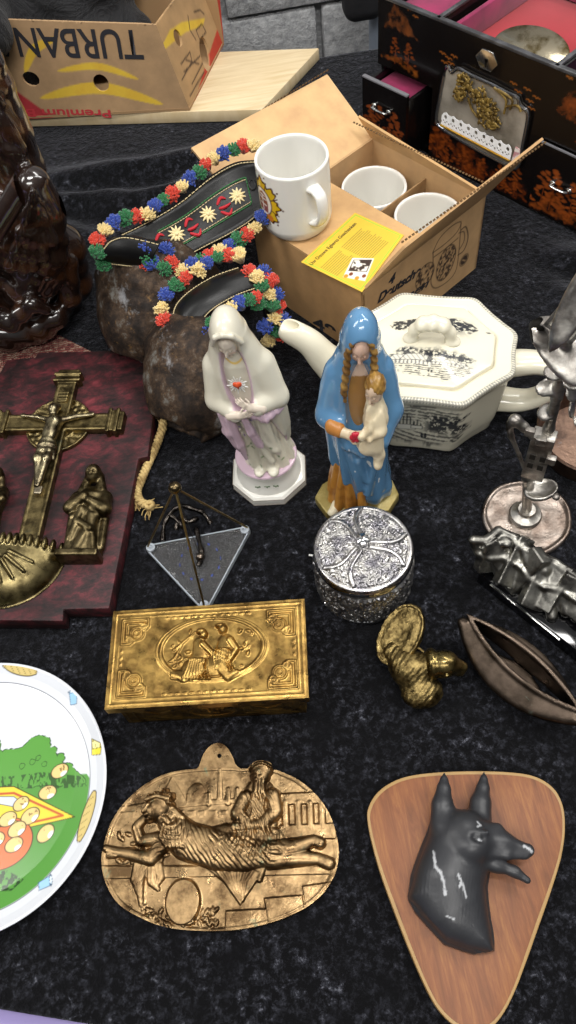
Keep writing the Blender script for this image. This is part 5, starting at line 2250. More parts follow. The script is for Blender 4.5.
# far town: walls, dome, minarets
R_.flat(poly2(P2, zl([(60, 170), (120, 160), (330, 150), (330, 160), (60, 182)])), .0010)
R_.blob(Z(235, 138), (.0085, .0085), 0, .0018)
R_.flat(poly2(P2, zl([(213, 140), (258, 138), (258, 165), (213, 165)])), .0013)
for x, y0, y1 in ((287, 88, 150), (262, 140, 162), (305, 130, 160), (325, 130, 158)):
    R_.limb(zl([(x, y0), (x, y1)]), [.0020, .0030], 0, .6)
R_.flat(poly2(P2, zl([(180, 100), (215, 160), (150, 160)])), .0010)
for k in range(10):
    x = 95 + k * 24
    R_.flat(poly2(P2, zl([(x, 178), (x + 16, 176), (x + 16, 190), (x, 192)])), .0007, .0004)


def M_(x): return x * .000428


# seated figure behind
def drape(pts, rad, base, n=7, amp=.0006):
    pass


R_.limb(zl([(375, 145), (370, 200), (355, 240)]), [M_(34), M_(42), M_(50)], 0, .26)
R_.limb(zl([(345, 150), (325, 185), (350, 205)]), [M_(15), M_(13), M_(11)], .0036, .75)
R_.limb(zl([(405, 145), (412, 180), (380, 210), (320, 215)]), [M_(15), M_(14), M_(12), M_(9)], .0036, .75)
R_.limb(zl([(350, 235), (400, 250), (412, 260)]), [M_(34), M_(32), M_(22)], .0010, .3)
R_.limb(zl([(300, 225), (275, 228), (262, 225)]), [M_(16), M_(13), M_(9)], .0012, .7)
R_.limb(zl([(375, 120), (377, 135)]), [M_(12), M_(14)], .0020, .8)
R_.blob(Z(377, 98), (M_(21), M_(25)), 0, .0072)
R_.blob(Z(380, 88), (M_(24), M_(18)), 0, .0066)
R_.blob(Z(368, 103), (M_(3.5), M_(7)), 0, .0092)
R_.blob(Z(369, 115), (M_(5), M_(2)), 0, .0078)
for ex_ in (360, 377):
    R_.h -= .0012 * np.exp(-(np.hypot(*(P2 - np.array(Z(ex_, 98))).T) / M_(4)) ** 2)
for k in range(9):
    R_.blob(Z(358 + k * 5.5, 84 - 9 * math.sin(k * PI / 8)), (M_(5), M_(4)), k, .0086)
for k in range(5):
    R_.limb(zl([(352 + k * 9, 140), (362 + k * 5, 175), (350 + k * 12, 228)]), [M_(3)] * 3, .0048, .8)
# reclining woman, head to the left, feet to the right
R_.limb(zl([(190, 222), (215, 245), (285, 265), (345, 272), (400, 272)]), [M_(32), M_(36), M_(38), M_(34), M_(24)], .0020, .48)
R_.limb(zl([(400, 270), (455, 260), (495, 244), (510, 250)]), [M_(22), M_(18), M_(10), M_(11)], .0022, .8)
R_.limb(zl([(400, 285), (460, 282), (505, 285), (530, 295)]), [M_(20), M_(17), M_(11), M_(12)], .0016, .8)
R_.limb(zl([(190, 225), (162, 250), (135, 285)]), [M_(24), M_(17), M_(14)], .0030, .7)
R_.limb(zl([(135, 285), (90, 275), (55, 270), (35, 262)]), [M_(14), M_(11), M_(9), M_(7)], .0028, .8)
for k in range(4):
    R_.limb(zl([(58, 266 + k * 4), (38, 262 + k * 6)]), [M_(4), M_(3)], .0042, .8)
R_.limb(zl([(150, 240), (112, 245), (102, 215), (120, 196)]), [M_(13), M_(11), M_(10), M_(9)], .0026, .8)
R_.limb(zl([(168, 205), (160, 190)]), [M_(17), M_(15)], .0030, .8)
R_.blob(Z(154, 170), (M_(30), M_(30)), 0, .0112)
R_.blob(Z(136, 180), (M_(15), M_(20)), .3, .0112)
R_.limb(zl([(131, 168), (121, 182)]), [M_(4), M_(5)], .0092, .7)
R_.blob(Z(131, 199), (M_(9), M_(6)), 0, .0104)
R_.limb(zl([(129, 189), (124, 191)]), [M_(3), M_(2.5)], .0096, .7)
# hair: ringlets
rr2 = random.Random(4)
for k in range(46):
    a = rr2.uniform(-.3, 3.6); q = rr2.uniform(14, 32)
    x, y = 158 + q * math.cos(a) * .95, 163 - q * math.sin(a) * .9
    if x < 146 and y > 162: continue
    R_.blob(Z(x, y), (M_(6.5), M_(5.5)), rr2.uniform(0, 3), rr2.uniform(.0105, .0132))
for (a, b) in (((180, 170), (192, 205)), ((186, 180), (206, 196)), ((176, 185), (184, 210))):
    R_.limb(zl([a, b]), [M_(8), M_(6)], .0050, .6)
# bandeau
R_.limb(zl([(128, 158), (150, 150), (178, 156)]), [M_(4)] * 3, .0116, .6)
# folds across the dress: ridges around the body
for k in range(22):
    t = k / 21
    x = 198 + t * 205; y0 = 222 + t * 26; y1 = 285 + t * 14
    pass
for k in range(6):
    R_.limb(zl([(166 + k * 6, 210 + k * 2), (158 + k * 8, 238), (172 + k * 8, 262)]), [M_(3)] * 3, .0090, .7)
# hanging drapery
for (a, b, c) in (((120, 290), (108, 340), (112, 388)), ((135, 295), (135, 335), (150, 352)), ((150, 300), (155, 325), (146, 345)), ((105, 295), (98, 330), (104, 360))):
    R_.limb(zl([a, b, c]), [M_(10), M_(9), M_(4)], .0008, .6)
R_.flat(poly2(P2, zl([(250, 300), (385, 305), (365, 340), (332, 388), (300, 340)])), .0020)
for k in range(6):
    R_.limb(zl([(275 + k * 18, 305), (300 + k * 9, 335), (328 + k * 2, 378)]), [M_(4), M_(3.5), M_(2)], .0016, .8)
R_.limb(zl([(340, 300), (382, 310), (375, 330)]), [M_(6)] * 3, .001, .8)
# cushions, leaves and a round vessel below
R_.blob(Z(205, 380), (M_(36), M_(44)), .05, .0030)
R_.flat(ell2(P2, Z(205, 380), (M_(33), M_(40)), .05), .0036, .0006)
for k in range(34):
    x = rr2.uniform(60, 170); y = rr2.uniform(230, 300)
    if x > 130 and y < 270: continue
    R_.blob(Z(x, y), (M_(9), M_(4.5)), rr2.uniform(0, 3), rr2.uniform(.0016, .0030))
for k in range(60):
    x = rr2.uniform(100, 280); y = rr2.uniform(392, 432)
    R_.blob(Z(x, y), (M_(8), M_(4)), rr2.uniform(0, 3), rr2.uniform(.0012, .0028))
def folds(pts, rads, lam, amp, skew, seed=1):
    """drapery ridges that follow a limb"""
    best = np.full(len(P2), 1e9); S = np.zeros(len(P2)); W_ = np.zeros(len(P2)); RR_ = np.ones(len(P2)); acc = 0
    q = np.array(zl(pts))
    for i in range(len(q) - 1):
        d, t = cap2(P2, q[i], q[i + 1]); L = np.linalg.norm(q[i + 1] - q[i])
        u = (q[i + 1] - q[i]) / L
        v = (P2 - q[i]) @ np.array([-u[1], u[0]])
        m = d < best
        best = np.where(m, d, best); S = np.where(m, acc + t * L, S); W_ = np.where(m, v, W_)
        RR_ = np.where(m, M_(rads[i] + (rads[i + 1] - rads[i]) * t), RR_); acc += L
    mask = np.clip((1 - best / RR_) * 3, 0, 1)
    nn = vnoise(P2, 130, seed, 2)
    ph = (S + skew * W_) / M_(lam) * 2 * PI + 5 * nn
    R_.h += amp * mask * (np.abs(np.sin(ph / 2)) ** .7 - .5)


folds([(185, 215), (215, 245), (285, 265), (345, 272), (400, 272)], [30, 36, 38, 34, 24], 12, .0013, 1.1, 3)
folds([(190, 225), (162, 250), (145, 272)], [24, 17, 12], 12, .0010, .9, 5)
folds([(375, 140), (370, 200), (355, 240)], [34, 40, 48], 15, .0015, -1.4, 7)
folds([(350, 235), (400, 250), (412, 260)], [32, 30, 22], 13, .0013, .8, 9)
folds([(120, 292), (112, 340), (112, 388)], [16, 14, 8], 11, .0010, 2.5, 4)
R_.h += .00012 * (vnoise(P2, 700, 5, 2) - .5)
h = blur(R_.h, NX, NY, 1)
rim = np.clip((np.hypot(D0[:, 0], D0[:, 1]) - .955) / .03, 0, 1)
rim = rim * (h < .004)
h = h * (1 - .6 * rim) + .0012 * np.sin(rim * PI * .5)
relief_mesh('plaque_relief', P2, h, grid_faces(NX, NY), .0050, MBRONZE, ov)
tb = [Z(*p) for p in ((228, 100), (240, 78), (248, 55), (262, 35), (282, 26), (300, 34), (314, 55), (322, 75), (340, 90), (335, 104))]
tpl = Pl((0, 0, .0045), (1, 0, 0), (0, 1, 0))
tbo = panel('hanging_tab', tpl, smooth_path([np.append(p, 0) for p in tb], 4, True)[:, :2], .0040, MBRONZE, ov, .0008, [(Z(285, 55), (.0020, .0020), 0)], None, None)

# ------------------------------------------------------------------ brass box
bxc = (at(112, 611, .06) + at(303, 599, .06) + at(107, 709, .06) + at(309, 698, .06)) / 4
BXA = math.radians(-6.6)
bx = thing('trinket_box', 'rectangular brass box with an embossed couple in an oval on its lid', 'box', (bxc[0], bxc[1], 0), BXA)
RZb = rotz(BXA)
e = at(303, 599, .06) - at(112, 611, .06); HWb = np.linalg.norm(e) / 2
e = at(112, 611, .06) - at(107, 709, .06); HDb = np.linalg.norm(e) / 2
NX, NY = 340, 190
X, Y = np.meshgrid(np.linspace(-1, 1, NX), np.linspace(-1, 1, NY), indexing='ij')
P2 = np.column_stack([X.ravel() * HWb, Y.ravel() * HDb])
R_ = Relief(P2)
dedge = np.maximum(np.abs(P2[:, 0]) - HWb, np.abs(P2[:, 1]) - HDb)
R_.h += .0003 * vnoise(P2, 60, 2, 3)
R_.raise_(np.abs(dedge + .0035) - .0006, .0007, .0004)
R_.raise_(np.abs(dedge + .0075) - .0004, .0005, .0004)
ov_c, ov_r = (.004, .004), (.046, .0285)
do = ell2(P2, ov_c, ov_r)
R_.h -= np.clip(-do / .004, 0, 1) * .0006
R_.raise_(np.abs(do) - .0010, .0014, .0005)
R_.raise_(np.abs(do - .0022) - .0005, .0007, .0004)
# greek-key corners with scrolls
for sx in (-1, 1):
    for sy in (-1, 1):
        def cn(x, y): return (sx * (HWb - x), sy * (HDb - y))
        for pts in ([(.010, .034), (.010, .010), (.034, .010)], [(.014, .030), (.014, .014), (.030, .014)], [(.010, .034), (.018, .034), (.018, .026), (.014, .026)], [(.034, .010), (.034, .018), (.026, .018), (.026, .014)]):
            R_.flat(line2(P2, [cn(*q) for q in pts]) - .0009, .0016, .0005)
        for c, r in (((.024, .024), .0062), ((.030, .018), .0030), ((.018, .030), .0030)):
            dd = np.hypot(*(P2 - np.array(cn(*c))).T)
            R_.flat(np.abs(dd - r) - .0008, .0017, .0005)
            R_.flat(np.abs(dd - r * .45) - .0007, .0015, .0005)
for sy in (-1, 1):
    for k in range(13):
        x = -HWb * .42 + k * HWb * .84 / 12
        R_.blob((x, sy * (HDb - .0105)), (.0021, .0010), 0, .0011)
for sx in (-1, 1):
    for k in range(3):
        R_.blob((sx * (HWb - .011), -.006 + k * .006), (.0010, .0019), 0, .0010)
# couple under a tree in the oval
def W(x, y):
    q = at(90 + x * 240 / 576, 590 + y * 240 / 576, .062) - bxc
    q = RZb.T @ np.array([q[0], q[1], 0.])
    return (float(q[0]), float(q[1]))


def wl(pts): return [W(*p) for p in pts]


mp_ = .000372
R_.limb(wl([(325, 120), (320, 150), (300, 180)]), [18 * mp_, 22 * mp_, 26 * mp_], 0, .32)
R_.blob(W(318, 92), (11 * mp_, 13 * mp_), 0, .0050); R_.blob(W(312, 84), (13 * mp_, 7 * mp_), 0, .0046)
R_.limb(wl([(335, 118), (350, 140), (335, 165)]), [9 * mp_, 8 * mp_, 6 * mp_], .0014, .8)
R_.limb(wl([(310, 180), (330, 205), (350, 195)]), [14 * mp_, 11 * mp_, 7 * mp_], .0008, .7)
R_.limb(wl([(262, 125), (262, 155), (245, 190)]), [15 * mp_, 18 * mp_, 28 * mp_], 0, .32)
R_.blob(W(272, 106), (10 * mp_, 12 * mp_), 0, .0046); R_.blob(W(266, 98), (12 * mp_, 8 * mp_), 0, .0044)
R_.limb(wl([(270, 128), (290, 148), (300, 165)]), [8 * mp_, 7 * mp_, 5 * mp_], .0014, .8)
R_.limb(wl([(255, 190), (225, 205), (200, 200)]), [20 * mp_, 16 * mp_, 9 * mp_], .0006, .38)
for k in range(9):
    R_.limb(wl([(240 + k * 5, 165), (232 + k * 6, 190), (222 + k * 8, 212)]), [2.2 * mp_] * 3, .0030, .8)
for k in range(7):
    R_.limb(wl([(300 + k * 6, 140), (296 + k * 6, 165), (302 + k * 7, 190)]), [2 * mp_] * 3, .0034, .8)
for k in range(90):
    x = rr2.uniform(190, 395); y = rr2.uniform(150, 218) if rr2.random() < .55 else rr2.uniform(85, 150)
    if y < 150 and 245 < x < 350: continue
    if ell2(np.array([W(x, y)]), ov_c, ov_r)[0] > -.003: continue
    R_.blob(W(x, y), (rr2.uniform(4, 9) * mp_, rr2.uniform(2, 5) * mp_), rr2.uniform(0, 3), rr2.uniform(.0008, .0020))
for (a, b) in (((195, 210), (260, 218)), ((330, 215), (385, 185)), ((205, 140), (250, 100)), ((200, 165), (225, 120))):
    R_.limb(wl([a, b]), [4 * mp_, 2 * mp_], .0004, .8)
h = blur(R_.h, NX, NY, 1)
LZ = .0475
lidb = relief_mesh('box_lid', P2, h, grid_faces(NX, NY), .0595, MBRASS, bx, back=LZ + .0006)
# lower case set in, with embossed front
hw, hd = HWb - .006, HDb - .006
NX, NY = 240, 70
X, Y = np.meshgrid(np.linspace(-1, 1, NX), np.linspace(0, 1, NY), indexing='ij')


def emb_panel(name, w, rz, off, mat):
    P3 = np.column_stack([X.ravel() * w, Y.ravel() * LZ])
    r = Relief(P3)
    r.h += .0002 * vnoise(P3, 90, 5, 2)
    r.raise_(np.abs(np.maximum(np.abs(P3[:, 0]) - w + .004, np.abs(P3[:, 1] - LZ / 2) - LZ / 2 + .005)) - .0006, .0010, .0004)
    d = ell2(P3, (0, LZ * .52), (min(.022, w * .5), .0155))
    r.raise_(np.abs(d) - .0009, .0014, .0004)
    for k in range(24):
        a = rr2.uniform(0, 6.28); q = math.sqrt(rr2.random()) * .8
        r.blob((q * math.cos(a) * .018, LZ * .52 + q * math.sin(a) * .012), (.0032, .0018), rr2.uniform(0, 3), rr2.uniform(.0010, .0020))
    for sx in (-1, 1):
        c = (sx * w * .60, LZ * .52)
        for q in (.0, 1.0):
            s_ = 1 - q * .35
            r.raise_(np.abs(np.maximum(np.abs(P3[:, 0] - c[0]) - w * .26 * s_, np.abs(P3[:, 1] - c[1]) - .0145 * s_)) - .0007, .0010, .0004)
        r.limb([(c[0] - w * .16, c[1] + .006), (c[0], c[1] - .004), (c[0] + w * .16, c[1] + .006)], [.0014, .0022, .0014], 0, .7)
    for k in range(int(w / .0035)):
        r.blob((-w + .004 + k * .007, LZ - .003), (.002, .001), 0, .0008)
        r.blob((-w + .004 + k * .007, .003), (.002, .001), 0, .0008)
    hh = blur(r.h, NX, NY, 1)
    V = np.column_stack([P3[:, 0], -(off + hh), P3[:, 1] * .995 + .0003])
    n = len(V)
    B = V.copy(); B[:, 1] = -(off - .002)
    Fq = grid_faces(NX, NY)
    o = mobj(name, np.vstack([V, B]), np.vstack([Fq, Fq[:, ::-1] + n]), mat, bx, rot=(0, 0, rz))
    return o


emb_panel('front_face', hw, 0, hd, MBRASS)
emb_panel('back_face', hw, PI, hd, MBRASS)
emb_panel('side_face', hd, PI / 2, hw, MBRASS)
emb_panel('side_face', hd, -PI / 2, hw, MBRASS)
MB().box((0, 0, .0018), (hw - .0005, hd - .0005, .0016)).build('box_bottom', MBRASS, bx)

# ------------------------------------------------------------------ round silver box
svc = at(363, 546, .073)
sv = thing('round_box', 'round silver lidded box chased all over with leaf ornament, before the blue figurine', 'box', (svc[0], svc[1], 0))
SR = .0462
NT, NR = 360, 110
T, Rr = np.meshgrid(np.arange(NT) / NT * 2 * PI, np.linspace(.004, 1, NR) ** .8, indexing='ij')
P2 = np.column_stack([(Rr * np.cos(T)).ravel(), (Rr * np.sin(T)).ravel()]) * SR
R_ = Relief(P2)
rad = np.hypot(P2[:, 0], P2[:, 1])
th = np.arctan2(P2[:, 1], P2[:, 0])
inr = np.clip((SR * .90 - rad) / .001, 0, 1)
n1_ = vnoise(P2, 330, 5, 2); n2_ = vnoise(P2, 150, 6, 2)
scr = np.sin(430 * P2[:, 0] + 3 * np.sin(330 * P2[:, 1] + 3 * n2_)) * np.sin(430 * P2[:, 1] + 3 * np.sin(320 * P2[:, 0] + 4 * n2_))
R_.h += inr * (.0024 * np.abs(scr) ** .6 + .0006 * n1_)
for k in range(6):
    a = k * PI / 3 + .25
    pts = []
    for q in np.linspace(.16, .88, 8):
        aa = a + .35 * math.sin(q * PI) * (1 if k % 2 else -1)
        pts.append((q * SR * math.cos(aa), q * SR * math.sin(aa)))
    R_.limb(pts, [.0022] * 8, .0022, .9)
    c = (.62 * SR * math.cos(a + .5), .62 * SR * math.sin(a + .5))
    for j in range(9):
        b = rr2.uniform(0, 6.28); q = rr2.uniform(0, .006)
        R_.blob((c[0] + q * math.cos(b), c[1] + q * math.sin(b)), (.0026, .0014), rr2.uniform(0, 3), .0028)
for k in range(16):
    a = k * 2 * PI / 16
    R_.limb([(.0085 * math.cos(a), .0085 * math.sin(a)), (.0135 * math.cos(a), .0135 * math.sin(a))], [.0012, .0018], .0008, .9)
dome = .0065 * (1 - (rad / SR) ** 2)
hgt = R_.h + dome
hgt += np.clip((rad - SR * .90) / .001, 0, 1) * .0012 - np.clip((rad - SR * .965) / (SR * .035), 0, 1) ** 2 * .0030
V = np.column_stack([P2, .0685 + hgt])
Fq = []
i = np.arange(NT); j = np.arange(NR - 1)
I, J = np.meshgrid(i, j, indexing='ij'); I2 = (I + 1) % NT
Fq = np.stack([I * NR + J, I * NR + J + 1, I2 * NR + J + 1, I2 * NR + J], -1).reshape(-1, 4)
lid_o = mobj('lid', V, Fq, MSILVER, sv)
MB().lathe([(SR, .0668), (SR + .0006, .0655), (SR + .0004, .0605), (SR - .0010, .0590), (SR - .003, .0588)], 120).build('lid_rim', simple('polished silver band', 'd8d8d8', .08, 1.0), lid_o, smooth='auto')
MB().lathe([(.0075, .0745), (.0045, .0765), (.0034, .0790), (.0055, .0815), (.0066, .0840), (.0058, .0868), (.0032, .0886), (0, .0892)], 32).build('lid_knob', simple('polished silver knob', 'cfcfcf', .1, 1.0), lid_o, smooth='auto')
NT, NZ = 400, 90
T, Zz = np.meshgrid(np.arange(NT) / NT * 2 * PI, np.linspace(0, 1, NZ), indexing='ij')
P2 = np.column_stack([(T * SR).ravel(), (Zz * .0585).ravel()])
n1_ = vnoise(np.column_stack([np.cos(T).ravel() * SR, np.sin(T).ravel() * SR, P2[:, 1]]), 230, 5, 3)
sw = np.sin(170 * P2[:, 1] + 3 * np.sin(T.ravel() * 5) + 10 * n1_)
hb = .0034 * np.abs(sw) ** .6 * (P2[:, 1] > .006) * (P2[:, 1] < .052) + .0022 * n1_
rr3 = SR - .0030 + hb - .002 * np.clip((.006 - P2[:, 1]) / .006, 0, 1)
rr3 = np.where(P2[:, 1] < .004, SR - .0015, rr3)
V = np.column_stack([rr3 * np.cos(T.ravel()), rr3 * np.sin(T.ravel()), P2[:, 1]])
Fq = []
i = np.arange(NT); j = np.arange(NZ - 1)
I, J = np.meshgrid(i, j, indexing='ij'); I2 = (I + 1) % NT
Fq = np.stack([I * NZ + J, I2 * NZ + J, I2 * NZ + J + 1, I * NZ + J + 1], -1).reshape(-1, 4)
mobj('body', V, Fq, metal('chased silver', 'c6c4c0', '807e82', .36, 90), sv)
MB().lathe([(0, .0), (SR - .001, .0), (SR, .0012), (SR - .0005, .003), (SR - .002, .004)], 100).build('foot_rim', simple('polished silver foot', 'd0d0d0', .1, 1.0), sv, smooth='auto')

# ------------------------------------------------------------------ crucifix plaque
MLACR = Mat('mottled crimson lacquered wood', '3a1418', .55, **{'Specular IOR Level': .3})
f = MLACR.ramp(MLACR.noise(55, 6, .75, vec=(.7, 1.2, 1), dist=.3), [(.36, '1d1717'), (.48, '3a2022'), (.58, '5a262b'), (.70, '7a343b')])
f2 = MLACR.ramp(MLACR.noise(9, 4, .6), [(.40, .25), (.6, 1.)])
MLACR.color(MLACR.mix(1.0, f, MLACR.mix(f2, '6a605e', 'ffffff'), 'MULTIPLY'))
MLACR.bump(MLACR.noise(120, 4), .15, .001)
zt = .022
cpo = at(60, 500, zt)
cp = thing('crucifix_plaque', 'crimson lacquered wooden plaque with brass crucifix, saints and holy water bowl, at the left', 'plaque', (cpo[0], cpo[1], 0))


def cl(px, py, z=zt):
    q = at(px, py, z) - cpo
    return (float(q[0]), float(q[1]))


right_bot = [(63, 621), (63, 609), (109, 608.5), (138.5, 458), (148, 456.5), (156, 392), (157, 372), (148, 368), (148, 356), (119, 355), (119, 350)]
half = [cl(*p) for p in right_bot]
# the axis of symmetry runs along the upright of the cross
a0, a1 = np.array(cl(33, 535)), np.array(cl(71, 380))
axd = (a1 - a0) / np.linalg.norm(a1 - a0)


def mirror(p):
    q = np.array(p) - a0
    al = axd * (q @ axd)
    return tuple(a0 + al - (q - al))


poly_ = half + [mirror(p) for p in half[::-1]]
bo = MB().prism(poly_, .0015, zt)
bo.build('plaque_board', MLACR.m, cp, smooth='auto', bevel=.0018)
axa = math.atan2(axd[1], axd[0]) - PI / 2
cpf = thing('x', None, None)
bpy.data.objects.remove(cpf)
# local frame of the cross: u across, v along the upright
uu = np.array([axd[1], -axd[0]])


def uv(px, py, z=zt + .01):
    q = np.array(cl(px, py, z)) - a0
    return (float(q @ uu), float(q @ axd))


def cpobj(name, fn, lo, hi, res, mat, parent=cp, **kw):
    """carved piece described in the frame of the cross, base at the board"""
    V, Q = mesh_sdf(fn, lo, hi, res)
    W2 = np.column_stack([a0[0] + V[:, 0] * uu[0] + V[:, 1] * axd[0], a0[1] + V[:, 0] * uu[1] + V[:, 1] * axd[1], zt + V[:, 2]])
    return mobj(name, W2, Q, mat, parent, **kw)


vb = uv(30, 545)[1]; vt = uv(73, 377)[1]
vm = .5 * (uv(14, 422)[1] + uv(113, 420)[1]) if True else 0
ul, ur = -.078, .5 * (uv(113, 420)[0] + .075)
ur = uv(116, 422)[0]


def cross(P):
    d = rbox(P, (0, (vb + vt) / 2, .004), (.0115, (vt - vb) / 2, .0055), .001)
    d = np.minimum(d, rbox(P, (0, vm, .004), (ur, .0115, .0055), .001))
    # sunk panels leave a raised border
    d = smax(d, -rbox(P, (0, (vb + vt) / 2, .0105), (.0080, (vt - vb) / 2 - .012, .0018), .0005), .0006)
    d = smax(d, -rbox(P, (0, vm, .0105), (ur - .010, .0080, .0018), .0005), .0006)

    def end(c, along):
        h1 = (.0145, .0045, .0070) if along else (.0045, .0145, .0070)
        h2 = (.0165, .0022, .0085) if along else (.0022, .0165, .0085)
        s = np.array([0, 1.]) if along else np.array([1., 0])
        sg = np.sign(c[1] - vm if along else c[0])
        e = rbox(P, (c[0], c[1], .004), h1, .0012)
        for k in (-.0045, .0045):
            q = np.array(c) + s * k
            e = np.minimum(e, rbox(P, (q[0], q[1], .004), h2, .0012))
        q = np.array(c) + s * sg * .0085
        h3 = (.0130, .0035, .0065) if along else (.0035, .0130, .0065)
        return np.minimum(e, rbox(P, (q[0], q[1], .004), h3, .0015))
    for c, al in (((0, vb), True), ((0, vt), True), ((ur - .004, vm), False), ((-ur + .004, vm), False)):
        d = np.minimum(d, end(c, al))
    return d


cpobj('cross', cross, (-ur - .012, vb - .02, -.0004), (ur + .012, vt + .018, .016), .0011, MOLDBRASS)


def halo(P):
    r = np.hypot(P[:, 0], P[:, 1] - vm)
    th = np.arctan2(P[:, 1] - vm, P[:, 0])
    hh = .0035 + .0012 * (np.abs(r - .036) < .0012) + .0012 * (np.abs(r - .022) < .001) + .0009 * np.sin(24 * th) * np.sin(420 * r) * (r < .035) * (r > .023)
    return np.maximum(r - .0375, np.abs(P[:, 2]) - hh) * .7


cpobj('halo', halo, (-.040, vm - .040, -.0004), (.040, vm + .040, .007), .0010, MOLDBRASS)


def corpus(P):
    c = vm - .002
    z = .0115
    d = chain(P, [(0, c - .004, z + .003), (-.001, c - .018, z + .0035), (-.002, c - .032, z + .003)], [.0095, .0075, .0078], .005)
    d = smin(d, chain(P, [(.006, c, z + .002), (.022, c + .006, z + .001), (.039, c + .009, z)], [.0038, .0030, .0022], .002), .003)
    d = smin(d, chain(P, [(-.006, c, z + .002), (-.022, c + .006, z + .001), (-.039, c + .009, z)], [.0038, .0030, .0022], .002), .003)
    for sx, kx in ((1, .0055), (-1, -.0045)):
        d = smin(d, chain(P, [(sx * .004 - .002, c - .034, z + .002), (kx - .003, c - .054, z + .006), (-.002 + sx * .001, c - .078, z + .002), (-.002 + sx * .0005, c - .086, z + .002)], [.0058, .0045, .0034, .0032], .003), .002)
    # loincloth
    d = smin(d, ell(P, (-.002, c - .036, z + .004), (.0098, .0085, .0058)), .003)
    d = smin(d, cap(P, (.006, c - .034, z + .003), (.008, c - .052, z + .001), .0032, .0018), .002)
    # neck and bowed head with hair
    d = smin(d, cap(P, (-.001, c + .002, z + .004), (-.003, c + .009, z + .006), .0040, .0038), .002)
    d = smin(d, ell(P, (-.003, c + .013, z + .0065), (.0058, .0072, .0062)), .001)
    d = smin(d, ell(P, (-.003, c + .0125, z + .0125), (.0012, .0022, .0018)), .001)
    d = smin(d, ell(P, (-.003, c + .018, z + .004), (.0072, .0040, .0058)), .001)
    for sx in (-1, 1):
        d = smin(d, ell(P, (sx * .040, c + .0095, z + .0005), (.0036, .0028, .0018)), .001)
    return d + .0004 * np.sin(900 * P[:, 1]) * (np.abs(P[:, 1] - c + .038) < .010)


cpobj('corpus', corpus, (-.048, vm - .098, .006), (.048, vm + .028, .030), .0009, metal('worn pewter figure', '8e8468', '5a5040', .3, 80))
q = uv(41, 490)
cpobj('foot_block', lambda P: rbox(P, (0, vm - .094, .010), (.0045, .0050, .0045), .0012), (-.008, vm - .102, .004), (.008, vm - .086, .017), .0009, metal('pale pewter block', 'a59a84', '6e6450', .3, 80))
q = uv(66, 400)
cpobj('title_scroll', lambda P: rbox(P, (0, vm + .036, .0090), (.0060, .0080, .0018), .0006) + .0003 * np.sin(1400 * P[:, 1]), (-.010, vm + .024, .005), (.010, vm + .048, .013), .0009, MOLDBRASS)


def saint(P, flip=1):
    """standing draped figure in half relief, feet at v=0, height .078"""
    x = P[:, 0] * flip; v = P[:, 1]; z = P[:, 2]
    Q = np.column_stack([x, v, z])
    w = np.interp(v, [0, .004, .03, .05, .060, .064], [.0165, .0155, .0130, .0150, .0120, .005])
    th = np.interp(v, [0, .03, .055, .064], [.0135, .0115, .0125, .006])
    d = (np.sqrt((x / w) ** 2 + (z / th) ** 2 + 1e-9) - 1) * np.minimum(w, th)
    d = np.maximum(d, np.maximum(.003 - v, v - .064))
    for a, b, r in (((-.012, .050, .008), (-.009, .004, .009), .0030), ((.010, .046, .008), (-.002, .004, .012), .0034), ((.004, .035, .011), (.010, .004, .009), .0028), ((-.004, .040, .012), (-.008, .016, .011), .0024), ((.013, .052, .004), (.014, .010, .005), .003), ((-.006, .030, .012), (.006, .022, .013), .0024), ((-.010, .034, .010), (.009, .042, .011), .0026)):
        d = smin(d, cap(Q, a, b, r, r * 1.1), .0015)
    # arms folded up to the breast
    d = smin(d, chain(Q, [(-.011, .054, .005), (-.0135, .042, .010), (-.003, .050, .0135)], [.0052, .0048, .0034], .003), .002)
    d = smin(d, chain(Q, [(.011, .054, .005), (.0135, .040, .010), (.002, .046, .0135)], [.0052, .0050, .0036], .003), .002)
    # head, veil, face
    d = smin(d, ell(Q, (-.001, .0735, .009), (.0062, .0080, .0072)), .002)
    d = smin(d, chain(Q, [(-.005, .073, .006), (-.0075, .060, .006)], [.0030, .0040], .002), .002)
    d = smin(d, chain(Q, [(.004, .073, .006), (.0070, .060, .006)], [.0030, .0040], .002), .002)
    d = smin(d, ell(Q, (-.001, .0705, .0148), (.0012, .0022, .0018)), .0008)
    for sx in (-1, 1):
        d = smax(d, -ell(Q, (-.001 + sx * .0024, .0725, .0150), (.0014, .0010, .0012)), .0006)
    # base
    d = np.minimum(d, rbox(Q, (0, .0012, .006), (.0160, .0028, .0105), .001))
    return np.maximum(d, -z - .0003)


MDKBRS = metal('dark patinated brass', '74674a', '38301f', .36, 70)


def place_saint(pxf, pxh, flip):
    f0, h0 = np.array(cl(*pxf, zt)), np.array(cl(*pxh, zt + .008))
    d = h0 - f0; L = np.linalg.norm(d); d /= L
    s = L / .079
    rgt = np.array([d[1], -d[0]])
    V, Q = mesh_sdf(lambda P: saint(P, flip), (-.022, -.003, -.0005), (.022, .082, .022), .0009)
    V = V * s
    W2 = np.column_stack([f0[0] + V[:, 0] * rgt[0] + V[:, 1] * d[0], f0[1] + V[:, 0] * rgt[1] + V[:, 1] * d[1], zt + V[:, 2]])
    mobj('saint_relief', W2, Q, MDKBRS, cp)


place_saint((82, 563), (97, 470), 1)
place_saint((-17, 540), (-2, 470), -1)


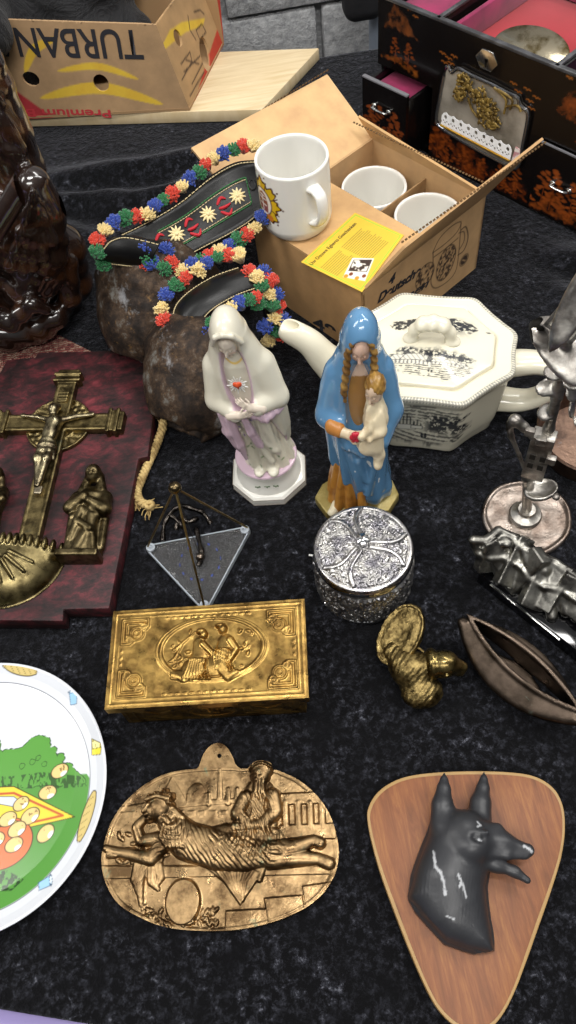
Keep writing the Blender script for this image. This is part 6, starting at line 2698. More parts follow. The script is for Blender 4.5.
def stoup(P):
    # half bowl with gadrooned upper rim
    r = np.hypot(P[:, 0], P[:, 1])
    th = np.arctan2(P[:, 1], P[:, 0])
    dome = ell(P, (0, 0, -.006), (.064, .060, .036))
    gad = .0014 * np.abs(np.sin(th * 15)) * np.clip((P[:, 1] - .0) / .01, 0, 1)
    bowl = np.maximum(dome, P[:, 1] - .003)
    top = rbox(P, (0, .006, .006), (.058, .0065, .0105), .003) - gad
    lip = ell(P, (0, .0, .0), (.0665, .0625, .003))
    d = smin(bowl, np.maximum(lip, P[:, 1] - .004), .002)
    # ornament: rays and a small emblem
    for k in range(9):
        a = -PI / 2 + (k - 4) * .30
        d = smin(d, cap(P, (.018 * math.cos(a), -.004 + .018 * math.sin(a), .029), (.043 * math.cos(a), -.004 + .040 * math.sin(a), .021), .0022, .0010), .0015)
    d = smin(d, ell(P, (0, -.018, .029), (.008, .009, .005)), .002)
    for k in range(19):
        x = -.060 + k * .120 / 18
        e = ell(P, (x, .004, -.0065 + .0355 * math.sqrt(max(0, 1 - (x / .0645) ** 2))), (.0029, .0075, .0048))
        d = np.minimum(d, e)
    return np.maximum(d, -P[:, 2])


bc = np.array(cl(2, 550, zt + .012)); 
V, Q = mesh_sdf(stoup, (-.070, -.066, -.0006), (.070, .020, .036), .0012)
mobj('holy_water_bowl', np.column_stack([bc[0] + V[:, 0] * math.cos(axa) - V[:, 1] * math.sin(axa), bc[1] + V[:, 0] * math.sin(axa) + V[:, 1] * math.cos(axa), zt + V[:, 2]]), Q, metal('olive brass', '7a6e4c', '403824', .32, 40), cp)
# twisted rope cord with frayed knot
MROPE = simple('straw coloured rope', 'c9ae74', .9, spots=('93794a', 90, .4, .6), bump=(500, .4, .0008))
rp = [np.append(cl(x, y, z), z) for x, y, z in ((150, 408, .016), (158, 414, .018), (163, 424, .016), (156, 446, .010), (147, 466, .009), (141, 480, .009), (137, 492, .008), (141, 502, .009), (150, 506, .009))]
base_path = smooth_path(rp, 14)
rope = MB()
Tn = np.gradient(base_path, axis=0); Tn /= np.linalg.norm(Tn, axis=1)[:, None]
ln_a = np.concatenate([[0], np.cumsum(np.linalg.norm(np.diff(base_path, axis=0), axis=1))])
for s_ in range(3):
    pts = []
    for i_, p_ in enumerate(base_path):
        a = ln_a[i_] * 2 * PI / .014 + s_ * 2 * PI / 3
        B = np.cross(Tn[i_], (0, 0, 1)); B /= np.linalg.norm(B) + 1e-9
        N = np.cross(B, Tn[i_])
        pts.append(p_ + .0029 * (math.cos(a) * B + math.sin(a) * N))
    rope.tube(pts, .0023, 8)
ro = rope.build('hanging_rope', MROPE, cp, smooth='auto', angle=60)
kn = MB(); r_ = random.Random(9)
kc = base_path[-1]
for k in range(7):
    a = r_.uniform(0, 6.28)
    kn.tube(smooth_path([kc + (.004 * math.cos(a + t) , .004 * math.sin(a + t), r_.uniform(-.002, .005)) for t in (0, 1.2, 2.4, 3.6, 4.8)], 5), .0022, 7)
kn.build('rope_knot', MROPE, ro, smooth='auto', angle=60)
fy = MB()
for (px, py, n, L) in ((150, 508, 16, .014), (136, 497, 10, .018)):
    c = np.append(cl(px, py, .007), .007)
    for k in range(n):
        a = r_.uniform(-PI, PI) if L < .015 else r_.uniform(-2.2, -1.1)
        e = c + np.array([math.cos(a) * L * r_.uniform(.6, 1), math.sin(a) * L * r_.uniform(.6, 1), -.005 * r_.random()])
        fy.tube(smooth_path([c, (c + e) / 2 + np.array([r_.uniform(-.002, .002), r_.uniform(-.002, .002), .002]), e], 4), [.0006] * 9, 5)
fy.build('rope_fringe', MROPE, ro)

# ------------------------------------------------------------------ cow bells with embroidered straps
mbl = Mat('rusted bell iron', '4a3c30', .62, .55)
c = mbl.ramp(mbl.noise(34, 7, .75), [(.34, '191513'), (.46, '2e241d'), (.56, '4c3b2c'), (.66, '7a7872')])
c = mbl.mix(mbl.ramp(mbl.noise(75, 6, .75), [(.60, 0.), (.68, .6)]), c, '8e6c40')
c = mbl.mix(mbl.ramp(mbl.noise(17, 5, .7, vec=(1.3, 1, 1)), [(.58, 0.), (.66, .8)]), c, '8e8e90')
mbl.color(c)
mbl.bump(mbl.noise(70, 6, .7), .6, .003)
MBELL = mbl.m
MLEATH = simple('black leather', '0a0a0a', .36, bump=(260, .2, .0008), **{'Specular IOR Level': .28})
MSTITCH = simple('cream stitching', 'c9b78c', .8)
MGREENT = simple('green thread', '2f6b3a', .8)
MREDT = simple('red embroidery', 'b5222e', .8)
MCREAMT = simple('cream embroidery', 'e0cf9e', .85)
WOOL = {'red': simple('red wool', 'c03a24', .95), 'cream': simple('cream wool', 'd8c083', .95), 'blue': simple('blue wool', '26408f', .95), 'green': simple('green wool', '1f6638', .95)}
for v_ in WOOL.values():
    v_.node_tree.nodes['Principled BSDF'].inputs['Sheen Weight'].default_value = .3


def tuft_mesh(seed):
    r = random.Random(seed)
    m = MB()
    for k in range(70):
        a = r.uniform(0, 2 * PI); q = math.sqrt(r.random()) * .95
        tip = np.array([q * math.cos(a) * .0095, q * math.sin(a) * .0095, .0135 * math.sqrt(1 - .7 * q * q) * r.uniform(.75, 1.15)])
        base = tip * .18; base[2] = 0
        mid = (base + tip) * .5 + np.array([r.uniform(-.001, .001), r.uniform(-.001, .001), .001])
        m.tube(np.array([base, mid, tip]), [.0010, .0012, .0008], 5)
    return mesh_from(m.V, m.F)


TUFTS = {}
for ci, cn_ in enumerate(WOOL):
    for vv in range(2):
        me = tuft_mesh(ci * 7 + vv)
        me.materials.append(WOOL[cn_])
        me.polygons.foreach_set('use_smooth', np.ones(len(me.polygons), dtype=bool))
        TUFTS[(cn_, vv)] = me
_tk = [0]


def tuft(parent, pos, dirn, colr, s=1.0):
    _tk[0] += 1
    o = bpy.data.objects.new('wool_tuft', TUFTS[(colr, _tk[0] % 2)])
    COL.objects.link(o)
    o.parent = parent
    Fm = frame_from(dirn)
    o.rotation_euler = Matrix(Fm.tolist()).to_euler()
    o.location = pos
    o.scale = (s, s, s)
    return o


CYC = ['blue', 'green', 'red', 'cream']


def bell(name, label, back, front, rb, rf, squash, seam):
    """sheet iron bell lying on its side, wide body narrowing towards the front"""
    t = thing(name, label, 'bell', (back[0], back[1], 0), 0, 'cowbells with tasselled straps')
    O = np.array([back[0], back[1], 0])
    a_, b_ = back - O, front - O
    ax_ = (b_ - a_) / np.linalg.norm(b_ - a_)
    sd = np.cross(ax_, (0, 0, 1)); sd /= np.linalg.norm(sd)

    def fn(P):
        off = (P - a_) @ sd
        Q = P - np.outer(off * (1 - 1 / squash), sd)
        d = smin(cap(Q, a_, b_, rb, rf), cap(Q, a_, a_ * .55 + b_ * .45, rb, rb * .93), .02)
        d = smax(d, -cap(Q, a_ * .2 + b_ * .8, b_ * 1.6 - a_ * .6, rf * .72, rf * .8), .003)
        u = (P - a_) @ ax_
        d = d - .0024 * np.exp(-((off + .35 * rb) / .0045) ** 2) - .0018 * np.exp(-((u - .45 * np.linalg.norm(b_ - a_)) / .006) ** 2)
        d = d + .0030 * (vnoise(P, 42, 4, 3) - .5) + .009 * (vnoise(P, 17, 6, 2) - .5)
        return np.maximum(d, -(P[:, 2] - .0005))
    sdf_obj('bell_body', fn, (-.14, -.17, -.002), (.14, .13, .17), .0026, MBELL, t)
    fl_m = MB()
    pts = smooth_path([at(*p) - O for p in seam], 6)
    fl_m.tube(pts, .0036 + .0008 * np.sin(np.arange(len(pts)) * .9), 10)
    fl_m.build('bell_seam', simple('corroded grey seam', '77767a', .8, .2, spots=('2e2722', 70, .42, .58), bump=(90, .8, .004)), t, smooth='auto', angle=60)
    return t


bc1 = at(160, 298, .068); bf1 = at(148, 338, .042)
bc2 = at(203, 366, .060); bf2 = at(188, 406, .040)
bell1 = bell('cowbell', 'rusty cowbell farther back, its long black strap embroidered with edelweiss flowers', bc1, bf1, .066, .037, 1.12, [(103, 270, .088), (99, 290, .078), (104, 312, .064), (115, 334, .050), (130, 351, .038), (144, 360, .026)])
bell2 = bell('cowbell', 'rusty cowbell nearer the front with a plain black strap, behind the white figurine', bc2, bf2, .059, .038, 1.08, [(156, 342, .084), (153, 360, .073), (156, 382, .058), (166, 403, .042), (180, 418, .029)])


class Band:
    """curved strap face between an upper and a lower edge, given in world metres"""

    def __init__(self, up, lo, bulge=.006):
        self.U = smooth_path(up, 12); self.L = smooth_path(lo, 12)
        n = max(len(self.U), len(self.L))
        f = lambda A: np.column_stack([np.interp(np.linspace(0, 1, 60), np.linspace(0, 1, len(A)), A[:, k]) for k in range(3)])
        self.U, self.L = f(self.U), f(self.L)
        self.b = bulge

    def S(self, u, v, lift=0.0):
        x = np.clip(u, 0, 1) * 59
        i = min(int(x), 58); t = x - i
        a = self.U[i] * (1 - t) + self.U[i + 1] * t
        b = self.L[i] * (1 - t) + self.L[i + 1] * t
        n = self.N(u)
        return a * (1 - v) + b * v + n * (self.b * math.sin(PI * v) + lift)

    def N(self, u):
        x = np.clip(u, 0, 1) * 58
        i = min(int(x), 57)
        d = (self.U[i + 2] + self.L[i + 2]) - (self.U[i] + self.L[i])
        w = self.U[i] - self.L[i]
        n = np.cross(d, w); n /= np.linalg.norm(n)
        return n

    def frame(self, u, v):
        d = self.S(min(u + .02, 1), v) - self.S(max(u - .02, 0), v)
        d /= np.linalg.norm(d)
        w = self.S(u, max(v - .1, 0)) - self.S(u, min(v + .1, 1))
        n = np.cross(d, w); n /= np.linalg.norm(n)
        return d, np.cross(n, d), n

    def leather(self, name, parent, off, th=.003, nu=50, nv=9):
        V = []
        for i in range(nu):
            for j in range(nv):
                V.append(self.S(i / (nu - 1), j / (nv - 1)))
        V = np.array(V) - off
        N = np.repeat(np.array([self.N(i / (nu - 1)) for i in range(nu)]), nv, axis=0)
        Fq = grid_faces(nu, nv)
        n = len(V)
        e = np.vstack([Fq[:, [0, 1]], Fq[:, [1, 2]], Fq[:, [2, 3]], Fq[:, [3, 0]]])
        k = e[:, 0].astype(np.int64) * 100000 + e[:, 1]; kr = e[:, 1].astype(np.int64) * 100000 + e[:, 0]
        bd = e[~np.isin(k, kr)]
        side = np.column_stack([bd[:, 1], bd[:, 0], bd[:, 0] + n, bd[:, 1] + n])
        return mobj(name, np.vstack([V, V - N * th]), np.vstack([Fq, Fq[:, ::-1] + n, side]), MLEATH, parent)


def A(x, y, z): return at(x, y, z)


def stitch(band, parent, off, v, u0, u1, mat, n, name='stitching', r=.0007):
    m = MB()
    for k in range(n):
        a = u0 + (u1 - u0) * k / n; b = a + (u1 - u0) / n * .72
        m.tube(np.array([band.S(a, v, .0007) - off, band.S((a + b) / 2, v, .0011) - off, band.S(b, v, .0007) - off]), r, 5)
    return m.build(name, mat, parent, smooth='auto')


off1 = np.array([bc1[0], bc1[1], 0.])
b1a = Band([A(120, 234, .150), A(146, 221, .152), A(178, 202, .156), A(210, 176, .160), A(236, 162, .165), A(262, 160, .170)],
           [A(170, 262, .120), A(188, 257, .120), A(208, 247, .121), A(232, 235, .124), A(252, 222, .128), A(266, 207, .134)], -.004)
if b1a.N(.5)[2] < 0: b1a.b, b1a.flip = b1a.b, True
st1 = b1a.leather('strap', bell1, off1)
b1b = Band([A(104, 247, .158), A(112, 239, .163), A(128, 236, .164), A(160, 243, .160)], [A(104, 262, .135), A(118, 265, .134), A(132, 267, .133), A(150, 269, .132)], .006)
fold1 = b1b.leather('strap_fold', bell1, off1)


def nrm(band, u):
    n = band.N(u)
    return n if n[2] > 0 else -n


# embroidery panel along the long strap
sgn = 1 if b1a.N(.5)[2] > 0 else -1


def SL(u, v, l): return b1a.S(u, v, sgn * l) - off1


for v, u0, u1 in ((.27, .20, .84), (.72, .16, .84)):
    m = MB()
    n = 34
    for k in range(n):
        a = u0 + (u1 - u0) * k / n; b = a + (u1 - u0) / n * .7
        m.tube(np.array([SL(a, v, .0005), SL((a + b) / 2, v, .0012), SL(b, v, .0005)]), .0008, 5)
    m.build('green_stitching', MGREENT, st1, smooth='auto')
    m = MB()
    for k in range(n):
        a = u0 + (u1 - u0) * k / n; b = a + (u1 - u0) / n * .7
        vv = v + (.035 if v < .5 else -.035)
        m.tube(np.array([SL(a, vv, .0005), SL((a + b) / 2, vv, .001), SL(b, vv, .0005)]), .0005, 5)
    m.build('stitching', MSTITCH, st1, smooth='auto')
m = MB()
for k in range(8):
    v = .27 + .45 * k / 8
    m.tube(np.array([SL(.84, v, .0008), SL(.84, v + .045, .0008)]), .0007, 5)
m.build('green_stitching', MGREENT, st1)
for k, u in enumerate((.28, .51, .74)):
    m = MB()
    d_, w_, n_ = b1a.frame(u, .5)
    n_ = n_ * (1 if n_[2] > 0 else -1)
    c = SL(u, .49, .0012)
    for j in range(11):
        a = j * 2 * PI / 11
        q = d_ * math.cos(a) + w_ * math.sin(a)
        m.tube(np.array([c + q * .002, c + q * .0055 + n_ * .0008, c + q * .0097]), [.0013, .0016, .0005], 6)
    m.ball(c + n_ * .0012, .0024, 10)
    m.build('edelweiss', MCREAMT, st1, smooth='auto')
    uu_ = u - .115
    m = MB()
    c = SL(uu_, .5, .001)
    for vv, dd in ((-.0085, .006), (-.002, .0075), (.0055, .005)):
        p0 = c + w_ * vv * .6 - d_ * .007
        m.tube(smooth_path([p0, c + w_ * vv * 1.5 + n_ * .0008, c + w_ * vv * .9 + d_ * dd], 4), [.0010, .0016, .0018, .0019, .0018, .0017, .0014, .0010, .0005], 6)
    m.build('red_leaf', MREDT, st1, smooth='auto')
eye = MB()
d_, w_, n_ = b1a.frame(.88, .42)
n_ = n_ * (1 if n_[2] > 0 else -1)
c = SL(.875, .42, .0008)
eye.tube(np.array([c + .0055 * (math.cos(t) * d_ * .7 + math.sin(t) * w_) for t in np.arange(16) * PI / 8]), .0012, 6, closed=True)
eye.build('buckle_hole', simple('dark eyelet', '0a0a0a', .5), st1, smooth='auto')
for b_, par in ((b1a, st1), (b1b, fold1)):
    sg = 1 if b_.N(.5)[2] > 0 else -1
    for v in (.04, .96):
        m = MB()
        n = 46 if b_ is b1a else 20
        for k in range(n):
            a = k / n; b = a + .7 / n
            m.tube(np.array([b_.S(a, v, sg * .0006) - off1, b_.S((a + b) / 2, v, sg * .0012) - off1, b_.S(b, v, sg * .0006) - off1]), .0006, 5)
        m.build('stitching', MSTITCH, par, smooth='auto')
# wool fringe of the first strap
kk = 0


def fringe(parent, off, pts, start=0, s=1.0, out=(0, 0)):
    """tufts at surveyed places; each points outward from the strap and up"""
    r = random.Random(len(pts) + start)
    for i, (x, y, z) in enumerate(pts):
        p = at(x + out[0], y + out[1], z) - off
        dn = np.array([r.uniform(-.5, .5), r.uniform(-.6, .2), 1.0])
        tuft(parent, p - dn * .004, dn, CYC[(i + start) % 4], s * r.uniform(.98, 1.22))


up1 = [(98, 258, .150), (98, 246, .155), (106, 236, .158), (117, 229, .158), (129, 223, .155), (139, 221, .155), (148, 219, .155), (157, 212, .156), (166, 205, .157), (175, 199, .158), (184, 192, .159), (192, 184, .160), (200, 177, .161), (208, 170, .162), (216, 164, .163), (225, 159, .165), (235, 155, .166), (245, 152, .168), (254, 151, .170)]
lo1 = [(152, 262, .136), (162, 266, .134), (171, 262, .130), (181, 268, .126), (191, 264, .124), (200, 258, .122), (209, 255, .123), (218, 250, .124), (227, 244, .125), (236, 238, .126), (245, 233, .128), (253, 226, .130), (260, 217, .132)]
fringe(bell1, off1, up1, 1, 1.0, (-1, -3))
fringe(bell1, off1, lo1, 0, 1.0, (2, 4))
fringe(bell1, off1, [(146, 250, .150), (150, 258, .142), (148, 268, .130), (158, 274, .120), (166, 252, .134), (104, 266, .132)], 0, 1.0)

off2 = np.array([bc2[0], bc2[1], 0.])
b2 = Band([A(172, 320, .112), A(176, 305, .120), A(190, 291, .126), (A(213, 277, .130)), A(238, 268, .130)],
          [A(198, 336, .108), A(206, 319, .120), A(218, 308, .126), A(238, 297, .128), A(257, 290, .124)], .008)
if b2.N(.5)[2] < 0: b2.b = -b2.b
st2 = b2.leather('strap', bell2, off2)
sg = 1 if b2.N(.5)[2] > 0 else -1
for v in (.04, .96):
    m = MB(); n = 34
    for k in range(n):
        a = k / n; b = a + .7 / n
        m.tube(np.array([b2.S(a, v, sg * .0006) - off2, b2.S((a + b) / 2, v, sg * .0012) - off2, b2.S(b, v, sg * .0006) - off2]), .0006, 5)
    m.build('stitching', MSTITCH, st2, smooth='auto')
# the strap runs on behind, over the bell and down on the right
b3 = Band([A(240, 268, .130), A(258, 274, .125), A(272, 292, .105), A(280, 318, .07)], [A(256, 291, .122), A(262, 300, .112), A(266, 316, .09), (A(270, 335, .06))], .004)
b3.leather('strap_end', bell2, off2)
fringe(bell2, off2, [(168, 327, .110), (166, 314, .116), (171, 302, .122), (180, 292, .126), (190, 284, .130), (200, 276, .133), (211, 270, .134), (222, 264, .135), (233, 262, .134), (243, 263, .132)], 2, 1.0, (-3, -4))
fringe(bell2, off2, [(199, 341, .108), (205, 331, .114), (211, 322, .120), (220, 314, .125), (229, 307, .127), (238, 302, .127), (246, 298, .126), (254, 295, .124)], 3, .95, (3, 4))
fringe(bell2, off2, [(250, 274, .130), (258, 280, .128), (264, 274, .120), (263, 288, .122), (270, 284, .116), (268, 296, .110), (276, 296, .104), (272, 308, .098), (280, 308, .092), (274, 320, .084), (283, 322, .078), (276, 334, .066), (285, 336, .060), (270, 344, .052), (266, 328, .080), (258, 306, .112)], 2, 1.0)

# ------------------------------------------------------------------ woven mat and carved dark wooden figure
MATM = Mat('woven red mat', '7a4a40', .95)
MATM.color(MATM.mix(MATM.ramp(MATM.wave(90, 6, direction='Y'), [(.4, 0.), (.6, 1.)]), '8a4a42', MATM.mix(MATM.ramp(MATM.noise(160, 3), [(.45, 0.), (.55, 1.)]), 'b09a84', '5a2c2a')))
MATM.bump(MATM.wave(120, 3), .8, .002)
mq = [at(x, y, 0) for x, y in ((58, 335.5), (93, 353), (62, 385), (-70, 385), (-95, 345))]
o = MB().prism([(p[0], p[1]) for p in mq], .0002, .0014).build('woven_mat', MATM.m)
tag(o, 'small red woven mat under the carved wooden figure', 'mat')

MEB = Mat('polished dark carved wood', '2a1a12', .18)
g_ = MEB.wave(5, 9, vec=(1, 1, 2.6), detail=4, rot=(.3, .5, .2))
cw_ = MEB.mix(MEB.ramp(g_, [(.6, 0.), (.9, .6)]), '20140f', '432817')
MEB.color(MEB.mix(MEB.ramp(MEB.noise(60, 5, .7), [(.5, 0.), (.75, .5)]), cw_, '3a2a20'))
MEB.b.inputs['Coat Weight'].default_value = .9
MEB.b.inputs['Coat Roughness'].default_value = .08
MEB.bump(MEB.noise(90, 4), .12, .002)
YS = .80
plS = Pl((0, YS, 0), (1, 0, 0), (0, 0, 1))


def sv_(x, y, dy=0.0):
    u, z = Pl((0, YS + dy, 0), (1, 0, 0), (0, 0, 1)).hit(x, y)
    return np.array([u, YS + dy, z])


wf0 = sv_(20, 320); WF = np.array([-.300, .81, .0016])
wf = thing('carved_figure', 'dark polished carved wooden robed figure holding a staff, cut off at the left edge', 'sculpture', tuple(WF))


def carved(P):
    P = P + WF
    K = .00145

    def CH(pts, rads, dy, k=.006):
        return chain(P, [sv_(x, y, dy) for x, y in pts], [r * K for r in rads], k)
    d = CH([(-34, 70), (-12, 128), (4, 172)], [27, 29, 31], .02)                     # veil falling from the head
    for k in range(5):
        d = smin(d, CH([(-34 + k * 8, 96), (-14 + k * 9, 150), (-6 + k * 9, 178)], [2, 3.2, 4], -.018), .003)
    d = smin(d, ell(P, sv_(-45, 245, .01), (64 * K, .070, 92 * K)), .02)             # trunk, mostly outside the view
    d = smin(d, ell(P, sv_(4, 226, -.005), (36 * K, .052, 52 * K)), .006)
    d = smin(d, CH([(34, 184), (45, 214), (41, 252), (22, 286), (12, 298)], [13, 15, 19, 17, 12], -.035), .004)   # sleeve
    for k, (x, y) in enumerate(((52, 240), (44, 256), (33, 266), (22, 270), (10, 268))):
        d = smin(d, CH([(33, 190), ((33 + x) / 2, (190 + y) / 2 + 2), (x, y)], [1.5, 3.6, 5.0], -.060 - .004 * k), .0022)
    d = smin(d, CH([(46, 228), (66, 246), (71, 282), (58, 316)], [13, 15, 17, 14], .004), .003)                   # knee
    d = smin(d, CH([(58, 240), (52, 272), (34, 304), (6, 318)], [9, 11, 11, 10], -.036), .003)
    d = smin(d, CH([(68, 262), (70, 296), (56, 322)], [8, 9, 8], -.028), .003)
    d = smin(d, CH([(-40, 330), (6, 334), (38, 327), (56, 316)], [18, 15, 13, 11], -.045), .004)                  # hem
    d = smin(d, CH([(-30, 310), (10, 322), (32, 304), (46, 310)], [11, 8, 7, 4], -.070), .003)
    for (a_, b_) in (((60, 252), (46, 300)), ((74, 272), (64, 312)), ((18, 308), (40, 318)), ((-16, 322), (22, 328)), ((28, 268), (14, 292))):
        d = smax(d, -CH([a_, b_], [2.2, 1.4], -.062), .003)
    d = d + .0009 * np.sin(210 * P[:, 0] + 150 * P[:, 2] + 8 * vnoise(P, 22, 3, 2)) + .0010 * (vnoise(P, 90, 5, 2) - .5)
    return np.maximum(d, -(P[:, 2] - WF[2]))


sdf_obj('body', carved, (-.26, -.14, -.001), (.115, .13, .42), .0026, MEB.m, wf, relax=1)


def staff(P):
    P = P + WF
    a, b = sv_(34, 166, -.100), sv_(-42, 290, -.110)
    d = cap(P, a, b, .0115)
    ax_ = (a - b) / np.linalg.norm(a - b)
    d = smax(d, (P - a) @ ax_, .0015)
    return smin(d, np.maximum(cap(P, a - ax_ * .012, a - ax_ * .010, .0125), (P - a) @ ax_), .002)


sdf_obj('staff', staff, (-.12, -.16, .0), (.10, -.02, .34), .0020, MEB.m, wf)

# ------------------------------------------------------------------ clear triangular pyramid stand
pA, pB, pC = at(145, 546.5, .009), at(250.5, 526.5, .009), at(205, 611, .009)
pyc = (pA + pB + pC) / 3
py_ = thing('pyramid_stand', 'clear triangular plate with three brass rods meeting in a ball, behind the brass box', 'ornament', (pyc[0], pyc[1], 0))
PO = np.array([pyc[0], pyc[1], 0])
lc = [p - PO for p in (pA, pB, pC)]
# clip the corners of the triangle
tri = []
for i in range(3):
    p, a, b = lc[i][:2], lc[i - 1][:2], lc[(i + 1) % 3][:2]
    tri += [p + (a - p) / np.linalg.norm(a - p) * .004, p + (b - p) / np.linalg.norm(b - p) * .004]
mgl_ = Mat('clear acrylic', 'ffffff', .0)
mgl_.b.inputs['Transmission Weight'].default_value = .965
mgl_.b.inputs['IOR'].default_value = 1.25
plate_o = MB().prism([tuple(q) for q in tri], .003, .009).build('acrylic_plate', mgl_.m, py_, smooth='auto', bevel=.0006)
em = simple('frosted acrylic edge', 'b4bcc4', .3, **{'Transmission Weight': .3})
eb = MB()
for i in range(0, 6):
    a, b = tri[i], tri[(i + 1) % 6]
    d = (b - a) / np.linalg.norm(b - a); n = np.array([d[1], -d[0]])
    eb.slab([np.append(a, .003), np.append(b, .003), np.append(b, .0092), np.append(a, .0092)], np.append(n * .0012 * (1 if n @ ((a + b) / 2) > 0 else -1), 0))
eb.build('frosted_edge', em, plate_o)
apex = pyc + np.array([0, 0, .0]); h_ap = .1355
apx = np.array(at(175, 488, h_ap)) - PO
MROD = metal('thin brass rod', 'a8925e', '7a663e', .35, 60)
MB().ball(apx, .0060, 24).build('ball', metal('brass ball', '8a7a58', '5a4e38', .25, 60), py_, smooth='auto')
for i in range(3):
    p = lc[i] * .955; p[2] = .009
    MB().tube(np.array([apx, p]), .0011, 10).build('rod', MROD, py_, smooth='auto')
    q = lc[i] * .89
    MB().lathe([(0, .0094), (.0022, .0094), (.0024, .0112), (.0046, .0112), (.0048, .0098), (.0048, .0092), (0, .0092)], 20, (q[0], q[1], 0)).build('screw', em, py_, smooth='auto')
    MB().lathe([(0, 0), (.0050, 0), (.0050, .003), (0, .003)], 20, (q[0], q[1], 0)).build('foot', mgl_.m, py_, smooth='auto')
MB().tube(np.array([apx, np.array([.002, -.002, .022])]), .0004, 6).build('thread', simple('dark thread', '1c1a18', .7), py_)
MB().ball((.002, -.002, .0195), .0050, 20).build('pendulum_ball', metal('dark steel ball', '6c6258', '3a342e', .2, 60), py_, smooth='auto')
wr = MB()
for pts in ([(163, 541, .012), (164, 526, .014), (171, 513, .02), (181, 506, .024), (193, 509, .022), (203, 513, .018), (211, 524, .012)], [(176, 530, .012), (180, 517, .018), (188, 522, .018), (198, 518, .016)], [(196, 528, .014), (200, 545, .013), (202, 556, .013), (198, 566, .013)], [(170, 515, .02), (178, 521, .02), (184, 529, .015)]):
    q = smooth_path([A(*p) - PO for p in pts], 8)
    r__ = .0026 * (1 + .2 * np.sin(np.arange(len(q)) * .7))
    wr.tube(q, r__, 8)
wr.build('twisted_wire', metal('blackened twisted wire', '4a4540', '1e1b1a', .2, 90), py_, smooth='auto', angle=60)
MBLUE = simple('blue ink', '26419a', .5)
bm_ = MB()
for k in range(12):
    a = k * PI / 6
    x, y = .021 * math.cos(a), .021 * math.sin(a) - .002
    bm_.box((x, y, .0093), (.0012, .0004, .0002), rotz(a + PI / 2))
    bm_.box((x, y + .0012, .0093), (.0004, .0012, .0002), rotz(a))
bm_.build('blue_mark', MBLUE, plate_o)

# ------------------------------------------------------------------ little brass bird with round tail
bdo = at(416, 690, 0)
bd_ = thing('bird_figurine', 'small brass bird figurine with an upright round fan tail, beside the dark bronze bowl', 'figurine', (bdo[0], bdo[1], 0))


def BL_(x, y, z): return at(x, y, z) - np.array([bdo[0], bdo[1], 0])


MGB = metal('grainy gilt brass', '8f7c50', '4a3d24', .36, 110, bump=(520, .5, .001))
tc_, tt_ = BL_(400, 637, .030), None
t_hi, t_lo = BL_(416, 607, .042), BL_(385, 663, .018)
tx = (t_hi - t_lo); tL = np.linalg.norm(tx); tx /= tL
tn = np.array([-.62, -.30, .55]); tn -= tx * (tn @ tx); tn /= np.linalg.norm(tn)
TRm = np.column_stack([tx, np.cross(tn, tx), tn])
tcc = (t_hi + t_lo) / 2


def tail(P):
    Q = (P - tcc) @ TRm
    d = ell(Q, (0, 0, 0), (tL / 2, .0195, .0032))
    d = smin(d, np.maximum(np.abs(ell(Q, (0, 0, 0), (tL / 2, .0195, .03))) - .0012, np.abs(Q[:, 2]) - .0028), .001)
    d = smax(d, -ell(Q, (0, 0, .008), (tL / 2 * .86, .0165, .0075)), .001)
    return d + .0006 * (vnoise(P, 420, 3, 2) - .5) * 2


sdf_obj('fan_tail', tail, tuple(tcc - .045), tuple(tcc + .045), .0010, MGB, bd_)


def birdbody(P):
    d = chain(P, [BL_(394, 652, .018), BL_(408, 668, .018), BL_(424, 690, .013)], [.0105, .0150, .0125], .008)
    d = smin(d, ell(P, BL_(422, 692, .011), (.019, .015, .0115)), .006)
    d = smin(d, chain(P, [BL_(412, 668, .022), BL_(432, 664, .027)], [.0115, .0110], .006), .006)
    for s_, (a, b) in enumerate((((400, 665), (418, 697)), ((412, 655), (434, 690)))):
        d = smin(d, cap(P, BL_(*a, .022), BL_(*b, .014), .0045, .0055), .002)
    d = d + .0005 * np.sin(900 * (P[:, 0] - P[:, 1])) * np.sin(700 * P[:, 2]) + .0005 * (vnoise(P, 380, 6, 2) - .5)
    return np.maximum(d, -(P[:, 2] - .0004))


bb = sdf_obj('bird_body', birdbody, (-.05, -.04, -.001), (.05, .06, .05), .0010, MGB, bd_)


def birdhead(P):
    d = ell(P, BL_(443, 664, .030), (.0135, .0125, .0125))
    d = smin(d, chain(P, [BL_(448, 664, .030), BL_(461, 667, .024)], [.0100, .0060], .004), .004)
    d = smin(d, ell(P, BL_(459, 671, .021), (.006, .005, .0045)), .002)
    # collar
    d = smin(d, ell(P, BL_(432, 664, .028), (.0075, .0145, .0140), rotz(-.1)), .0015)
    for q in ((451, 657, .037), (447, 674, .034)):
        d = smax(d, -ell(P, BL_(*q), (.0022, .0022, .0022)), .0008)
    return d


sdf_obj('bird_head', birdhead, (-.01, -.02, .005), (.07, .06, .055), .0010, metal('smooth worn brass', '85754a', '54472a', .26, 60), bd_)
MB().tube(np.array([BL_(408, 640, .034), BL_(424, 652, .030)]), .0013, 8).build('tail_strut', MGB, bd_, smooth='auto')

# ------------------------------------------------------------------ dark bronze lens shaped bowl
e0, e1 = at(460.5, 622, .028), at(578, 723, .028)
dc = (e0 + e1) / 2
da = math.atan2(*(e1 - e0)[:2][::-1])
dcx = dc + np.array([-.006 * math.sin(-da), 0, 0]) * 0
dish = thing('boat_bowl', 'dark bronze boat-shaped bowl with a slit opening, near the right edge', 'bowl', (dc[0], dc[1], 0), da)
HLd = np.linalg.norm(e1 - e0) / 2


def lens(P, hl, hw, cy=0.0):
    rho = (hl * hl + hw * hw) / (2 * hw); c_ = rho - hw
    y = P[:, 1] - cy
    return np.maximum(np.hypot(P[:, 0], y - c_) - rho, np.hypot(P[:, 0], y + c_) - rho)


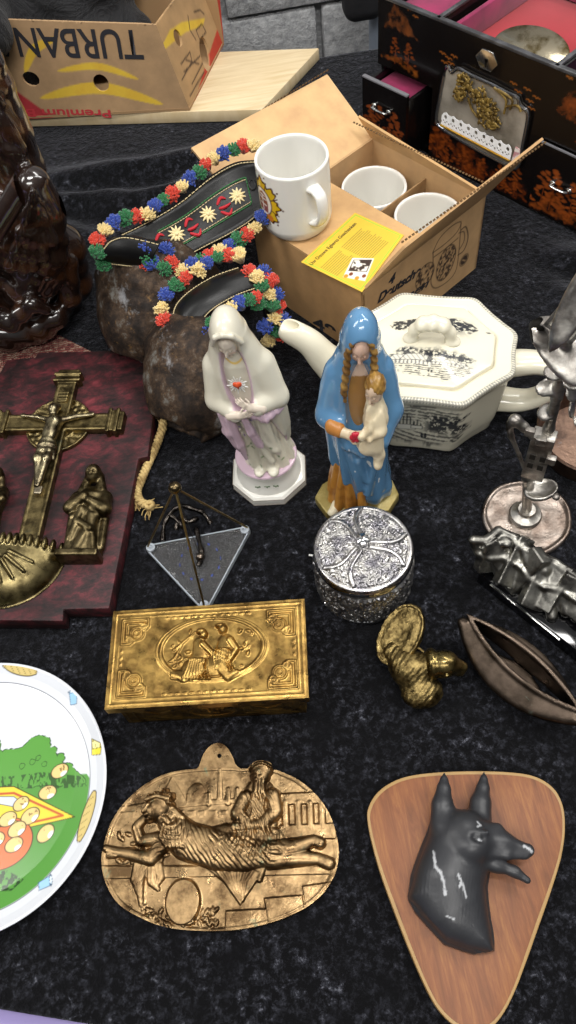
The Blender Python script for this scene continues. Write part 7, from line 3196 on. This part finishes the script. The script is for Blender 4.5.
def boat(P):
    z = P[:, 2]
    k = np.clip(1 - (np.clip(.032 - z, 0, 1) / .034) ** 2, .12, 1) ** .55
    Q = P.copy(); Q[:, 0] = Q[:, 0] / k; Q[:, 1] = Q[:, 1] / k
    d = lens(Q, HLd * 1.03, .0285, -.001)
    d = smin(d, cap(P, (-HLd * .97, .001, .030), (-HLd * .7, .001, .022), .0035, .010), .006)
    d = smin(d, cap(P, (HLd * .97, .001, .030), (HLd * .7, .001, .022), .0035, .010), .006)
    top = z - (.036 - .024 * np.clip((.010 - P[:, 1]) / .045, 0, 1) ** 1.5 + .002 * (np.abs(P[:, 0]) / HLd) ** 2)
    d = smax(d, top, .006)
    d = smax(d, -z + .0002, .003)
    Q2 = P.copy()
    cut = np.maximum(lens(Q2, HLd * .84, .0090, .0060), -(z - .006))
    d = smax(d, -cut, .003)
    rim = np.maximum(np.abs(lens(Q2, HLd * .93, .0120, .0060)) - .0018, np.abs(top) - .0018)
    return smin(d, rim, .002)


sdf_obj('bowl_body', boat, (-.082, -.048, -.001), (.082, .040, .046), .0012, MDKBRZ, dish, relax=2)

# ------------------------------------------------------------------ black trophy base with pewter waves
g0, g1 = at(479, 584, 0), at(540, 633, 0)
ga = math.atan2(*(g1 - g0)[:2][::-1])
aw = thing('trophy', 'pewter faceted sculpture on a glossy black base, above the dark bronze bowl', 'trophy', (g0[0], g0[1], 0), ga)
GR = rotz(ga)


def GL(x, y, z):
    q = at(x, y, z) - np.array([g0[0], g0[1], 0])
    return GR.T @ q


MGLB = simple('glossy black plinth', '08080a', .08)
MB().box((.065, .030, .010), (.068, .030, .0100)).build('plinth', MGLB, aw, smooth='auto', bevel=.0008)
MB().box((.052, -.0006, .0165), (.040, .0009, .0009)).build('silver_line', MSILV, aw)
MPG = metal('grey translucent pewter', '9a9890', '5c5a56', .34, 55)
tip_px = [(473, 540, .060), (486, 541, .058), (498, 531, .062), (512, 537, .058), (524, 549, .056), (540, 556, .054), (556, 564, .052), (574, 577, .052), (592, 588, .05)]
bot_px = [(486, 565, .028), (500, 574, .027), (515, 583, .026), (529, 592, .026), (540, 606, .024), (552, 616, .024), (566, 612, .026), (576, 617, .026), (592, 630, .024)]
tpz = [GL(*p) for p in tip_px]; btz = [GL(*p) for p in bot_px]
up_ = [np.array(p) for p in tpz]; lo_ = [np.array(p) for p in btz]


def zig(P):
    d = None
    n = len(up_)
    for i in range(n - 1):
        a, b = up_[i], up_[i + 1]; c_, e_ = lo_[min(i, len(lo_) - 1)], lo_[min(i + 1, len(lo_) - 1)]
        q = cap(P, a, c_, .0045, .0055)
        q = np.minimum(q, cap(P, a, b, .0045))
        m1 = (a + b + c_ + e_) / 4
        xax = (b - a) / np.linalg.norm(b - a)
        yax = ((a + b) / 2 - (c_ + e_) / 2); hy_ = np.linalg.norm(yax) / 2; yax /= np.linalg.norm(yax)
        nn = np.cross(xax, yax); nn /= np.linalg.norm(nn); yax = np.cross(nn, xax)
        tilt = .34 if i % 2 else -.34
        Rm_ = np.column_stack([xax * math.cos(tilt) + nn * math.sin(tilt), yax, -xax * math.sin(tilt) + nn * math.cos(tilt)])
        q2 = rbox(P, m1, (np.linalg.norm(b - a) * .60, hy_ * .92, .0060), .0008, Rm_)
        q = smin(q, q2, .001)
        d = q if d is None else smin(d, q, .0015)
    # wavy ridge running along the middle and a round boss
    mid = [(u * .5 + l * .5) + np.array([0, -.004, .004]) for u, l in zip(up_, lo_)]
    d = smin(d, chain(P, mid, [.0022] * len(mid), .003), .003)
    d = smin(d, ell(P, up_[2] * .8 + lo_[2] * .2 + np.array([.004, 0, .004]), (.0075, .006, .005)), .002)
    d = smin(d, ell(P, up_[5] * .75 + lo_[5] * .25 + np.array([.0, 0, .004]), (.006, .005, .005)), .002)
    # posts down to the plinth
    for i in (2, 5):
        m_ = (up_[i] + lo_[i]) / 2
        d = smin(d, cap(P, (m_[0], m_[1], m_[2]), (m_[0], max(m_[1] - .002, .008), .0195), .004, .0055), .003)
    return d


sdf_obj('wave_sculpture', zig, (-.035, -.02, .0195), (.135, .085, .075), .0011, MPG, aw, relax=0)

# ------------------------------------------------------------------ pewter tree sculpture on a round foot
fo = at(526, 519, 0)
ft = thing('table_sculpture', 'pewter sculpture of leaves and a little house rising from a round foot', 'sculpture', (fo[0], fo[1], 0))
FO = np.array([fo[0], fo[1], 0])
FRr = np.array([.85, -.52, 0]) / np.linalg.norm([.85, -.52, 0]); FNn = np.array([-FRr[1], FRr[0], 0])


def FS(x, y, dy=0.0):
    """place on the upright plane through the foot (dy behind it)"""
    pl = Pl(FO + FNn * dy, FRr, (0, 0, 1))
    u, z = pl.hit(x, y)
    return FRr * u + FNn * dy + np.array([0, 0, z])


MPW2 = metal('tarnished pink pewter', 'a89c92', '7a6c62', .34, 38, bump=(90, .4, .003))
fb = []
NT, NR = 120, 40
V = []; rr4 = np.linspace(.0005, .0445, NR)
for a in np.arange(NT) / NT * 2 * PI:
    wob = 1 + .012 * math.sin(3 * a + 1) + .008 * math.sin(7 * a)
    for r in rr4:
        z = .0035 + .0025 * np.exp(-((r - .042) / .0022) ** 2) + .002 * np.exp(-(r / .016) ** 4) + .0002 * math.sin(r * 300 + 3 * math.sin(a * 2))
        V.append((r * wob * math.cos(a), r * wob * math.sin(a), z))
V = np.array(V); n = len(V)
i = np.arange(NT); j = np.arange(NR - 1)
I, J = np.meshgrid(i, j, indexing='ij'); I2 = (I + 1) % NT
Fq = np.stack([I * NR + J, I * NR + J + 1, I2 * NR + J + 1, I2 * NR + J], -1).reshape(-1, 4)
B = V.copy(); B[:, 2] = .0002
ed = np.array([(k * NR + NR - 1, ((k + 1) % NT) * NR + NR - 1) for k in range(NT)])
side = np.column_stack([ed[:, 1], ed[:, 0], ed[:, 0] + n, ed[:, 1] + n])
mobj('round_foot', V=np.vstack([V, B]), Fs=np.vstack([Fq, Fq[:, ::-1] + n, side]), mat=MPW2, parent=ft)
s0 = FS(524, 503)
MB().lathe([(0, .0185), (.0085, .0185), (.0092, .0160), (.0075, .0145), (.0090, .0125), (.0150, .0105), (.0165, .0080), (.0160, .0050), (0, .005)], 36, (s0[0] * .3, s0[1] * .3, 0)).build('collar', MPEWTER, ft, smooth='auto')


def tree(P):
    K = .00104
    base = np.array([s0[0] * .3, s0[1] * .3, .016])
    d = chain(P, [base, FS(528, 478), FS(540, 455), FS(549, 428), FS(557, 396), FS(563, 362), FS(567, 330), FS(569, 300)], [.0050, .0050, .0045, .0045, .0045, .0042, .0038, .003], .004)
    # left hook with a knob
    d = smin(d, chain(P, [FS(528, 478), FS(519, 455), FS(511, 436), FS(509, 426), FS(515, 420), FS(524, 427), FS(534, 437), FS(546, 446)], [.0022, .0020, .0026, .0036, .0050, .0042, .0034, .0028], .003), .002)
    d = smin(d, ell(P, FS(516, 421), (.0055, .0055, .0048)), .002)
    # large curled leaf reaching left
    for t in np.linspace(0, 1, 9):
        x = 538 + t * 56; y = 332 + 30 * t ** .7 + 4 * t
        w_ = (2 + 17 * math.sin(PI * min(1, .12 + t * .8))) * K
        c = FS(x, y)
        d = smin(d, ell(P, c, (9.0 * K, w_ * 1.3, .0028 + .002 * t), frame_from(np.array([.25 - .5 * t, -.45, .8]))), .004)
    d = smin(d, chain(P, [FS(536, 338), FS(535, 330), FS(541, 329), FS(549, 338), FS(562, 356), FS(580, 368)], [.0016, .0018, .0020, .0022, .0024, .002], .002), .002)
    # smaller leaves
    for (x, y, rx, rz_, an) in ((552, 387, 14, 5, .2), (547, 412, 9, 8, -.7), (573, 392, 10, 5, .4), (572, 408, 9, 10, .9), (556, 371, 10, 5, -.4), (585, 420, 12, 8, .2), (580, 380, 14, 6, -.3)):
        d = smin(d, ell(P, FS(x, y), (rx * K, .0085, .0019), frame_from((.25 * math.sin(x), -.5, .8)) @ rotx(an * .5) @ roty(an)), .0015)
    # saucer
    c = FS(541, 490)
    Rs = rotx(-.15) @ roty(-.2)
    d = smin(d, smax(ell(P, c, (.0165, .0125, .0070), Rs), -ell(P, c + np.array([0, 0, .005]), (.0148, .0108, .0065), Rs), .001), .002)
    d = smin(d, ell(P, FS(556, 497, -.012), (.0038, .0038, .003)), .002)
    return d


sdf_obj('leaf_stem', tree, tuple(FS(526, 519) + np.array([-.035, -.045, .008])), tuple(np.array([.115, .075, .262])), .0014, MPEWTER, ft)


def blade(P):
    c = FS(579, 298)
    Rl = frame_from(FNn * -1 + np.array([0, 0, .55]) - FRr * .5, np.array([0, 0, 1.]))
    d = ell(P, c, (.0430, .0115, .0038), Rl)
    Q = (P - c) @ Rl
    d = d - .0012 * np.exp(-(Q[:, 1] / .002) ** 2)
    return smax(d, -ell(P, c - FNn * .006, (.036, .0088, .0046), Rl), .0015)


sdf_obj('leaf_blade', blade, tuple(FS(571, 299) - .055), tuple(FS(571, 299) + .055), .0012, MPEWTER, ft)
# house with windows
h0, h1 = FS(533, 474, -.004), FS(545, 434, -.004)
hz = h1 - h0; HLn = np.linalg.norm(hz); hz /= HLn
HR_ = frame_from(hz, FRr)
hm = MB().box((h0 + h1) / 2, (.0100, .0070, HLn / 2), HR_)
ho = hm.build('house', MPEWTER, ft, smooth='auto', bevel=.0010)
wn = MB()
MHOLE = simple('dark window opening', '17140f', .5)
for (a, b) in ((-.0045, -.009), (.0045, -.009), (-.0045, .004), (.0045, .004)):
    wn.box((h0 + h1) / 2 + HR_ @ np.array([a, -.0071, b]), (.0025, .0006, .0034), HR_)
wn.build('house_window', MHOLE, ho)
for (x, y) in ((551, 460), (541, 441), (530, 432)):
    MB().box(FS(x, y, -.012), (.0042, .0030, .0042), HR_).build('block', MPEWTER, ft, smooth='auto', bevel=.0008)
# small framed square hanging from the leaf
dq = FS(569, 321, .004)
DR = frame_from(FNn * -1 + np.array([0, 0, .5]), np.array([.25, -.2, .8]))
sq = MB().box(dq, (.0115, .0115, .0010), DR).build('square_tag', simple('pale tag face', 'c9c5b8', .4), ft, smooth='auto', bevel=.0004)
fr_ = MB()
for sx, sy, hx_, hy_ in ((0, .0115, .0125, .0013), (0, -.0115, .0125, .0013), (.0115, 0, .0013, .0125), (-.0115, 0, .0013, .0125)):
    fr_.box(dq + DR @ np.array([sx, sy, .0004]), (hx_, hy_, .0018), DR)
fr_.build('tag_frame', MPEWTER, sq)

# copper dish behind it
cd0 = at(578, 446, 0)
cdn = thing('metal_dish', 'round brown metal dish with a pale worn spot, behind the pewter sculpture', 'dish', (cd0[0] + .012, cd0[1], 0))
MCOP = metal('brown tarnished copper', '8a7060', '584840', .38, 30, bump=(70, .3, .002), tint='98a2a8')
MB().lathe([(0, .0002), (.048, .0002), (.0535, .002), (.0560, .010), (.0575, .026), (.0590, .0285), (.0575, .0300), (.0555, .0285), (.0540, .012), (.050, .005), (0, .004)], 90).build('dish_body', MCOP, cdn, smooth='auto')

# ------------------------------------------------------------------ wooden shield with dog head
def SZ(x, y, z=.013): return at(350 + .3924 * x, 750 + .3924 * y, z)


sh0 = SZ(300, 330); sh0[2] = 0
sh = thing('wall_trophy', 'reddish wooden shield mounted with a black dog head in profile, at the lower right', 'wall ornament', tuple(sh0))
out_ = [(45, 185), (49, 140), (78, 100), (130, 71), (200, 58), (300, 53), (400, 55), (470, 66), (518, 95), (543, 140), (549, 200), (540, 270), (515, 355), (482, 450), (450, 540), (420, 618), (388, 678), (355, 712), (318, 722), (280, 712), (240, 680), (205, 630), (160, 532), (110, 405), (70, 290)]
op = np.array([(SZ(*p) - sh0)[:2] for p in out_])
op = smooth_path([np.append(p, 0) for p in op], 6, True)[:, :2]
cen = op.mean(0)
mpl = Mat('pale plywood edge', 'b3915e', .45)
mpl.color(mpl.mix(mpl.noise(60, 4, .6, vec=(1, 1, 8)), '8e6e40', 'ac8c5a'))
MB().prism([tuple(p) for p in op], .0003, .0125).build('shield_board', mpl.m, sh, smooth='auto', bevel=.0012)
mwd = Mat('varnished mahogany', '8a5030', .55)
wg = mwd.noise(22, 7, .65, vec=(7, .8, 1), dist=.8, rot=(0, 0, .25))
wg2 = mwd.noise(160, 4, .6, vec=(6, .5, 1), rot=(0, 0, .25))
wc = mwd.ramp(wg, [(.30, '623a1e'), (.5, '7e4c2a'), (.7, '926034')])
mwd.color(mwd.mix(mwd.ramp(wg2, [(.45, 0.), (.7, .45)]), wc, '6a3a22'))
mwd.bump(wg2, .08, .001)
ins = cen + (op - cen) * (1 - .0030 / np.linalg.norm(op - cen, axis=1))[:, None]
MB().prism([tuple(p) for p in ins], .0120, .0131).build('veneer_face', mwd.m, sh, smooth='auto', bevel=.0003)
KZ = .3924 * .72 / 800 * .985       # metres per detail pixel near the board


def DG(x, y, z): return SZ(x, y, .013 + z) - sh0


busto = np.array([(SZ(x, y, .02) - sh0)[:2] for x, y in ((212, 160), (196, 235), (172, 300), (149, 374), (152, 382), (190, 425), (245, 485), (300, 504), (364, 520), (366, 512), (352, 430), (340, 352), (352, 312), (345, 270), (330, 190), (268, 158))])


def dog(P):
    z = P[:, 2] - .013
    e = -poly2(P[:, :2], busto)
    zm = .017 * np.sqrt(np.clip(1 - (1 - np.clip(e, 0, .014) / .014) ** 2, 0, 1)) + .006
    d = np.maximum(z - zm, -e) * .8
    neck = chain(P, [DG(275, 235, .014), DG(252, 320, .010), DG(258, 400, .006), DG(300, 470, .002)], [60 * KZ, 70 * KZ, 66 * KZ, 44 * KZ], .01)
    d = smin(d, np.maximum(neck, -e), .012)
    # skull, brow and cheek
    d = smin(d, ell(P, DG(292, 212, .020), (52 * KZ, 50 * KZ, .020)), .008)
    d = smin(d, ell(P, DG(308, 248, .026), (42 * KZ, 38 * KZ, .017)), .006)
    # muzzle
    d = smin(d, chain(P, [DG(325, 228, .022), DG(385, 236, .021), DG(448, 256, .019)], [35 * KZ, 24 * KZ, 15 * KZ], .006), .007)
    d = smin(d, chain(P, [DG(345, 205, .024), DG(376, 200, .022)], [16 * KZ, 12 * KZ], .004), .005)
    d = smin(d, ell(P, DG(457, 255, .019), (11 * KZ, 13 * KZ, .0048)), .002)
    d = smin(d, chain(P, [DG(340, 262, .027), DG(400, 268, .025), DG(446, 272, .021)], [12 * KZ, 9 * KZ, 6 * KZ], .003), .004)
    # lower jaw, mouth slightly open
    d = smin(d, chain(P, [DG(330, 275, .020), DG(372, 292, .019), (DG(420, 310, .018)), DG(452, 332, .017)], [24 * KZ, 16 * KZ, 11 * KZ, 8 * KZ], .004), .003)
    # eye socket and eyeball, ears
    d = smax(d, -ell(P, DG(328, 222, .0415), (15 * KZ, 8 * KZ, .0040), rotz(-.35)), .004)
    d = smin(d, ell(P, DG(327, 224, .0375), (8 * KZ, 6.5 * KZ, .0035)), .001)
    d = smin(d, cap(P, DG(306, 212, .039), DG(350, 210, .037), 4 * KZ, 3.5 * KZ), .003)
    ear1 = chain(P, [DG(237, 190, .020), DG(236, 140, .021), DG(239, 98, .020), DG(240, 76, .019), DG(240, 56, .018)], [30 * KZ, 25 * KZ, 16 * KZ, 9 * KZ, 1 * KZ], .002)
    ear1 = smax(ear1, -chain(P, [DG(246, 172, .040), DG(243, 120, .036), DG(242, 82, .030)], [14 * KZ, 13 * KZ, 7 * KZ], .003), .001)
    ear2 = chain(P, [DG(330, 175, .014), DG(333, 135, .014), DG(339, 96, .013), DG(341, 75, .0125), DG(342, 54, .012)], [28 * KZ, 24 * KZ, 15 * KZ, 9 * KZ, 1 * KZ], .002)
    ear2 = smax(ear2, -chain(P, [DG(322, 150, .032), DG(330, 115, .028), DG(338, 85, .022)], [11 * KZ, 11 * KZ, 6 * KZ], .003), .001)
    d = smin(smin(d, ear1, .005), ear2, .004)
    # ruff: shallow tufts of fur
    ax_ = P[:, 0] * .5 + P[:, 1] * .86
    fur = np.sin(900 * (P[:, 0] * .9 - P[:, 1] * .35) + 5 * vnoise(P, 60, 4, 2)) * np.clip(e / .008, 0, 1)
    low = np.clip((.0 - (P[:, 1] - DG(300, 270, 0)[1])) / .02, 0, 1)
    d = d + .00016 * np.sin(2600 * (P[:, 0] * .9 - P[:, 1] * .35) + 9 * vnoise(P, 60, 4, 2)) * np.clip(e / .008, 0, 1) * low
    return np.maximum(d, -(P[:, 2] - .0126))


def dogcol(V):
    C = np.tile(hexl('2b2c2f'), (len(V), 1))
    n = vnoise(V, 60, 3, 3)
    C *= (.85 + .3 * n)[:, None]
    xy = V[:, :2]
    ns = vnoise(V, 500, 8, 2)
    for pts, w_ in (([(212, 265), (214, 300), (228, 320), (236, 345), (240, 372)], .0008), ([(272, 325), (284, 350), (293, 378)], .0008), ([(278, 340), (276, 352)], .0006), ([(245, 425), (262, 434)], .0006), ([(444, 246), (462, 258)], .0012), ([(320, 192), (328, 200), (318, 205)], .0006), ([(318, 238), (330, 240)], .0004)):
        d = line2(xy, [(SZ(x, y, .035) - sh0)[:2] for x, y in pts]) - w_ + (ns - .5) * .0018
        m = np.clip(.5 - d / .0006, 0, 1)[:, None]
        C = C * (1 - m) + hexl('a9abae') * m
    return C


mdg = Mat('black painted plaster', 'ffffff', .42)
mdg.color(mdg.attr('Col'))
mdg.bump(mdg.noise(200, 4), .15, .001)
lo_d = DG(140, 530, 0); hi_d = DG(480, 45, 0)
sdf_obj('dog_head', dog, (lo_d[0] - .004, lo_d[1] - .006, .0120), (hi_d[0] + .006, hi_d[1] + .006, .064), .0011, mdg.m, sh, dogcol)

# a stray white thread on the velvet
q0, q1 = at(309, 555, .0012), at(315, 559, .0012)
o = MB().tube(smooth_path([q0, (q0 + q1) / 2 + np.array([.001, .001, .0004]), q1], 5), .0011, 6).build('white_thread', simple('white lint', 'e6e6e2', .9), None, smooth='auto')
tag(o, 'scrap of white thread on the velvet, left of the round silver box', 'thread')
